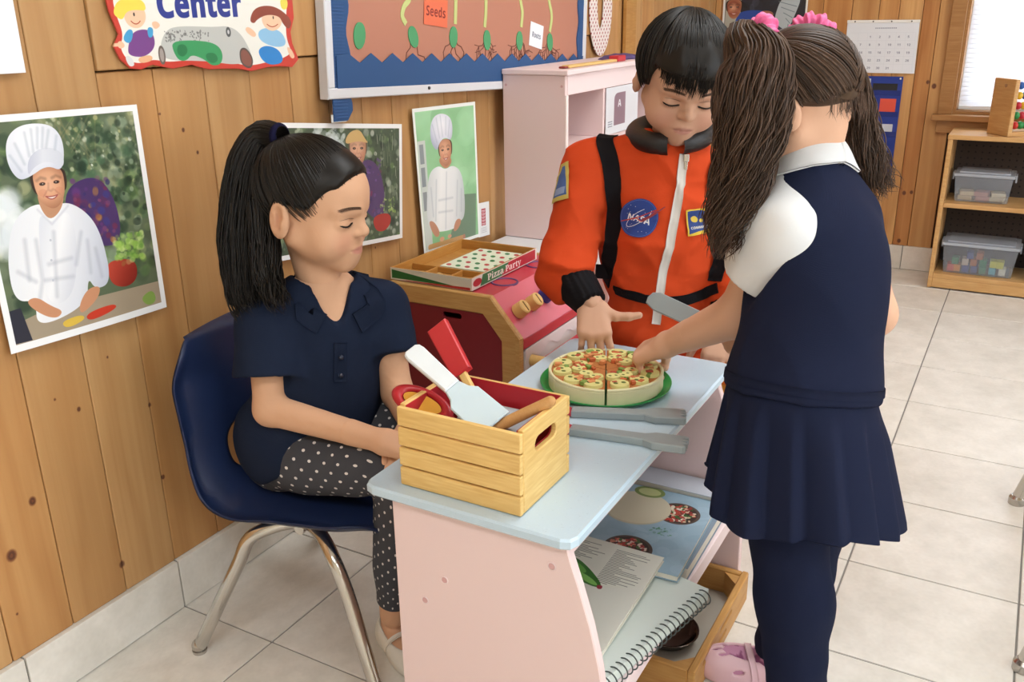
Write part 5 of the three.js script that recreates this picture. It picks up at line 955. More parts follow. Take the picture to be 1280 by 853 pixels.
// local frame: z forward, y up, x to the figure's left
function frame(o, fwd, up, scale = 1) {
  const z = vnorm(fwd), y = vnorm(vsub(up, vmul(z, vdot(up, z)))), x = vcross(y, z);
  return {
    o, x, y, z, scale,
    to: p => { const dx = p[0] - o[0], dy = p[1] - o[1], dz = p[2] - o[2]; return [(dx * x[0] + dy * x[1] + dz * x[2]) / scale, (dx * y[0] + dy * y[1] + dz * y[2]) / scale, (dx * z[0] + dy * z[1] + dz * z[2]) / scale]; },
    from: q => [0, 1, 2].map(i => o[i] + (x[i] * q[0] + y[i] * q[1] + z[i] * q[2]) * scale),
    dir: q => [0, 1, 2].map(i => x[i] * q[0] + y[i] * q[1] + z[i] * q[2]),
  };
}
function surfaceNet(sdf, lo, hi, cell, opt = {}) {
  const n = [0, 1, 2].map(i => Math.ceil((hi[i] - lo[i]) / cell) + 2), [nx, ny, nz] = n, B = 8;
  const field = new Float32Array(nx * ny * nz).fill(1), active = [];
  const rB = cell * B * 0.5 * Math.sqrt(3) + cell * 2;
  for (let bz = 0; bz < nz; bz += B) for (let by = 0; by < ny; by += B) for (let bx = 0; bx < nx; bx += B) {
    const ex = Math.min(nx, bx + B), ey = Math.min(ny, by + B), ez = Math.min(nz, bz + B);
    const c = [lo[0] + (bx + B / 2 - 0.5) * cell, lo[1] + (by + B / 2 - 0.5) * cell, lo[2] + (bz + B / 2 - 0.5) * cell], d = sdf(c);
    const far = Math.abs(d) > rB * (opt.slack || 1.5);
    if (!far) active.push([bx, by, bz, ex, ey, ez]);
    for (let z = bz; z < ez; z++) for (let y = by; y < ey; y++) for (let x = bx; x < ex; x++)
      field[x + nx * (y + ny * z)] = far ? d : sdf([lo[0] + x * cell, lo[1] + y * cell, lo[2] + z * cell]);
  }
  const vid = new Int32Array(nx * ny * nz).fill(-1), pos = [], idx = [];
  const F = (x, y, z) => field[x + nx * (y + ny * z)];
  for (const [bx, by, bz, ex, ey, ez] of active) for (let z = bz; z < Math.min(ez, nz - 1); z++) for (let y = by; y < Math.min(ey, ny - 1); y++) for (let x = bx; x < Math.min(ex, nx - 1); x++) {
    let m = 0; const v = [];
    for (let k = 0; k < 8; k++) { const f = F(x + (k & 1), y + ((k >> 1) & 1), z + (k >> 2)); v.push(f); if (f < 0) m |= 1 << k; }
    if (m === 0 || m === 255) continue;
    let sx = 0, sy = 0, sz = 0, c = 0;
    for (let a = 0; a < 8; a++) for (let s = 0; s < 3; s++) { if (a & (1 << s)) continue; const b = a | (1 << s); if ((v[a] < 0) === (v[b] < 0)) continue; const t = v[a] / (v[a] - v[b]); sx += (a & 1) + (s === 0 ? t : 0); sy += ((a >> 1) & 1) + (s === 1 ? t : 0); sz += (a >> 2) + (s === 2 ? t : 0); c++; }
    vid[x + nx * (y + ny * z)] = pos.length / 3; pos.push(lo[0] + (x + sx / c) * cell, lo[1] + (y + sy / c) * cell, lo[2] + (z + sz / c) * cell);
  }
  for (const [bx, by, bz, ex, ey, ez] of active) for (let z = Math.max(1, bz); z < Math.min(ez, nz - 1); z++) for (let y = Math.max(1, by); y < Math.min(ey, ny - 1); y++) for (let x = Math.max(1, bx); x < Math.min(ex, nx - 1); x++) {
    const f = F(x, y, z), V = (i, j, k) => vid[i + nx * (j + ny * k)];
    const quad = (a, b, c, d, flip) => { if (a < 0 || b < 0 || c < 0 || d < 0) return; if (flip) idx.push(a, c, b, a, d, c); else idx.push(a, b, c, a, c, d); };
    if ((f < 0) !== (F(x + 1, y, z) < 0)) quad(V(x, y - 1, z - 1), V(x, y, z - 1), V(x, y, z), V(x, y - 1, z), f >= 0);
    if ((f < 0) !== (F(x, y + 1, z) < 0)) quad(V(x - 1, y, z - 1), V(x - 1, y, z), V(x, y, z), V(x, y, z - 1), f >= 0);
    if ((f < 0) !== (F(x, y, z + 1) < 0)) quad(V(x - 1, y - 1, z), V(x, y - 1, z), V(x, y, z), V(x - 1, y, z), f >= 0);
  }
  const N = pos.length / 3, uv = new Float32Array(N * 2), col = opt.color ? new Float32Array(N * 3) : null;
  for (let i = 0; i < N; i++) {
    const p = [pos[3 * i], pos[3 * i + 1], pos[3 * i + 2]];
    uv[2 * i] = p[0] * 0.8 + p[2] * 0.6; uv[2 * i + 1] = p[1] + 0.3 * (p[2] - p[0]);
    if (col) col.set(opt.color(p), 3 * i);
  }
  const geo = new THREE.BufferGeometry();
  geo.setAttribute('position', new THREE.Float32BufferAttribute(pos, 3)); geo.setAttribute('uv', new THREE.BufferAttribute(uv, 2));
  if (col) geo.setAttribute('color', new THREE.BufferAttribute(col, 3));
  geo.setIndex(idx); geo.computeVertexNormals();
  return geo;
}
function bounds(pts, pad) { const lo = [1e9, 1e9, 1e9], hi = [-1e9, -1e9, -1e9]; for (const p of pts) for (let i = 0; i < 3; i++) { lo[i] = Math.min(lo[i], p[i] - pad); hi[i] = Math.max(hi[i], p[i] + pad); } return [lo, hi]; }
// strands: many thin tapered tubes in one geometry
class Strands {
  constructor() { this.p = []; this.n = []; this.c = []; this.i = []; }
  add(pts, r0, r1, col, sides = 4, flat = 1) {
    const base = this.p.length / 3, m = pts.length; let ref = [0.3, 0.9, 0.2];
    for (let k = 0; k < m; k++) {
      const t = vnorm(vsub(pts[Math.min(m - 1, k + 1)], pts[Math.max(0, k - 1)])); let a = vcross(t, ref); if (vlen(a) < 1e-3) a = vcross(t, [1, 0, 0]); a = vnorm(a); const b = vcross(t, a); ref = vcross(a, t);
      const u = k / (m - 1), r = lerp(r0, r1, u * u) * (k === 0 ? 0.5 : k === m - 1 ? 0.25 : 1);
      for (let s = 0; s < sides; s++) { const th = s / sides * 2 * Math.PI, d = vadd(vmul(a, Math.cos(th)), vmul(b, Math.sin(th) * flat)), q = vadd(pts[k], vmul(d, r)); this.p.push(...q); this.n.push(...vnorm(d)); this.c.push(...col); }
    }
    for (let k = 0; k + 1 < m; k++) for (let s = 0; s < sides; s++) { const a = base + k * sides + s, b = base + k * sides + (s + 1) % sides, c = a + sides, d = b + sides; this.i.push(a, b, c, b, d, c); }
  }
  build() { const g = new THREE.BufferGeometry(); g.setAttribute('position', new THREE.Float32BufferAttribute(this.p, 3)); g.setAttribute('normal', new THREE.Float32BufferAttribute(this.n, 3)); g.setAttribute('color', new THREE.Float32BufferAttribute(this.c, 3)); g.setIndex(this.i); return g; }
}
const curvePts = (pts, n) => new THREE.CatmullRomCurve3(pts.map(p => new THREE.Vector3(...p)), false, 'centripetal').getPoints(n).map(v => [v.x, v.y, v.z]);
// ---- a child's head, in the head's own frame (metres, scale 1 = 0.20 m tall)
function headField(opt = {}) {
  const pinch = opt.cheek || 0.031;
  return q => {
    const ax = Math.abs(q[0]), p = [ax, q[1], q[2]];
    if (Math.hypot(q[0], q[1], q[2]) > 0.2) return Math.hypot(q[0], q[1], q[2]) - 0.14;
    let d = sdEll(q, [0, 0.026, -0.010], [0.0735, 0.078, 0.089]);
    d = smin(d, sdBall(q, [0, 0.024, 0.037], 0.052), 0.03);
    d = smin(d, sdEll(q, [0, -0.042, 0.022], [0.056, 0.052, 0.054]), 0.03);
    d = smin(d, sdBall(p, [0.033, -0.047, 0.043], pinch), 0.02);
    d = smin(d, sdCone(p, [0.047, -0.045, -0.006], [0.004, -0.086, 0.052], 0.019, 0.016), 0.02);
    d = smin(d, sdBall(q, [0, -0.085, 0.058], 0.0185), 0.018);
    d = smin(d, sdBall(q, [0, -0.064, 0.062], 0.0215), 0.018);
    d = smax(d, -sdEll(p, [0.031, -0.0125, 0.0895], [0.0175, 0.0115, 0.0115]), 0.014);        // eye hollow
    d = smin(d, sdEll(p, [0.0315, -0.0145, 0.0660], [0.0160, 0.0112, 0.0118]), 0.005);        // lids over the eye
    d = smin(d, sdCone(p, [0.012, 0.006, 0.082], [0.045, 0.006, 0.064], 0.0055, 0.0045), 0.014); // brow ridge
    d = smin(d, sdCone(q, [0, -0.004, 0.0765], [0, -0.028, 0.0890], 0.0058, 0.0076), 0.014);
    d = smin(d, sdBall(q, [0, -0.0315, 0.0905], 0.0082), 0.007);
    d = smin(d, sdBall(p, [0.0095, -0.0345, 0.0830], 0.0058), 0.006);
    d = smax(d, -sdEll(p, [0.0056, -0.0408, 0.0868], [0.0034, 0.003, 0.0042]), 0.003);       // nostrils
    d = smin(d, sdCone(p, [0.0185, -0.0618, 0.0745], [0.003, -0.0588, 0.0808], 0.0028, 0.0036), 0.006);
    d = smin(d, sdCone(p, [0.0165, -0.0642, 0.0745], [0.000, -0.0672, 0.0792], 0.0028, 0.0044), 0.006);
    d = smax(d, -sdCone(p, [0.0205, -0.0631, 0.0782], [0.0, -0.0631, 0.0865], 0.0009, 0.0011), 0.003);
    // ear
    const e = [ax - 0.0755, q[1] + 0.014, q[2] + 0.020], ce = Math.cos(0.35), se = Math.sin(0.35), er = [e[0] * ce - e[2] * se, e[1], e[0] * se + e[2] * ce];
    let ear = sdEll(er, [0, 0, 0], [0.0105, 0.0310, 0.0205]);
    ear = smax(ear, -sdEll(er, [0.0095, 0.004, 0.002], [0.0095, 0.0215, 0.0125]), 0.004);
    ear = smin(ear, sdBall(er, [0.003, -0.004, 0.012], 0.0055), 0.006);
    ear = smin(ear, sdCone(er, [0.004, 0.010, -0.006], [0.004, -0.008, -0.004], 0.0035, 0.0035), 0.004);
    d = smin(d, ear, 0.006);
    return d;
  };
}
function headColor(skin, lip, blush) {
  return q => {
    const ax = Math.abs(q[0]); let c = skin.slice();
    const l = sstep(0.0215, 0.014, Math.hypot(ax * 1.0, (q[1] + 0.0632) * 2.7)) * sstep(0.066, 0.075, q[2]); c = vmix(c, lip, l * 0.7);
    const b = sstep(0.03, 0.006, Math.hypot(ax - 0.036, q[1] + 0.045)) * sstep(0.03, 0.06, q[2]); c = vmix(c, blush, b * 0.35);
    const e = sstep(0.02, 0.0, Math.hypot(ax - 0.075, (q[1] + 0.018) * 0.7, q[2] + 0.02)); c = vmix(c, blush, e * 0.3);
    return c;
  };
}
// ---- hand: palm and five fingers. dirs in world: f along the fingers, n out of the back of the hand, t towards the thumb side
function handBones(w, f, n, t, s, curl, thumb, spread = 0.08) {
  const bones = [], L = [0.034, 0.039, 0.036, 0.028], R = [0.0066, 0.0068, 0.0064, 0.0056];
  const P = (a, b, c) => vadd(w, vadd(vmul(f, a * s), vadd(vmul(t, b * s), vmul(n, c * s))));
  for (let i = 0; i < 4; i++) {
    const b0 = lerp(0.015, -0.013, i / 3), b1 = lerp(0.0205, -0.0205, i / 3), k = P(0.058 - (i === 3 ? 0.007 : i === 0 ? 0.002 : 0), b1, 0);
    bones.push({ a: P(0.008, b0, 0), b: k, ra: 0.0125 * s, rb: 0.0098 * s, palm: true });
    let cur = k, ang = 0; const cs = curl[i] ?? curl[0], out = spread * (1.5 - i);
    for (let j = 0; j < 3; j++) {
      ang += cs[j]; const d = vnorm(vadd(vadd(vmul(f, Math.cos(ang)), vmul(n, -Math.sin(ang))), vmul(t, out)));
      const len = L[i] * [0.78, 0.5, 0.42][j] * s, nx = vadd(cur, vmul(d, len)); bones.push({ a: cur, b: nx, ra: R[i] * s * [1.12, 1, 0.92][j], rb: R[i] * s * [1, 0.92, 0.8][j], finger: i }); cur = nx;
    }
  }
  // thumb: leaves the side of the palm near its base
  let cur = P(0.014, 0.019, -0.003); const tb = thumb.map(v => vnorm(vadd(vadd(vmul(f, v[0]), vmul(t, v[1])), vmul(n, v[2])))), tl = [0.026, 0.022, 0.018];
  for (let j = 0; j < 3; j++) { const nx = vadd(cur, vmul(tb[j], tl[j] * s)); bones.push({ a: cur, b: nx, ra: [0.0115, 0.0082, 0.0072][j] * s, rb: [0.0085, 0.0075, 0.0060][j] * s, thumb: true }); cur = nx; }
  return bones;
}
function handField(bones, fore) {
  const palm = bones.filter(b => b.palm), fing = [0, 1, 2, 3].map(i => bones.filter(b => b.finger === i)), th = bones.filter(b => b.thumb);
  return p => {
    let d = 1; for (const b of palm) d = smin(d, sdCone(p, b.a, b.b, b.ra, b.rb), 0.012);
    if (fore) d = smin(d, sdCone(p, fore.a, fore.b, fore.ra, fore.rb), 0.016);
    let t = 1; for (const b of th) t = smin(t, sdCone(p, b.a, b.b, b.ra, b.rb), 0.004); d = smin(d, t, 0.008);
    let fmin = 1; for (const c of fing) { let f = 1; for (const b of c) f = smin(f, sdCone(p, b.a, b.b, b.ra, b.rb), 0.002); fmin = Math.min(fmin, f); }
    return smin(d, fmin, 0.005);
  };
}
// where a pixel's ray meets a field, and the outward direction there: used to lay seams, straps and patches on clothes
function hitPixel(sdf, px, py, d0 = 0.9) {
  const r = vnorm(pixelRay(px, py)); let t = d0; for (let i = 0; i < 200; i++) { const d = sdf(vadd(CAM, vmul(r, t))); if (d < 0.0004) break; t += Math.max(0.0003, d * 0.7); if (t > 3.2) return null; }
  return vadd(CAM, vmul(r, t));
}
function gradAt(sdf, p, e = 0.004) { return vnorm([sdf([p[0] + e, p[1], p[2]]) - sdf([p[0] - e, p[1], p[2]]), sdf([p[0], p[1] + e, p[2]]) - sdf([p[0], p[1] - e, p[2]]), sdf([p[0], p[1], p[2] + e]) - sdf([p[0], p[1], p[2] - e])]); }
function settle(sdf, p, lift) { for (let i = 0; i < 12; i++) { const d = sdf(p), g = gradAt(sdf, p); p = vsub(p, vmul(g, (d - lift) * 0.8)); } return p; }
// ribbon following a surface: pts are world points near it
function ribbon(sdf, pts, width, lift = 0.002, thick = 0.002, n = 40, across = 4) {
  const c = curvePts(pts, n).map(p => settle(sdf, p, lift)), rowsT = [], rowsB = [];
  for (let k = 0; k <= n; k++) {
    const t = vnorm(vsub(c[Math.min(n, k + 1)], c[Math.max(0, k - 1)])), g = gradAt(sdf, c[k], 0.008), s = vnorm(vcross(t, g)), w = typeof width === 'function' ? width(k / n) : width, T = [], Bt = [];
    for (let j = 0; j <= across; j++) { const q = settle(sdf, vadd(c[k], vmul(s, (j / across - 0.5) * w)), lift); T.push(q); Bt.push(vsub(q, vmul(g, thick))); }
    rowsT.push(T); rowsB.push(Bt);
  }
  const pos = [], idx = [], uv = [], A = across + 1, off = (n + 1) * A;
  for (const R of [rowsT, rowsB]) R.forEach((r, k) => r.forEach((q, j) => { pos.push(...q); uv.push(j / across, k / n); }));
  for (let k = 0; k < n; k++) for (let j = 0; j < across; j++) { const a = k * A + j, b = a + 1, d = a + A, e = d + 1; idx.push(a, d, b, b, d, e, off + a, off + b, off + d, off + b, off + e, off + d); }
  const wall = (a, b) => idx.push(a, b, off + a, b, off + b, off + a);
  for (let k = 0; k < n; k++) { wall(k * A, (k + 1) * A); wall((k + 1) * A + across, k * A + across); } for (let j = 0; j < across; j++) { wall(j + 1, j); wall(n * A + j, n * A + j + 1); }
  const g = new THREE.BufferGeometry(); g.setAttribute('position', new THREE.Float32BufferAttribute(pos, 3)); g.setAttribute('uv', new THREE.Float32BufferAttribute(uv, 2)); g.setIndex(idx); g.computeVertexNormals();
  return g;
}
// patch: a cloth badge laid on a surface, centre and half-axes in world; mask(u, v) in -1..1
function patch(sdf, c, ux, uy, lift, n = 20, mask = null) {
  const pos = [], uv = [], idx = [], ok = [];
  const nn = vnorm(vcross(ux, uy));
  for (let j = 0; j <= n; j++) for (let i = 0; i <= n; i++) { let u = i / n * 2 - 1, v = j / n * 2 - 1; if (mask) [u, v] = mask(u, v); const q = settle(sdf, vadd(c, vadd(vmul(ux, u), vmul(uy, v))), lift); pos.push(...q); uv.push((u + 1) / 2, (v + 1) / 2); }
  for (let j = 0; j < n; j++) for (let i = 0; i < n; i++) { const a = j * (n + 1) + i, b = a + 1, d = a + n + 1, e = d + 1; idx.push(a, b, e, a, e, d); }
  const g = new THREE.BufferGeometry(); g.setAttribute('position', new THREE.Float32BufferAttribute(pos, 3)); g.setAttribute('uv', new THREE.Float32BufferAttribute(uv, 2)); g.setIndex(idx); g.computeVertexNormals();
  return g;
}
const roundMask = (u, v) => [u * Math.sqrt(Math.max(0, 1 - v * v / 2)), v * Math.sqrt(Math.max(0, 1 - u * u / 2))];   // square to disc
// swept limb with elliptical rings (for printed leggings, sleeves): pts with radii, uv in metres
function limb(pts, radii, n = 40, sides = 28, rFn = null) {
  const c = curvePts(pts, n), pos = [], uv = [], idx = []; let ref = [0, 0, 1], len = 0;
  for (let k = 0; k <= n; k++) {
    const t = vnorm(vsub(c[Math.min(n, k + 1)], c[Math.max(0, k - 1)])), a = vnorm(vcross(t, ref)), b = vcross(t, a); ref = vcross(a, t); if (k) len += vlen(vsub(c[k], c[k - 1]));
    const f = k / n * (radii.length - 1), i = Math.min(radii.length - 2, Math.floor(f)), r = lerp(radii[i], radii[i + 1], sstep(0, 1, f - i));
    for (let s = 0; s <= sides; s++) { const th = s / sides * 2 * Math.PI, rr2 = r * (rFn ? rFn(k / n, th) : 1); pos.push(...vadd(c[k], vadd(vmul(a, Math.cos(th) * rr2), vmul(b, Math.sin(th) * rr2)))); uv.push(s / sides, len); }
  }
  for (let k = 0; k < n; k++) for (let s = 0; s < sides; s++) { const a = k * (sides + 1) + s, b = a + 1, d = a + sides + 1, e = d + 1; idx.push(a, b, d, b, e, d); }
  const g = new THREE.BufferGeometry(); g.setAttribute('position', new THREE.Float32BufferAttribute(pos, 3)); g.setAttribute('uv', new THREE.Float32BufferAttribute(uv, 2)); g.setIndex(idx); g.computeVertexNormals();
  return g;
}
function bodyMerge(list) { return merge(list.map(g => g.toNonIndexed())); }
// ------------------------------------------------------------------ people
const skinMat = (rough = 0.55) => phys(0xffffff, rough, { vertexColors: true, sheen: 0.15, sheenRoughness: 0.6, specularIntensity: 0.35 });
const hairMat = () => phys(0xffffff, 0.42, { vertexColors: true, specularIntensity: 0.5 });
const lin = hex => { const c = new THREE.Color(hex); return [c.r, c.g, c.b]; };
const clothMat = (hex, rough = 0.85, bump = 0.0004) => phys(hex, rough, { bumpMap: weaveFine, bumpScale: bump, sheen: 0.12, sheenRoughness: 0.7, specularIntensity: 0.25 });
function person(label, o) { return thing('person', label, 'person', o); }
const moved = (g, o) => { g.translate(-o[0], -o[1], -o[2]); return g; };
function bodyGeometry(fields) { // list of { sdf, lo, hi, cell, color }
  return bodyMerge(fields.map(f => surfaceNet(f.sdf, f.lo, f.hi, f.cell, { color: f.color, slack: f.slack })));
}
function headPart(F, field, colorFn, neck, cell = 0.0024) {
  const sdf = p => { const q = F.to(p); return smin(field(q) * F.scale, sdCone(p, F.from([0, -0.045, -0.018]), neck, 0.036 * F.scale, 0.040 * F.scale), 0.022); };
  const [lo, hi] = bounds([F.from([0, 0, 0])], 0.135 * F.scale);
  return { sdf, lo: [Math.min(lo[0], neck[0] - 0.045), Math.min(lo[1], neck[1] - 0.02), Math.min(lo[2], neck[2] - 0.045)], hi, cell, color: p => colorFn(F.to(p)) };
}
// eyebrows and lashes as little strands in the head frame
function faceHair(F, field, col, add) {
  const on = q => { let p = q.slice(); for (let i = 0; i < 20; i++) { const d = field(p); p[2] -= d * 0.8; } p[2] += 0.0006; return F.from(p); };
  for (const k of [-1, 1]) {
    const br = new Strands();
    for (let i = 0; i < 26; i++) { const u = i / 25, x = k * lerp(0.014, 0.046, u), y = 0.0115 + 0.004 * Math.sin(u * 2.4) - 0.005 * u; for (const w of [-0.0012, 0.0010]) br.add([on([x, y - 0.0018 + w, 0.085]), on([x + k * 0.003, y + 0.0004 + w, 0.085]), on([x + k * 0.006, y + 0.0012 + w, 0.08])], 0.0005, 0.0002, vmix(col, [0.20, 0.11, 0.07], 0.5), 3); }
    add('eyebrow', br.build());
    const s = new Strands(), lash = []; for (let i = 0; i <= 12; i++) { const u = i / 12 * 2 - 1; lash.push(on([k * (0.0315 + u * 0.0150), -0.0185 + 0.0034 * u * u, 0.085])); } s.add(lash, 0.0016, 0.0014, col, 5);
    for (let i = 1; i < 12; i++) { const p = lash[i], d = F.dir([k * (i / 12 - 0.5) * 0.4, -0.55, 0.8]); s.add([p, vadd(p, vmul(d, 0.0022)), vadd(p, vmul(d, 0.0042))], 0.0004, 0.0001, col, 3); }
    const crease = []; for (let i = 0; i <= 10; i++) { const u = i / 10 * 2 - 1; crease.push(on([k * (0.0315 + u * 0.0140), -0.0055 - 0.0022 * u * u, 0.085])); } s.add(crease, 0.0004, 0.0003, vmix(col, [0.35, 0.2, 0.14], 0.55), 4);
    add('eyelashes', s.build());
  }
}
// combed hair over the skull: cap plus strands drawn from the hairline to a knot
function hairCap(F, lineFn, thick, col, cell = 0.0028, ridge = null, soft = 0.016) {
  const sdf = p => {
    const q = F.to(p); let d = sdEll(q, [0, 0.026, -0.010], [0.0735 + thick, 0.078 + thick, 0.089 + thick]);
    d = smin(d, sdBall(q, [0, 0.024, 0.037], 0.052 + thick), 0.03);
    if (ridge) d -= ridge(q);
    return smax(d, -lineFn(q), soft) * F.scale;
  };
  const [lo, hi] = bounds([F.from([0, 0.02, 0])], 0.125 * F.scale);
  return surfaceNet(sdf, lo, hi, cell, { color: (p) => { const q = F.to(p); const k = 0.75 + 0.5 * noise3(q[0] * 160, q[1] * 60, q[2] * 60); return vmul(col, k); } });
}
const skullPoint = (F, th, ph, lift) => { const x = Math.sin(th) * Math.cos(ph), y = Math.sin(ph), z = Math.cos(th) * Math.cos(ph); return F.from([x * (0.0735 + lift), 0.026 + y * (0.078 + lift), -0.010 + z * (0.089 + lift)]); };
// strand along the skull between two local points (projected on the inflated skull)
function skullStrand(F, a, b, lift, n = 12) {
  const c = [0, 0.026, -0.010], out = [];
  for (let i = 0; i <= n; i++) {
    const u = i / n; let q = vmix(a, b, u), d = vsub(q, c); const k = Math.hypot(d[0] / (0.0735 + lift), d[1] / (0.078 + lift), d[2] / (0.089 + lift)); let p = vadd(c, vmul(d, 1 / k));
    if (p[2] > 0.02) { const e = vsub(p, [0, 0.024, 0.037]), l = vlen(e); if (l < 0.0525 + lift) p = vadd([0, 0.024, 0.037], vmul(e, (0.0525 + lift) / l)); }
    out.push(F.from(p));
  }
  return out;
}
function ponytail(S, path, rad, count, col, rng, curl = 0, sr = 0.0035, seg = 26, tail = 0.6) {
  const c = curvePts(path, seg); let ref = [0.3, 0.2, 1]; const fr = c.map((p, k) => { const t = vnorm(vsub(c[Math.min(seg, k + 1)], c[Math.max(0, k - 1)])), a = vnorm(vcross(t, ref)), b = vcross(t, a); ref = vcross(a, t); return [a, b]; });
  for (let i = 0; i < count; i++) {
    const r = Math.sqrt(rng()), th = rng() * 6.283, ph = rng() * 6.283, fq = 2.2 + rng() * 2.2, end = 1 - (1 - tail) * rng(), amp = curl * (0.4 + rng()), pts = [];
    const m = Math.max(8, Math.round(seg * end));
    for (let k = 0; k <= m; k++) { const u = k / seg, R = rad(u), w = amp * u; const x = Math.cos(th) * r * R + w * Math.cos(u * fq * 6.283 + ph), y = Math.sin(th) * r * R + w * Math.sin(u * fq * 6.283 + ph); pts.push(vadd(c[k], vadd(vmul(fr[k][0], x), vmul(fr[k][1], y)))); }
    const shade = 0.55 + 0.9 * rng(); S.add(pts, sr * (0.7 + 0.6 * rng()), sr * 0.25, vmul(col, shade), 4, 0.7);
  }
}
function nails(bones, t) { return null; }
// foot and shoe: heel centre on the floor, direction of the toes
function shoeField(heel, dir, len, wide, high) {
  const d = vnorm([dir[0], 0, dir[2]]), F = frame(heel, d, [0, 1, 0]);
  const sdf = p => { const q = F.to(p); let s = sdEll(q, [0, high * 0.42, len * 0.70], [wide * 0.53, high * 0.62, len * 0.34]); s = smin(s, sdEll(q, [0, high * 0.5, len * 0.16], [wide * 0.42, high * 0.85, len * 0.20]), 0.02); s = smin(s, sdEll(q, [0, high * 0.38, len * 0.42], [wide * 0.44, high * 0.6, len * 0.34]), 0.02); return smax(s, 0.001 - q[1], 0.004); };
  return { sdf, F };
}

// ================= seated girl
let seatedGirl;
{
  const o = [0.24, 0.30, 3.03];
  const t = person('seated girl with black ponytail, navy polo and dotted grey leggings', o); seatedGirl = t;
  const skin = lin(0xd3a686), lip = lin(0xb5706a), blush = lin(0xcf8c74);
  const head = at(393, 255, 1.455), hf = vnorm(vadd(vadd(vmul(RIGHT, 0.95), vmul([0.4927, 0, 0.8702], 0.30)), [0, -0.10, 0]));
  const HF = frame(head, hf, [0.02, 1, 0.0], 0.97), hfield = headField();
  const neck = [0.300, 0.648, 3.012], shR = [0.252, 0.600, 3.103], shL = [0.352, 0.590, 2.925], elR = at(338, 512, 1.49), wrR = at(478, 552, 1.425), elL = at(497, 492, 1.58), wrL = [0.492, 0.446, 3.045];
  const hipR = [0.225, 0.350, 3.085], hipL = [0.262, 0.350, 2.965], knR = [0.488, 0.384, 3.088], knL = [0.505, 0.384, 2.962], anR = [0.432, 0.066, 3.052], anL = [0.47, 0.066, 2.93];
  const chest = [0.290, 0.525, 3.018], TF = frame(chest, [0.87, 0.02, 0.5], vnorm(vsub(neck, [0.236, 0.36, 3.03])));
  const torso = q => { let d = sdEll(q, [0, 0.03, 0], [0.092, 0.105, 0.062]); d = smin(d, sdEll(q, [0, -0.08, 0.004], [0.088, 0.11, 0.07]), 0.04); return smin(d, sdEll(q, [0, -0.165, -0.006], [0.10, 0.07, 0.082]), 0.03); };
  const arms = p => Math.min(smin(sdCone(p, shR, elR, 0.031, 0.0265), sdCone(p, elR, vmix(elR, wrR, 0.93), 0.0265, 0.0185), 0.012), smin(sdCone(p, shL, elL, 0.031, 0.0265), sdCone(p, elL, wrL, 0.0265, 0.0195), 0.012));
  const legs = p => Math.min(smin(sdCone(p, hipR, knR, 0.056, 0.040), sdCone(p, knR, anR, 0.040, 0.024), 0.01), smin(sdCone(p, hipL, knL, 0.056, 0.040), sdCone(p, knL, anL, 0.040, 0.024), 0.01));
  const footR = shoeField([0.396, 0, 3.035], [0.78, 0, 0.42], 0.155, 0.060, 0.040), footL = shoeField([0.445, 0, 2.915], [0.95, 0, 0.1], 0.155, 0.060, 0.040);
  const feet = p => Math.min(footR.sdf(p), footL.sdf(p)) + 0.004;
  const body = p => { let d = torso(TF.to(p)); d = smin(d, sdCone(p, neck, vadd(chest, [0, 0.04, 0]), 0.036, 0.06), 0.03); d = smin(d, smin(sdCone(p, shR, neck, 0.03, 0.03), sdCone(p, shL, neck, 0.03, 0.03), 0.02), 0.02); d = smin(d, arms(p), 0.012); d = smin(d, legs(p), 0.01); return smin(d, feet(p), 0.008); };
  const bb = bounds([neck, shR, shL, elR, elL, wrR, knR, knL, [0.36, 0, 3.0], [0.54, 0, 3.1], anL, hipR, hipL], 0.075);
  const f1 = vnorm(vsub(knR, wrR)), hR = handBones(wrR, vnorm([0.9, -0.25, -0.35]), vnorm([0.1, 0.9, 0.3]), vnorm([-0.3, 0.1, -0.9]), 0.95, [[0.5, 0.6, 0.4]], [[0.6, 0.8, -0.2], [0.8, 0.4, -0.3], [0.9, 0.1, -0.4]]);
  const hL = handBones(wrL, vnorm([0.6, -0.3, 0.7]), vnorm([0.2, 0.9, 0.1]), vnorm([-0.7, 0.1, 0.6]), 0.95, [[0.4, 0.6, 0.4]], [[0.6, 0.8, -0.2], [0.8, 0.4, -0.3], [0.9, 0.1, -0.4]]);
  const sk = () => skin, hb = (b) => bounds(b.flatMap(x => [x.a, x.b]), 0.016);
  const hRb = bounds([...hR.flatMap(x => [x.a, x.b]), vmix(elR, wrR, 0.72)], 0.026), hLb = hb(hL);
  const g = bodyGeometry([
    { sdf: body, lo: bb[0], hi: bb[1], cell: 0.005, color: sk }, headPart(HF, hfield, headColor(skin, lip, blush), neck),
    { sdf: handField(hR, { a: vmix(elR, wrR, 0.72), b: wrR, ra: 0.0212, rb: 0.0178 }), lo: hRb[0], hi: hRb[1], cell: 0.002, color: sk }, { sdf: handField(hL), lo: hLb[0], hi: hLb[1], cell: 0.002, color: sk }]);
  part(t, 'body', moved(g, o), skinMat());
  faceHair(HF, hfield, lin(0x1c1512), (n, g2) => part(t, n, moved(g2, o), hairMat()));
  // hair
  const hc = lin(0x17130f), line = q => { // positive where hair grows
    const z = q[2]; const g = z > 0.062 ? lerp(0.040, 0.062, sstep(0.062, 0.085, z)) : z > 0.02 ? lerp(0.006, 0.040, sstep(0.02, 0.062, z)) : z > -0.03 ? lerp(0.010, 0.006, sstep(-0.03, 0.02, z)) : lerp(-0.062, 0.010, sstep(-0.062, -0.030, z));
    return q[1] - g;
  };
  const knot = [0.006, 0.100, -0.062];
  part(t, 'hair', moved(hairCap(HF, line, 0.006, hc, 0.0028), o), hairMat());
  const S = new Strands(); seed = 4242;
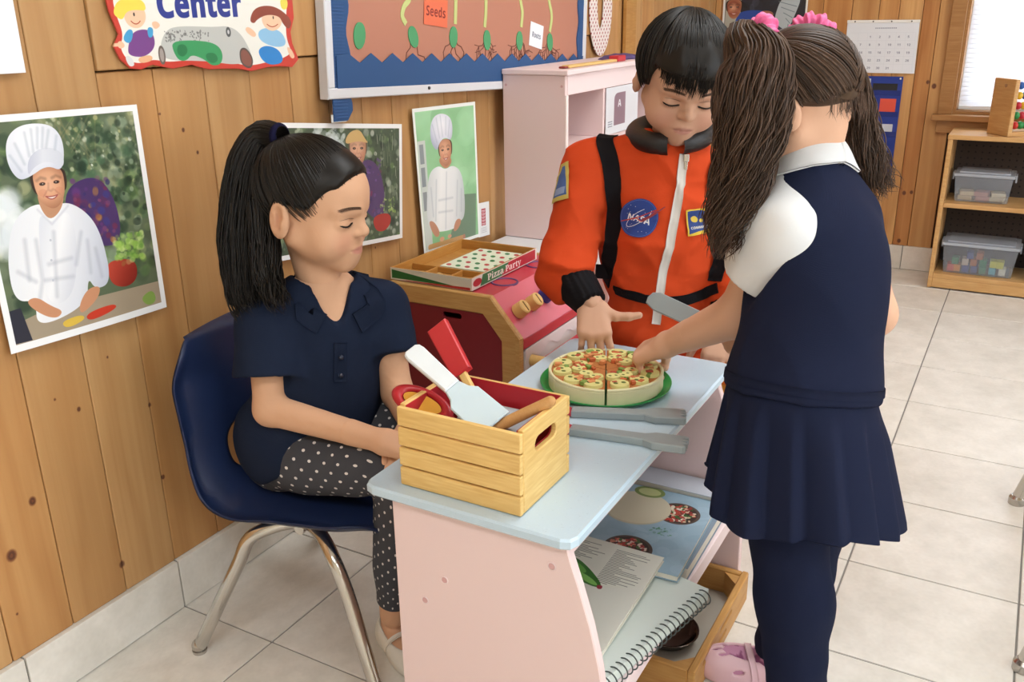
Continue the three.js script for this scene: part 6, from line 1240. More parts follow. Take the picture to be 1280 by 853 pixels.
  for (let i = 0; i < 420; i++) {
    const side = rnd() < 0.75 ? -1 : 1, th = rr(0, Math.PI), x = side * Math.abs(Math.sin(th)) * 0.074, z = Math.cos(th) * 0.088 - 0.005; let y = 0.07; for (let k = 0; k < 40; k++) { y -= 0.004; if (line([x, y, z]) < 0.001) break; }
    const a = [x, y + rr(0, 0.02), z], sh = rr(0.5, 1.9); S.add(skullStrand(HF, a, knot, 0.0062 + rr(0, 0.0022)), 0.0013, 0.0011, vmul(hc, sh), 4);
  }
  for (let i = 0; i < 90; i++) { const x = -rr(0.03, 0.07), z = rr(0.0, 0.075); let y = 0.07; for (let k = 0; k < 40; k++) { y -= 0.003; if (line([x, y, z]) < 0.0) break; } S.add(skullStrand(HF, [x, y - rr(0.002, 0.010), z + rr(0, 0.004)], [x * 0.9, y + 0.03, z - 0.03], 0.0016 + rr(0, 0.002), 6), 0.0006, 0.0006, vmul(vmix(hc, [0.12, 0.07, 0.04], 0.5), rr(0.7, 1.5)), 3); }
  part(t, 'combed_hair', moved(S.build(), o), hairMat(), 'black hair combed back');
  const kb = HF.from(knot), S2 = new Strands();
  ponytail(S2, [kb, at(330, 172, 1.455), at(314, 205, 1.46), at(306, 260, 1.465), at(306, 320, 1.47), at(314, 372, 1.47), at(328, 398, 1.465)], u => 0.016 + 0.030 * Math.sin(Math.min(1, u * 1.5) * Math.PI / 2) * (1 - 0.35 * u), 1000, hc, rnd, 0.004, 0.0021, 26, 0.72);
  ponytail(S2, [HF.from([-0.04, 0.0, -0.075]), at(330, 300, 1.44), at(336, 350, 1.425), at(352, 388, 1.41)], u => 0.022 * (1 - 0.3 * u) + 0.004, 320, hc, rnd, 0.004, 0.0019, 18, 0.65);
  part(t, 'ponytail', moved(S2.build(), o), hairMat(), 'long black ponytail');
  { const q = new THREE.TorusGeometry(0.0165, 0.006, 10, 28); const ax = vnorm(vsub(at(330, 172, 1.455), kb)); const m = new THREE.Quaternion().setFromUnitVectors(new THREE.Vector3(0, 0, 1), new THREE.Vector3(...ax)); q.applyQuaternion(m); q.translate(...vadd(kb, vmul(ax, 0.006))); part(t, 'hair_tie', moved(q, o), clothMat(0x141433), 'dark blue hair tie'); }
  // polo shirt
  const hemR = vmix(shR, elR, 0.60), hemL = vmix(shL, elL, 0.55), upR = vnorm(vsub(elR, shR)), upL = vnorm(vsub(elL, shL));
  const shirt = p => {
    const q = TF.to(p), wr = 0.0035 * (noise3(p[0] * 22, p[1] * 34, p[2] * 22) - 0.5) + 0.002 * Math.sin(q[1] * 55 + q[0] * 40 + 3 * noise3(p[0] * 15, p[1] * 15, p[2] * 15)) * sstep(0.0, -0.12, q[1]);
    let d = sdEll(q, [0, 0.028, 0.002], [0.106, 0.112, 0.076]); d = smin(d, sdEll(q, [0, -0.085, 0.008], [0.104, 0.115, 0.088]), 0.05); d = smin(d, sdEll(q, [0, -0.170, -0.012], [0.115, 0.085, 0.106]), 0.04);
    d = smin(d, smin(sdCone(p, shR, neck, 0.040, 0.040), sdCone(p, shL, neck, 0.040, 0.040), 0.02), 0.03);
    d = smax(d, -sdCone(p, vadd(neck, vmul(TF.y, -0.012)), vadd(neck, vmul(TF.y, 0.08)), 0.044, 0.065), 0.008); d = smax(d, -sdCone(p, TF.from([0, 0.062, 0.085]), vadd(neck, vmul(TF.z, 0.04)), 0.004, 0.032), 0.006);
    d = smin(d, sdCone(p, [0.236, 0.385, 3.072], [0.256, 0.385, 2.985], 0.078, 0.078), 0.06);
    d = smax(d, (0.322 + 0.62 * (p[0] - 0.25)) - p[1], 0.006);
    let sR = sdCone(p, shR, vadd(hemR, vmul(upR, 0.03)), 0.047, 0.060); sR = smax(sR, vdot(vsub(p, hemR), upR), 0.004); sR = smax(sR, -sdCone(p, vadd(hemR, vmul(upR, -0.012)), vadd(hemR, vmul(upR, 0.06)), 0.050, 0.054), 0.003);
    let sL = sdCone(p, shL, vadd(hemL, vmul(upL, 0.03)), 0.045, 0.053); sL = smax(sL, vdot(vsub(p, hemL), upL), 0.004);
    d = smin(d, Math.min(sR, sL), 0.022);
    return d - wr;
  };
  const sb = bounds([neck, shR, shL, hemR, hemL, TF.from([0, -0.18, 0]), TF.from([0.1, -0.1, 0]), TF.from([-0.1, -0.1, 0])], 0.10);
  const navy = clothMat(0x1b2438, 0.9, 0.0005);
  part(t, 'polo_shirt', moved(surfaceNet(shirt, sb[0], sb[1], 0.0035), o), navy, 'navy polo shirt');
  // collar, placket, buttons
  const ringAt = (ang, r, up) => TF.from([Math.sin(ang) * r * 1.08, TF.to(neck)[1] + up, Math.cos(ang) * r * 0.95 + TF.to(neck)[2]]);
  for (const s of [-1, 1]) { const pts = []; for (let i = 0; i <= 10; i++) { const a = s * lerp(Math.PI, 0.42, i / 10); pts.push(ringAt(a, 0.055 + 0.012 * (i / 10), 0.000 - 0.052 * Math.pow(i / 10, 1.6))); } part(t, 'collar', moved(ribbon(shirt, pts, u => lerp(0.026, 0.036, u), 0.004, 0.004, 24, 5), o), navy, 'navy collar'); }
  part(t, 'placket', moved(ribbon(shirt, [TF.from([0, 0.045, 0.09]), TF.from([0, 0.02, 0.09]), TF.from([0, -0.02, 0.095])], 0.022, 0.0025, 0.002, 16, 4), o), navy);
  for (const y of [0.02, -0.01]) part(t, 'button', moved(sphere(settle(shirt, TF.from([0, y, 0.09]), 0.004), 0.0042, 10, 8), o), mat(0x20283c, 0.4));
  // leggings printed with dots
  const dots = canvasTex(256, 256, (c) => { c.fillStyle = '#3d3f46'; c.fillRect(0, 0, 256, 256); for (const [x, y] of [[64, 64], [192, 192]]) { oval(c, x, y, 21, 27, '#d9d6d2'); } }, [1, 1]);
  const legM = mat(0xffffff, 0.9, { map: dots });
  const legR = limb([[0.205, 0.352, 3.065], [0.30, 0.366, 3.088], [0.40, 0.378, 3.092], [0.462, 0.384, 3.090], [0.490, 0.356, 3.086], [0.483, 0.30, 3.082], [0.462, 0.20, 3.070], [0.440, 0.105, 3.056]], [0.070, 0.066, 0.056, 0.049, 0.046, 0.043, 0.041, 0.031], 56, 32);
  const legL = limb([[0.255, 0.352, 2.975], [0.33, 0.366, 2.967], [0.42, 0.378, 2.963], [0.478, 0.384, 2.962], [0.505, 0.356, 2.96], [0.500, 0.30, 2.957], [0.486, 0.20, 2.946], [0.473, 0.105, 2.932]], [0.070, 0.066, 0.056, 0.049, 0.046, 0.043, 0.041, 0.031], 56, 32);
  for (const g2 of [legR, legL]) { const uv = g2.attributes.uv; for (let i = 0; i < uv.count; i++) uv.setXY(i, uv.getX(i) * 12, uv.getY(i) / 0.028); }
  const hipG = surfaceNet(p => smin(sdCone(p, [0.228, 0.352, 3.07], [0.252, 0.352, 2.985], 0.074, 0.074), sdCone(p, [0.23, 0.36, 3.07], [0.235, 0.42, 3.03], 0.06, 0.06), 0.02), [0.12, 0.25, 2.86], [0.36, 0.5, 3.19], 0.006);
  { const uv = hipG.attributes.uv; for (let i = 0; i < uv.count; i++) uv.setXY(i, uv.getX(i) / 0.028, uv.getY(i) / 0.028); }
  part(t, 'leggings', moved(merge([legR, legL, hipG].map(g => g.toNonIndexed())), o), legM, 'dark grey leggings with white dots');
  // white strap shoes
  const whiteShoe = phys(0xdedad0, 0.45);
  [[footR, 1], [footL, 1]].forEach(([f]) => {
    const open = p => { const q = f.F.to(p); let d = f.sdf(p); d = smax(d, -sdEll(q, [0, 0.052, 0.062], [0.0225, 0.036, 0.062]), 0.004); return d; };
    const b = bounds([f.F.o, f.F.from([0, 0.02, 0.16])], 0.05); part(t, 'shoe', moved(surfaceNet(open, b[0], b[1], 0.0025), o), whiteShoe, 'white strap shoe');
    const foot = p => Math.min(f.sdf(p) + 0.003, 9); const pts = []; for (let i = 0; i <= 8; i++) { const a = lerp(-1.75, 1.75, i / 8); pts.push(f.F.from([Math.sin(a) * 0.032, 0.012 + 0.040 * Math.cos(a), 0.062 + 0.008 * Math.cos(a)])); }
    part(t, 'strap', moved(ribbon(foot, pts, 0.010, 0.0035, 0.002, 24, 3), o), whiteShoe, 'white strap');
  });
}
// ================= boy in an orange space suit
{
  const o = [0.69, 0, 2.43];
  const t = person('boy in an orange space suit costume bending over the toy pizza', o);
  const skin = lin(0xcfa58c), lip = lin(0xa8706a), blush = lin(0xcb8c7a);
  const head = at(853, 97, 1.675), hf = vnorm(vadd(vadd(vmul([0.4927, 0, 0.8702], 0.80), vmul(RIGHT, 0.035)), [0, -0.33, 0]));
  const HF = frame(head, hf, vnorm(vadd([0, 1, 0], vmul(RIGHT, 0.10))), 1.0), hfield = headField({ cheek: 0.032 });
  const neck = [0.690, 0.815, 2.432], shR = [0.548, 0.782, 2.490], shL = [0.775, 0.752, 2.385], elR = at(706, 338, 1.735), wrR = at(739, 380, 1.682), elL = [0.845, 0.60, 2.42], wrL = [0.835, 0.50, 2.50];
  const hipR = [0.655, 0.44, 2.475], hipL = [0.745, 0.44, 2.435], knR = [0.650, 0.24, 2.47], knL = [0.745, 0.24, 2.43], anR = [0.645, 0.06, 2.44], anL = [0.745, 0.06, 2.40];
  const chest = [0.678, 0.655, 2.445], TF = frame(chest, [0.44, 0.05, 0.89], vnorm(vsub([0.672, 0.80, 2.438], [0.703, 0.45, 2.455])));
  const arms = p => Math.min(smin(sdCone(p, shR, elR, 0.032, 0.028), sdCone(p, elR, wrR, 0.028, 0.022), 0.012), smin(sdCone(p, shL, elL, 0.032, 0.028), sdCone(p, elL, wrL, 0.028, 0.021), 0.012));
  const bodyF = p => { const q = TF.to(p); let d = sdEll(q, [0, 0.03, 0], [0.085, 0.11, 0.06]); d = smin(d, sdEll(q, [0, -0.13, 0], [0.085, 0.12, 0.06]), 0.04); d = smin(d, sdCone(p, neck, chest, 0.036, 0.06), 0.03); d = smin(d, arms(p), 0.012); d = smin(d, Math.min(smin(sdCone(p, hipR, knR, 0.05, 0.038), sdCone(p, knR, anR, 0.038, 0.026), 0.01), smin(sdCone(p, hipL, knL, 0.05, 0.038), sdCone(p, knL, anL, 0.038, 0.026), 0.01)), 0.015); return d; };
  const bb = bounds([neck, shR, shL, elR, elL, anR, anL], 0.07);
  // right hand: back of the hand up, fingers down behind the pizza, thumb out to the side
  const kn = at(744, 424, 1.655), fdir = vnorm(vsub(kn, wrR)), tcam = towardCam(wrR), nR = vnorm(vsub(vadd(tcam, [0, 0.25, 0]), vmul(fdir, vdot(vadd(tcam, [0, 0.25, 0]), fdir)))), tR = vcross(nR, fdir);
  const tdir = vdot(tR, RIGHT) > 0 ? tR : vmul(tR, -1);
  const hR = handBones(wrR, fdir, nR, tdir, 1.06, [[0.75, 0.5, 0.3], [0.78, 0.5, 0.3], [0.76, 0.5, 0.3], [0.7, 0.5, 0.3]], [[0.55, 0.75, 0.15], [0.18, 0.97, 0.1], [-0.02, 0.99, 0.05]], 0.10);
  const hL = handBones(wrL, vnorm([0.05, -0.7, 0.6]), vnorm([0.3, 0.5, 0.7]), vnorm([-0.9, 0, 0.3]), 1.05, [[0.4, 0.5, 0.4]], [[0.6, 0.8, -0.2], [0.8, 0.4, -0.3], [0.9, 0.1, -0.4]]);
  const sk = () => skin, hb = b => bounds(b.flatMap(x => [x.a, x.b]), 0.018), hRb = hb(hR), hLb = hb(hL);
  const g = bodyGeometry([{ sdf: bodyF, lo: bb[0], hi: bb[1], cell: 0.006, color: sk }, headPart(HF, hfield, headColor(skin, lip, blush), neck), { sdf: handField(hR), lo: hRb[0], hi: hRb[1], cell: 0.002, color: sk }, { sdf: handField(hL), lo: hLb[0], hi: hLb[1], cell: 0.0022, color: sk }]);
  part(t, 'body', moved(g, o), skinMat());
  faceHair(HF, hfield, lin(0x241a15), (n, g2) => part(t, n, moved(g2, o), hairMat()));
  // short black hair with a fringe
  const hc = lin(0x1a1714);
  const line = q => { const z = q[2], g = z > 0.055 ? 0.042 : z > 0.01 ? lerp(-0.012, 0.042, sstep(0.015, 0.055, z)) : z > -0.035 ? lerp(0.012, -0.012, sstep(-0.02, 0.01, z)) : lerp(-0.055, 0.012, sstep(-0.065, -0.03, z)); return q[1] - g; };
  part(t, 'hair', moved(hairCap(HF, line, 0.011, hc, 0.0028, q => 0.004 * (noise3(q[0] * 60, q[1] * 25, q[2] * 25) - 0.5), 0.008), o), hairMat());
  const S = new Strands(); seed = 777; const crown = [0.005, 0.100, -0.045];
  for (let i = 0; i < 620; i++) { // top and sides, combed from the crown
    const th = rr(-Math.PI, Math.PI), x = Math.sin(th) * 0.078, z = Math.cos(th) * 0.09 - 0.01; let y = 0.075; for (let k = 0; k < 40; k++) { y -= 0.004; if (line([x, y, z]) < 0.002) break; }
    const st = vmix(crown, [x, y + 0.02, z], rr(0.0, 0.45)); S.add(skullStrand(HF, st, [x, y - rr(0, 0.008), z], 0.0118 + rr(0, 0.0035), 11), 0.0018, 0.0007, vmul(hc, rr(0.5, 2.2)), 4);
  }
  for (let i = 0; i < 240; i++) { // fringe over the forehead
    const u = rr(-1, 1), x = u * 0.058, st = [x * 0.55, 0.092, 0.018], zf = Math.sqrt(Math.max(0.0008, 1 - (x / 0.075) * (x / 0.075))) * 0.094 - 0.004, tip = 0.010 + 0.010 * Math.abs(u) + 0.005 * Math.sin(u * 17) + rr(-0.006, 0.006);
    const a = skullStrand(HF, st, [x * 0.9, 0.058, zf], 0.0125 + rr(0, 0.003), 7), e = [HF.from([x * 1.0, 0.040, zf + 0.0015 + rr(0, 0.003)]), HF.from([x * 1.01 + rr(-0.002, 0.002), 0.026, zf + 0.0025 + rr(0, 0.003)]), HF.from([x * 1.02 + rr(-0.003, 0.003), tip, zf + 0.0025 + rr(0, 0.003)])];
    S.add([...a, ...e], 0.0019, 0.0003, vmul(hc, rr(0.5, 1.7)), 4);
  }
  part(t, 'fringe', moved(S.build(), o), hairMat(), 'straight black fringe');
  // suit
  const cuffR = vmix(elR, wrR, 0.52), cuffL = vmix(elL, wrL, 0.7), cR = vnorm(vsub(wrR, elR)), cL = vnorm(vsub(wrL, elL));
  const suit = p => {
    const q = TF.to(p);
    const w1 = noise3(p[0] * 13, p[1] * 20, p[2] * 13), w2 = noise3(p[0] * 34, p[1] * 46, p[2] * 34);
    let d = sdEll(q, [0, 0.045, 0], [0.122, 0.115, 0.088]); d = smin(d, sdEll(q, [0.004, -0.075, 0.004], [0.116, 0.13, 0.090]), 0.06); d = smin(d, sdEll(q, [0.006, -0.205, -0.002], [0.124, 0.10, 0.092]), 0.05);
    d = smin(d, smin(sdCone(p, shR, neck, 0.046, 0.050), sdCone(p, shL, neck, 0.046, 0.050), 0.03), 0.04);
    d = smin(d, sdCone(p, vadd(neck, [0, -0.03, 0]), vadd(neck, vmul(TF.y, 0.012)), 0.062, 0.050), 0.02);
    d = smax(d, -sdCone(p, vadd(neck, vmul(TF.y, 0.012)), vadd(neck, vmul(TF.y, 0.10)), 0.046, 0.07), 0.008);
    const eR2 = vadd(elR, [-0.006, -0.004, 0.0]);
    let sR = smin(sdCone(p, shR, eR2, 0.052, 0.049), smax(sdCone(p, eR2, vadd(cuffR, vmul(cR, 0.03)), 0.048, 0.043), vdot(vsub(p, cuffR), cR), 0.012), 0.022);
    let sL = smin(sdCone(p, shL, elL, 0.054, 0.050), smax(sdCone(p, elL, vadd(cuffL, vmul(cL, 0.03)), 0.050, 0.042), vdot(vsub(p, cuffL), cL), 0.012), 0.022);
    const along = (p[0] - shR[0]) * 0.1 + (p[1] - shR[1]); sR -= 0.0035 * Math.sin(along * 95 + 6 * w1) * sstep(-0.06, -0.15, along) + 0.003 * (w1 - 0.5);
    d = smin(d, Math.min(sR, sL), 0.022);
    d = smin(d, Math.min(smin(sdCone(p, hipR, knR, 0.072, 0.060), sdCone(p, knR, anR, 0.060, 0.052), 0.02), smin(sdCone(p, hipL, knL, 0.072, 0.060), sdCone(p, knL, anL, 0.060, 0.052), 0.02)), 0.03);
    d = smax(d, 0.05 - p[1], 0.01);
    const f1 = 1 - Math.abs(2 * noise3(p[0] * 9 + p[1] * 5, p[1] * 13 - p[0] * 4, p[2] * 9) - 1), f2 = 1 - Math.abs(2 * noise3(p[0] * 17 - p[1] * 9 + 5, p[1] * 19, p[2] * 17) - 1); d -= 0.0055 * f1 * f1 * f1 * f1 + 0.0035 * f2 * f2 * f2 * f2 - 0.002;
    d -= 0.012 * (w1 - 0.5) + 0.005 * (w2 - 0.5) + 0.0028 * Math.sin(q[1] * 62 + q[0] * 26 + 5 * w1) * sstep(-0.02, -0.14, q[1]);
    return d;
  };
  const sb = bounds([neck, shR, shL, elR, elL, cuffR, anR, anL, [0.69, 0.04, 2.42]], 0.10);
  const orange = clothMat(0xd04a22, 0.75, 0.0003), black = clothMat(0x17161a, 0.7, 0.0005);
  part(t, 'space_suit', moved(surfaceNet(suit, sb[0], sb[1], 0.0042), o), orange, 'orange fabric suit');
  // black padded collar, open at the front
  { const pts = []; for (let i = 0; i <= 24; i++) { const a = lerp(0.16, 2 * Math.PI - 0.16, i / 24); pts.push(vadd(vadd(neck, TF.dir([Math.sin(a) * 0.066, 0.034 - 0.016 * Math.cos(a), Math.cos(a) * 0.062])), [0, 0, 0])); } part(t, 'collar', moved(tube(pts, 0.0205, 60, 16), o), phys(0x1d1d20, 0.45, { bumpMap: speck, bumpScale: 0.001 }), 'black padded collar'); }
  for (const [c, w, d] of [[cuffR, wrR, cR], [cuffL, wrL, cL]]) { const cf = p => { let s = sdCone(p, vadd(c, vmul(d, -0.012)), vadd(w, vmul(d, 0.0)), 0.041, 0.030); s = smax(s, vdot(vsub(p, vadd(w, vmul(d, 0.002))), d), 0.004); return s - 0.0010 * Math.sin(vdot(vsub(p, c), vcross(d, [0, 1, 0])) * 700); }; const b = bounds([c, w], 0.055); part(t, 'cuff', moved(surfaceNet(cf, b[0], b[1], 0.003), o), black, 'black knitted cuff'); }
  // zip, straps, belt, badges laid on the suit
  const onSuit = a => a.map(([x, y]) => hitPixel(suit, x, y)).filter(Boolean);
  part(t, 'zip', moved(ribbon(suit, onSuit([[855, 193], [851, 230], [843, 275], [834, 320], [826, 358], [820, 405]]), 0.017, 0.0028, 0.003, 40, 3), o), mat(0xd2cec8, 0.5), 'pale grey zip');
  { const p0 = settle(suit, hitPixel(suit, 857, 196), 0.006); part(t, 'zip_pull', moved(merge([box(-0.005, 0.005, -0.010, 0.004, -0.002, 0.002, 0.001), box(-0.003, 0.003, -0.024, -0.010, -0.001, 0.001, 0.0005)]).applyQuaternion(new THREE.Quaternion().setFromUnitVectors(new THREE.Vector3(0, 0, 1), new THREE.Vector3(...towardCam(p0)))).translate(...p0), o), M.chrome, 'metal zip pull'); }
  const over = a => { const p = onSuit(a); p.unshift(settle(suit, vadd(p[0], [-0.006, 0.03, -0.045]), 0.003), settle(suit, vadd(p[0], [-0.004, 0.02, -0.02]), 0.003)); return p; };
  part(t, 'strap', moved(ribbon(suit, over([[756, 178], [763, 205], [767, 250], [766, 290], [760, 330], [757, 352]]), 0.033, 0.0035, 0.003, 40, 4), o), black, 'black shoulder strap');
  part(t, 'strap', moved(ribbon(suit, over([[895, 222], [902, 255], [904, 295], [900, 330], [894, 352]]), 0.033, 0.0035, 0.003, 40, 4), o), black, 'black shoulder strap');
  part(t, 'belt', moved(ribbon(suit, onSuit([[768, 362], [785, 368], [810, 374], [835, 377], [862, 374], [884, 366], [897, 360]]), 0.020, 0.0038, 0.003, 40, 3), o), black, 'black belt');
  { const c = hitPixel(suit, 757, 340), q = towardCam(c); const g2 = box(-0.020, 0.020, -0.014, 0.014, -0.004, 0.004, 0.002); g2.applyQuaternion(new THREE.Quaternion().setFromUnitVectors(new THREE.Vector3(0, 0, 1), new THREE.Vector3(...q))); g2.translate(...vadd(c, vmul(q, 0.006))); part(t, 'buckle', moved(g2, o), black, 'black buckle'); }
  const badge = (x, y, w, h, tex, mask, tilt = 0) => { const c = hitPixel(suit, x, y); const n = gradAt(suit, c, 0.012), ux0 = vnorm(vcross([0, 1, 0], n)), uy0 = vcross(n, ux0); const ux = vadd(vmul(ux0, Math.cos(tilt)), vmul(uy0, Math.sin(tilt))), uy = vadd(vmul(ux0, -Math.sin(tilt)), vmul(uy0, Math.cos(tilt))); return moved(patch(suit, c, vmul(ux, w / 2), vmul(uy, h / 2), 0.0045, 22, mask), o); };
  const round = canvasTex(512, 512, (c) => {
    c.fillStyle = '#24418f'; c.fillRect(0, 0, 512, 512); c.strokeStyle = '#5a6fb0'; c.lineWidth = 5; c.beginPath(); c.arc(256, 256, 240, 0, 7); c.stroke();
    c.strokeStyle = '#e8e8ec'; c.lineWidth = 8; c.beginPath(); c.ellipse(256, 250, 190, 70, -0.75, 0.2, 5.4); c.stroke();
    c.fillStyle = '#e8e8ec'; for (let i = 0; i < 26; i++) oval(c, 80 + 350 * hash3(i, 1, 4), 70 + 360 * hash3(i, 2, 4), 4, 4, '#e8e8ec');
    c.font = 'bold 120px sans-serif'; c.textAlign = 'center'; c.textBaseline = 'middle'; c.save(); c.translate(256, 265); c.rotate(0.12); c.fillText('NASA', 0, 0); c.restore();
    pathFill(c, [[20, 330], [260, 240], [500, 90], [300, 300], [230, 260]], null, '#b8382e', 13);
  });
  part(t, 'round_badge', badge(799, 273, 0.074, 0.074, round, roundMask, -0.08), mat(0xffffff, 0.75, { map: round }), 'round blue space badge');
  { const c = hitPixel(suit, 812, 272); part(t, 'badge_wing', moved(ribbon(suit, onSuit([[803, 277], [818, 268], [831, 259]]), u => lerp(0.006, 0.0015, u), 0.0058, 0.001, 12, 2), o), mat(0x8a3440, 0.7), 'red wing of the badge'); }
  const rect = canvasTex(384, 288, (c, W, H) => { c.fillStyle = '#d8b93a'; c.fillRect(0, 0, W, H); c.fillStyle = '#27407f'; c.fillRect(18, 18, W - 36, H - 36); smoothFill(c, [[50, 80], [110, 60], [150, 110], [130, 150], [80, 140], [56, 120]], '#dcbf48'); smoothFill(c, [[230, 110], [290, 60], [340, 70], [330, 130], [270, 140]], '#dcbf48'); oval(c, 190, 130, 26, 26, '#dcbf48'); c.fillStyle = '#dcd6c0'; c.font = 'bold 48px sans-serif'; c.textAlign = 'center'; c.fillText('COMMANDER', W / 2, 235, 300); });
  part(t, 'name_badge', badge(875, 277, 0.062, 0.048, rect, null, 0.0), mat(0xffffff, 0.75, { map: rect }), 'blue and yellow name badge');
  const tri = canvasTex(256, 256, (c, W, H) => { c.fillStyle = '#cdbb62'; c.fillRect(0, 0, W, H); pathFill(c, [[30, 226], [226, 226], [150, 24], [106, 24]], '#4a68a8'); c.fillStyle = '#93a7cf'; c.fillRect(60, 170, 136, 44); });
  part(t, 'sleeve_badge', badge(703, 228, 0.060, 0.078, tri, (u, v) => [u * lerp(1, 0.42, (v + 1) / 2), v], 0.42), mat(0xffffff, 0.75, { map: tri }), 'blue and yellow sleeve badge');
  // boots
  for (const a of [anR, anL]) { const f = shoeField([a[0] - 0.02, 0, a[2] - 0.05], [0.44, 0, 0.89], 0.17, 0.075, 0.06); const b = bounds([f.F.o, f.F.from([0, 0.03, 0.17])], 0.06); part(t, 'boot', moved(surfaceNet(f.sdf, b[0], b[1], 0.004), o), mat(0x1b1b1e, 0.6), 'black boot'); }
}

// ================= standing girl
{
  const o = [1.08, 0, 2.92];
  const t = person('standing girl with two brown ponytails and navy pinafore dress reaching over the table', o);
  const skin = lin(0xdbae92), lip = lin(0xb5655c), blush = lin(0xd28a70);
  const head = at(998, 134, 1.262), hf = vnorm([-0.88, -0.60, -0.26]), HF = frame(head, hf, [0.10, 1, 0.0], 0.92), hfield = headField();
  const neck = at(1012, 208, 1.27), ctr = [1.052, 0.79, 2.832], left = [-0.39, 0, 0.92];
  const shL = vadd(ctr, vmul(left, 0.084)), shR = vadd(ctr, vmul(left, -0.080)), elL = at(925, 393, 1.385), wrL = at(836, 430, 1.525), elR = [1.128, 0.645, 2.755], wrR = at(952, 424, 1.46);
  const pel = [1.085, 0.48, 2.925], hipL = vadd([1.085, 0.44, 2.92], vmul(left, 0.048)), hipR = vadd([1.085, 0.44, 2.92], vmul(left, -0.048)), knL = [1.098, 0.27, 2.972], anL = [1.126, 0.06, 2.992], knR = [1.082, 0.25, 2.868], anR = [1.050, 0.06, 2.825];
  const NA = vnorm([-0.42, 1, -0.16]);
  const chest = [1.064, 0.70, 2.86], TF = frame(chest, [-0.92, -0.1, -0.39], vnorm(vsub(ctr, pel)));
  const arms = p => Math.min(smin(sdCone(p, shL, elL, 0.037, 0.034), sdCone(p, elL, vmix(elL, wrL, 0.92), 0.035, 0.0225), 0.015), smin(sdCone(p, shR, elR, 0.035, 0.032), sdCone(p, elR, wrR, 0.032, 0.022), 0.015));
  const bodyF = p => { const q = TF.to(p); let d = sdEll(q, [0, 0.03, 0], [0.085, 0.11, 0.06]); d = smin(d, sdEll(q, [0, -0.13, 0], [0.085, 0.13, 0.06]), 0.04); d = smin(d, sdCone(p, neck, ctr, 0.035, 0.045), 0.02); d = smin(d, smin(sdCone(p, shL, neck, 0.03, 0.03), sdCone(p, shR, neck, 0.03, 0.03), 0.02), 0.02); d = smin(d, arms(p), 0.012); return smin(d, Math.min(smin(sdCone(p, hipR, knR, 0.05, 0.038), sdCone(p, knR, anR, 0.038, 0.026), 0.01), smin(sdCone(p, hipL, knL, 0.05, 0.038), sdCone(p, knL, anL, 0.038, 0.026), 0.01)), 0.015); };
  const bb = bounds([neck, shL, shR, elL, wrL, elR, wrR, anR, anL], 0.07);
  const knu = at(806, 440, 1.565), fL = vnorm(vsub(knu, wrL)), up0 = vadd([0, 1, 0], vmul(towardCam(wrL), 0.35)), nL = vnorm(vsub(up0, vmul(fL, vdot(up0, fL)))), tL0 = vcross(nL, fL), tL = vdot(tL0, [0.49, 0, 0.87]) < 0 ? tL0 : vmul(tL0, -1);
  const hL = handBones(wrL, fL, nL, tL, 1.08, [[1.0, 0.9, 0.6], [0.95, 0.9, 0.6], [0.9, 0.85, 0.5], [1.1, 0.35, 0.15]], [[0.7, 0.4, -0.6], [0.7, 0.1, -0.7], [0.6, -0.1, -0.8]], 0.03);
  const fR = vnorm(vsub(at(905, 420, 1.49), wrR)), nR = vnorm([-0.3, 0.2, 0.9]), nR2 = vnorm(vsub(nR, vmul(fR, vdot(nR, fR)))), hR = handBones(wrR, fR, nR2, vnorm(vcross(fR, nR2)), 0.95, [[1.0, 1.1, 0.7]], [[0.8, 0.3, -0.5], [0.9, -0.1, -0.4], [0.9, -0.3, -0.3]], 0.02);
  const sk = () => skin, hb = b => bounds(b.flatMap(x => [x.a, x.b]), 0.018), hLb = bounds([...hL.flatMap(x => [x.a, x.b]), vmix(elL, wrL, 0.66)], 0.032), hRb = hb(hR);
  const g = bodyGeometry([{ sdf: bodyF, lo: bb[0], hi: bb[1], cell: 0.0048, color: sk }, headPart(HF, hfield, headColor(skin, lip, blush), neck, 0.0028), { sdf: handField(hL, { a: vmix(elL, wrL, 0.66), b: wrL, ra: 0.0268, rb: 0.0208 }), lo: hLb[0], hi: hLb[1], cell: 0.002, color: sk }, { sdf: handField(hR), lo: hRb[0], hi: hRb[1], cell: 0.002, color: sk }]);
  part(t, 'body', moved(g, o), skinMat());
  // hair: parted at the back, gathered in two tails
  const hc = lin(0x4a382c), line = q => { const z = q[2], g = z > 0.05 ? 0.05 : z > 0.0 ? lerp(0.0, 0.05, sstep(0.0, 0.05, z)) : lerp(-0.034, 0.0, sstep(-0.07, 0.0, z)); return q[1] - g; };
  part(t, 'hair', moved(hairCap(HF, line, 0.007, hc, 0.0028), o), hairMat());
  const S = new Strands(); seed = 9911;
  const kL = [0.050, 0.092, -0.022], kR = [-0.052, 0.090, -0.030];
  for (let i = 0; i < 900; i++) {
    const s = rnd() < 0.5 ? 1 : -1; let a;
    if (rnd() < 0.45) { const v = rr(0, 1), ph = lerp(1.5, -2.2, v); a = [s * rr(0.0005, 0.002), 0.026 + Math.sin(Math.PI / 2 - lerp(-0.4, 2.0, v)) * 0.085, -0.010 - Math.cos(Math.PI / 2 - lerp(-0.4, 2.0, v)) * 0.096]; }
    else { const th = rr(0.2, Math.PI), x = s * Math.sin(th) * 0.078, z = Math.cos(th) * 0.09 - 0.012; let y = 0.07; for (let k = 0; k < 40; k++) { y -= 0.004; if (line([x, y, z]) < 0.001) break; } a = [x, y + rr(-0.002, 0.02), z]; }
    S.add(skullStrand(HF, a, s > 0 ? kL : kR, 0.0072 + rr(0, 0.0024)), 0.0014, 0.0011, vmul(hc, rr(0.45, 1.5)), 4);
  }
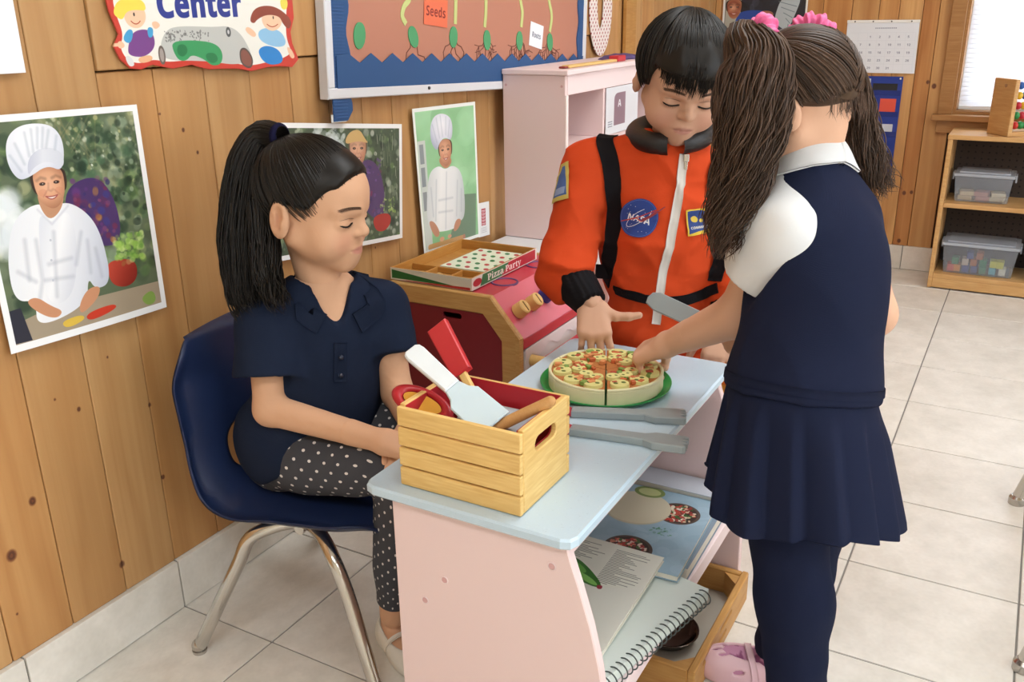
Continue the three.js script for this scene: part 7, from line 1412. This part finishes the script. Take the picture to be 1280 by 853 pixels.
  for (let i = 0; i < 70; i++) { const x = rr(-0.05, 0.05), p0 = HF.from([x, -0.022, -0.078]), p1 = HF.from([x * 1.1 + rr(-0.006, 0.006), -0.040 + rr(-0.006, 0), -0.070]), p2 = HF.from([x * 1.2 + rr(-0.01, 0.01), -0.052 + rr(-0.01, 0.006), -0.066]); S.add([p0, p1, p2], 0.0005, 0.0002, vmul(hc, rr(0.8, 1.6)), 3); }
  part(t, 'combed_hair', moved(S.build(), o), hairMat(), 'brown hair parted down the back');
  const bL = HF.from(kL), bR = HF.from(kR), oL = vadd(bL, HF.dir([0.026, 0.018, 0.010])), oR = vadd(bR, HF.dir([-0.030, 0.018, 0.0]));
  if (DEBUG) for (const [n, p] of [['kL', bL], ['kR', bR], ['oL', oL]]) { const d = vsub(p, CAM), z = -vdot(d, BACK); console.log(n, 640 + FOCAL * vdot(d, RIGHT) / z, 426.5 - FOCAL * vdot(d, UPV) / z, z); }
  const SL = new Strands(), SR = new Strands();
  ponytail(SL, [bL, oL, at(946, 78, 1.205), at(942, 125, 1.20), at(938, 170, 1.205), at(926, 225, 1.21), at(908, 280, 1.22), at(900, 325, 1.225)], u => 0.010 + 0.042 * Math.sin(clamp((u - 0.07) * 2.3) * Math.PI / 2) * Math.pow(1 - Math.max(0, u - 0.35) / 0.65, 0.75) + 0.003, 1300, hc, rnd, 0.011, 0.0019, 34, 0.5);
  ponytail(SR, [bR, oR, at(1054, 92, 1.34), at(1068, 140, 1.335), at(1080, 185, 1.325), at(1096, 222, 1.32), at(1112, 246, 1.32)], u => 0.010 + 0.027 * Math.sin(clamp((u - 0.08) * 2.3) * Math.PI / 2) * (1 - 0.65 * u), 750, hc, rnd, 0.009, 0.0018, 30, 0.55);
  for (const q of [SL, SR]) part(t, 'ponytail', moved(q.build(), o), hairMat(), 'long wavy brown ponytail');
  [[vmix(bL, oL, 0.25), oL], [vmix(bR, oR, 0.25), oR]].forEach(([c, e]) => {
    const ax = vnorm(vsub(e, c)), sdf = p => { const F = frame(vadd(c, vmul(ax, 0.006)), ax, [0.2, 1, 0.1]), q = F.to(p), a = Math.atan2(q[1], q[0]), R = Math.hypot(q[0], q[1]) - 0.022; return Math.hypot(R, q[2]) - (0.0135 + 0.0022 * Math.sin(a * 11) + 0.0016 * Math.sin(a * 23 + q[2] * 300)); };
    const b = bounds([vadd(c, vmul(ax, 0.006))], 0.042); part(t, 'hair_tie', moved(surfaceNet(sdf, b[0], b[1], 0.0022, { slack: 2.5 }), o), phys(0xe5619a, 0.5, { sheen: 0.5, sheenColor: new THREE.Color(0xffb0d0) }), 'pink scrunchie');
  });
  // white blouse
  const white = clothMat(0xdfe1e3, 0.8, 0.0003), navy = clothMat(0x1b2138, 0.9, 0.0006);
  const uL = vnorm(vsub(elL, shL)), uR = vnorm(vsub(elR, shR)), hemL = vadd(shL, vmul(uL, 0.078)), hemR = vadd(shR, vmul(uR, 0.060));
  const blouse = p => {
    const q = TF.to(p); let d = sdEll(q, [0, 0.04, 0], [0.094, 0.10, 0.068]); d = smin(d, smin(sdCone(p, shL, neck, 0.040, 0.040), sdCone(p, shR, neck, 0.032, 0.038), 0.02), 0.03); d = smax(d, -sdCone(p, neck, vadd(neck, vmul(NA, 0.08)), 0.042, 0.06), 0.008);
    let a = smax(sdCone(p, vadd(shL, vmul(uL, -0.004)), vadd(hemL, vmul(uL, 0.03)), 0.050, 0.060), vdot(vsub(p, hemL), uL), 0.004); a = smax(a, -sdCone(p, vadd(hemL, vmul(uL, -0.01)), vadd(hemL, vmul(uL, 0.05)), 0.046, 0.052), 0.003);
    let b = smax(sdCone(p, shR, vadd(hemR, vmul(uR, 0.03)), 0.031, 0.034), vdot(vsub(p, hemR), uR), 0.004);
    return smin(d, Math.min(a, b), 0.02) - 0.004 * (noise3(p[0] * 24, p[1] * 30, p[2] * 24) - 0.5);
  };
  const wb = bounds([neck, shL, shR, hemL, hemR, TF.from([0, -0.08, 0])], 0.08);
  part(t, 'blouse', moved(surfaceNet(blouse, wb[0], wb[1], 0.0035), o), white, 'white short-sleeved blouse');
  // pinafore: bodice with armholes, pleated skirt
  const bodice = p => {
    const q = TF.to(p), w1 = noise3(p[0] * 16, p[1] * 14, p[2] * 16);
    let d = sdEll(q, [0, 0.035, 0], [0.098, 0.115, 0.082]); d = smin(d, sdEll(q, [0, -0.075, 0.002], [0.097, 0.14, 0.088]), 0.06); d = smin(d, sdEll(q, [0, -0.15, 0.0], [0.112, 0.09, 0.096]), 0.05);
    d = smin(d, smin(sdCone(p, vadd(shL, vmul(left, -0.014)), neck, 0.047, 0.047), sdCone(p, vadd(shR, vmul(left, 0.018)), neck, 0.047, 0.045), 0.02), 0.03);
    d = smax(d, -sdCone(p, vadd(neck, vmul(NA, 0.010)), vadd(neck, vmul(NA, 0.10)), 0.052, 0.075), 0.006);
    d = smax(d, -sdCone(p, vadd(shL, vmul(left, 0.026)), vadd(shL, vadd(vmul(left, 0.085), vmul(uL, 0.10))), 0.041, 0.050), 0.006);
    d = smax(d, (-0.142) - q[1], 0.003);
    const f1 = 1 - Math.abs(2 * noise3(p[0] * 10 + p[1] * 6, p[1] * 8, p[2] * 10 + 3) - 1);
    return d - 0.004 * (w1 - 0.5) - 0.003 * f1 * f1 * f1;
  };
  const db = bounds([neck, shL, shR, TF.from([0.11, -0.14, 0]), TF.from([-0.11, -0.14, 0]), TF.from([0, -0.14, 0.1]), TF.from([0, -0.14, -0.1])], 0.06);
  part(t, 'pinafore_bodice', moved(surfaceNet(bodice, db[0], db[1], 0.0035), o), navy, 'navy pinafore bodice');
  {
    const NY = 26, NA = 168, pos = [], idx = [], uv = [], top = TF.from([0, -0.135, 0.0]), bot = [1.092, 0.403, 2.945];
    const pl = (a, v) => { const k = a / (2 * Math.PI) * 14, f = k - Math.floor(k); return 0.016 * v * (f < 0.72 ? f / 0.72 : (1 - f) / 0.28) - 0.006 * v + 0.006 * v * Math.sin(a * 5 + 1); };
    const fx = TF.x, fz = vnorm([TF.z[0], 0, TF.z[2]]);
    for (let side = 0; side < 2; side++) for (let j = 0; j <= NY; j++) for (let i = 0; i <= NA; i++) {
      const v = j / NY, a = i / NA * 2 * Math.PI, c = vmix(top, bot, v), flare = 0.102 + 0.026 * Math.pow(v, 0.9), r = flare + pl(a, sstep(0, 0.35, v) * (0.4 + 0.6 * v)) - side * 0.003;
      const hem = j === NY ? 0.010 * Math.sin(a * 3 + 0.5) : 0, fr = 1 + 0.13 * v * Math.max(0, Math.cos(a - 0.35)), q = vadd(c, vadd(vmul(fx, Math.sin(a) * r * 1.06), vmul(fz, Math.cos(a) * r * 0.96 * fr)));
      pos.push(q[0], q[1] + hem * v + 0.012 * v * Math.sin(a * 2 + 1.2), q[2]); uv.push(i / NA * 0.8, v * 0.2);
    }
    const R = NA + 1, off = (NY + 1) * R; for (let j = 0; j < NY; j++) for (let i = 0; i < NA; i++) { const a = j * R + i, b = a + 1, d = a + R, e = d + 1; idx.push(a, d, b, b, d, e, off + a, off + b, off + d, off + b, off + e, off + d); }
    for (let i = 0; i < NA; i++) { const a = NY * R + i; idx.push(a, off + a, a + 1, a + 1, off + a, off + a + 1); }
    const sg = new THREE.BufferGeometry(); sg.setAttribute('position', new THREE.Float32BufferAttribute(pos, 3)); sg.setAttribute('uv', new THREE.Float32BufferAttribute(uv, 2)); sg.setIndex(idx); sg.computeVertexNormals();
    part(t, 'skirt', moved(sg, o), navy, 'navy pleated skirt');
    const belt = []; for (let i = 0; i <= 32; i++) { const a = i / 32 * 2 * Math.PI; belt.push(vadd(TF.from([0, -0.128, 0]), vadd(vmul(fx, Math.sin(a) * 0.12), vmul(TF.z, Math.cos(a) * 0.11)))); }
    part(t, 'waist_seam', moved(ribbon(bodice, belt, 0.012, 0.0016, 0.003, 64, 2), o), navy);
  }
  // collar lying over the pinafore
  for (const s of [-1, 1]) { const NZ = vnorm(vcross(TF.x, NA)), pts = [], bz = p => Math.min(bodice(p), blouse(p)); for (let i = 0; i <= 10; i++) { const a = lerp(Math.PI, 0.35, i / 10) * s; pts.push(vadd(vadd(neck, vmul(NA, 0.006 - 0.012 * (i / 10))), vadd(vmul(TF.x, Math.sin(a) * 0.058), vmul(NZ, Math.cos(a) * 0.056)))); } part(t, 'collar', moved(ribbon(bz, pts, u => lerp(0.036, 0.046, u), 0.005, 0.004, 28, 6), o), white, 'white collar'); }
  // leggings
  const legs = p => { let d = Math.min(smin(sdCone(p, hipR, knR, 0.058, 0.045), sdCone(p, knR, anR, 0.045, 0.034), 0.03), smin(sdCone(p, hipL, knL, 0.060, 0.049), sdCone(p, knL, anL, 0.050, 0.038), 0.03)); d = smax(d, 0.058 - p[1], 0.003); return d - 0.0035 * (noise3(p[0] * 30, p[1] * 24, p[2] * 30) - 0.5) - 0.0015 * Math.sin(p[1] * 130 + 4 * noise3(p[0] * 20, p[1] * 20, p[2] * 20)) * sstep(0.3, 0.05, p[1]); };
  const lb = bounds([hipL, hipR, anL, anR, knL, knR], 0.075); part(t, 'leggings', moved(surfaceNet(legs, lb[0], lb[1], 0.0045), o), clothMat(0x191f36, 0.9, 0.0006), 'navy leggings');
  // socks and pink shoes
  const sockTex = lin(0xc48aa6), shoeM = phys(0xe3bcc2, 0.5);
  [[[1.078, 0, 2.802], [-0.92, 0, 0.42], anR], [[1.150, 0, 2.998], [-0.92, 0, -0.3], anL]].forEach(([heel, dir, an]) => {
    const f = shoeField(heel, dir, 0.156, 0.066, 0.054);
    const sock = p => smin(sdCone(p, an, vadd(an, [0, 0.02, 0]), 0.027, 0.028), f.sdf(p) + 0.004, 0.015), b = bounds([f.F.o, f.F.from([0, 0.06, 0.15]), an], 0.045);
    part(t, 'sock', moved(surfaceNet(sock, b[0], b[1], 0.0035, { color: p => noise3(p[0] * 70, p[1] * 70, p[2] * 70) > 0.68 ? lin(0x8a4a6e) : sockTex }), o), phys(0xffffff, 0.9, { vertexColors: true }), 'patterned mauve sock');
    const open = p => { const q = f.F.to(p); let d = smax(f.sdf(p), -sdEll(q, [0, 0.068, 0.060], [0.024, 0.042, 0.062]), 0.004); for (const [x, z] of [[0.012, 0.118], [-0.012, 0.118], [0, 0.126]]) d = smax(d, -sdEll(q, [x, 0.048 - 0.1 * Math.abs(z - 0.118), z], [0.0030, 0.012, 0.009]), 0.002); for (const x of [-0.03, 0.03]) d = smax(d, -sdEll(q, [x, 0.030, 0.095], [0.009, 0.004, 0.010]), 0.002); return d; };
    part(t, 'shoe', moved(surfaceNet(open, b[0], b[1], 0.0023), o), shoeM, 'pink shoe with cut-out petals');
    const sole = p => { const q = f.F.to(p); return smax(f.sdf([p[0], Math.max(p[1], 0.012), p[2]]) - 0.0012, q[1] - 0.006, 0.001); };
    const pts = []; for (let i = 0; i <= 8; i++) { const a = lerp(-1.6, 1.6, i / 8); pts.push(f.F.from([Math.sin(a) * 0.033, 0.016 + 0.055 * Math.cos(a), 0.066 + 0.010 * Math.cos(a)])); }
    part(t, 'strap', moved(ribbon(p => f.sdf(p) + 0.002, pts, 0.011, 0.004, 0.003, 24, 3), o), shoeM, 'pink strap');
  });
  // grey toy knife held in the hidden hand
  const ka = at(810, 372, 1.555), kb = at(935, 432, 1.475), L = vlen(vsub(kb, ka));
  const kt = thing('toy_knife', 'grey toy knife held up by the standing girl', 'toy knife', kb);
  part(kt, 'blade', shift(slab([[0.002, -0.010], [0, 0.0], [0.004, 0.011], [0.016, 0.0165], [0.11, 0.017], [0.11, -0.013], [0.02, -0.016]], 0.007, ka, kb, vadd(towardCam(ka), [0, 0.2, 0])), kb), mat(0x8f9a9e, 0.4), 'grey rounded blade');
  part(kt, 'handle', shift(slab([[0.11, -0.010], [0.11, 0.010], [L + 0.03, 0.010], [L + 0.03, -0.010]], 0.011, ka, kb, vadd(towardCam(ka), [0, 0.2, 0])), kb), mat(0x8f9a9e, 0.4));
}
renderer.render(scene, camera);
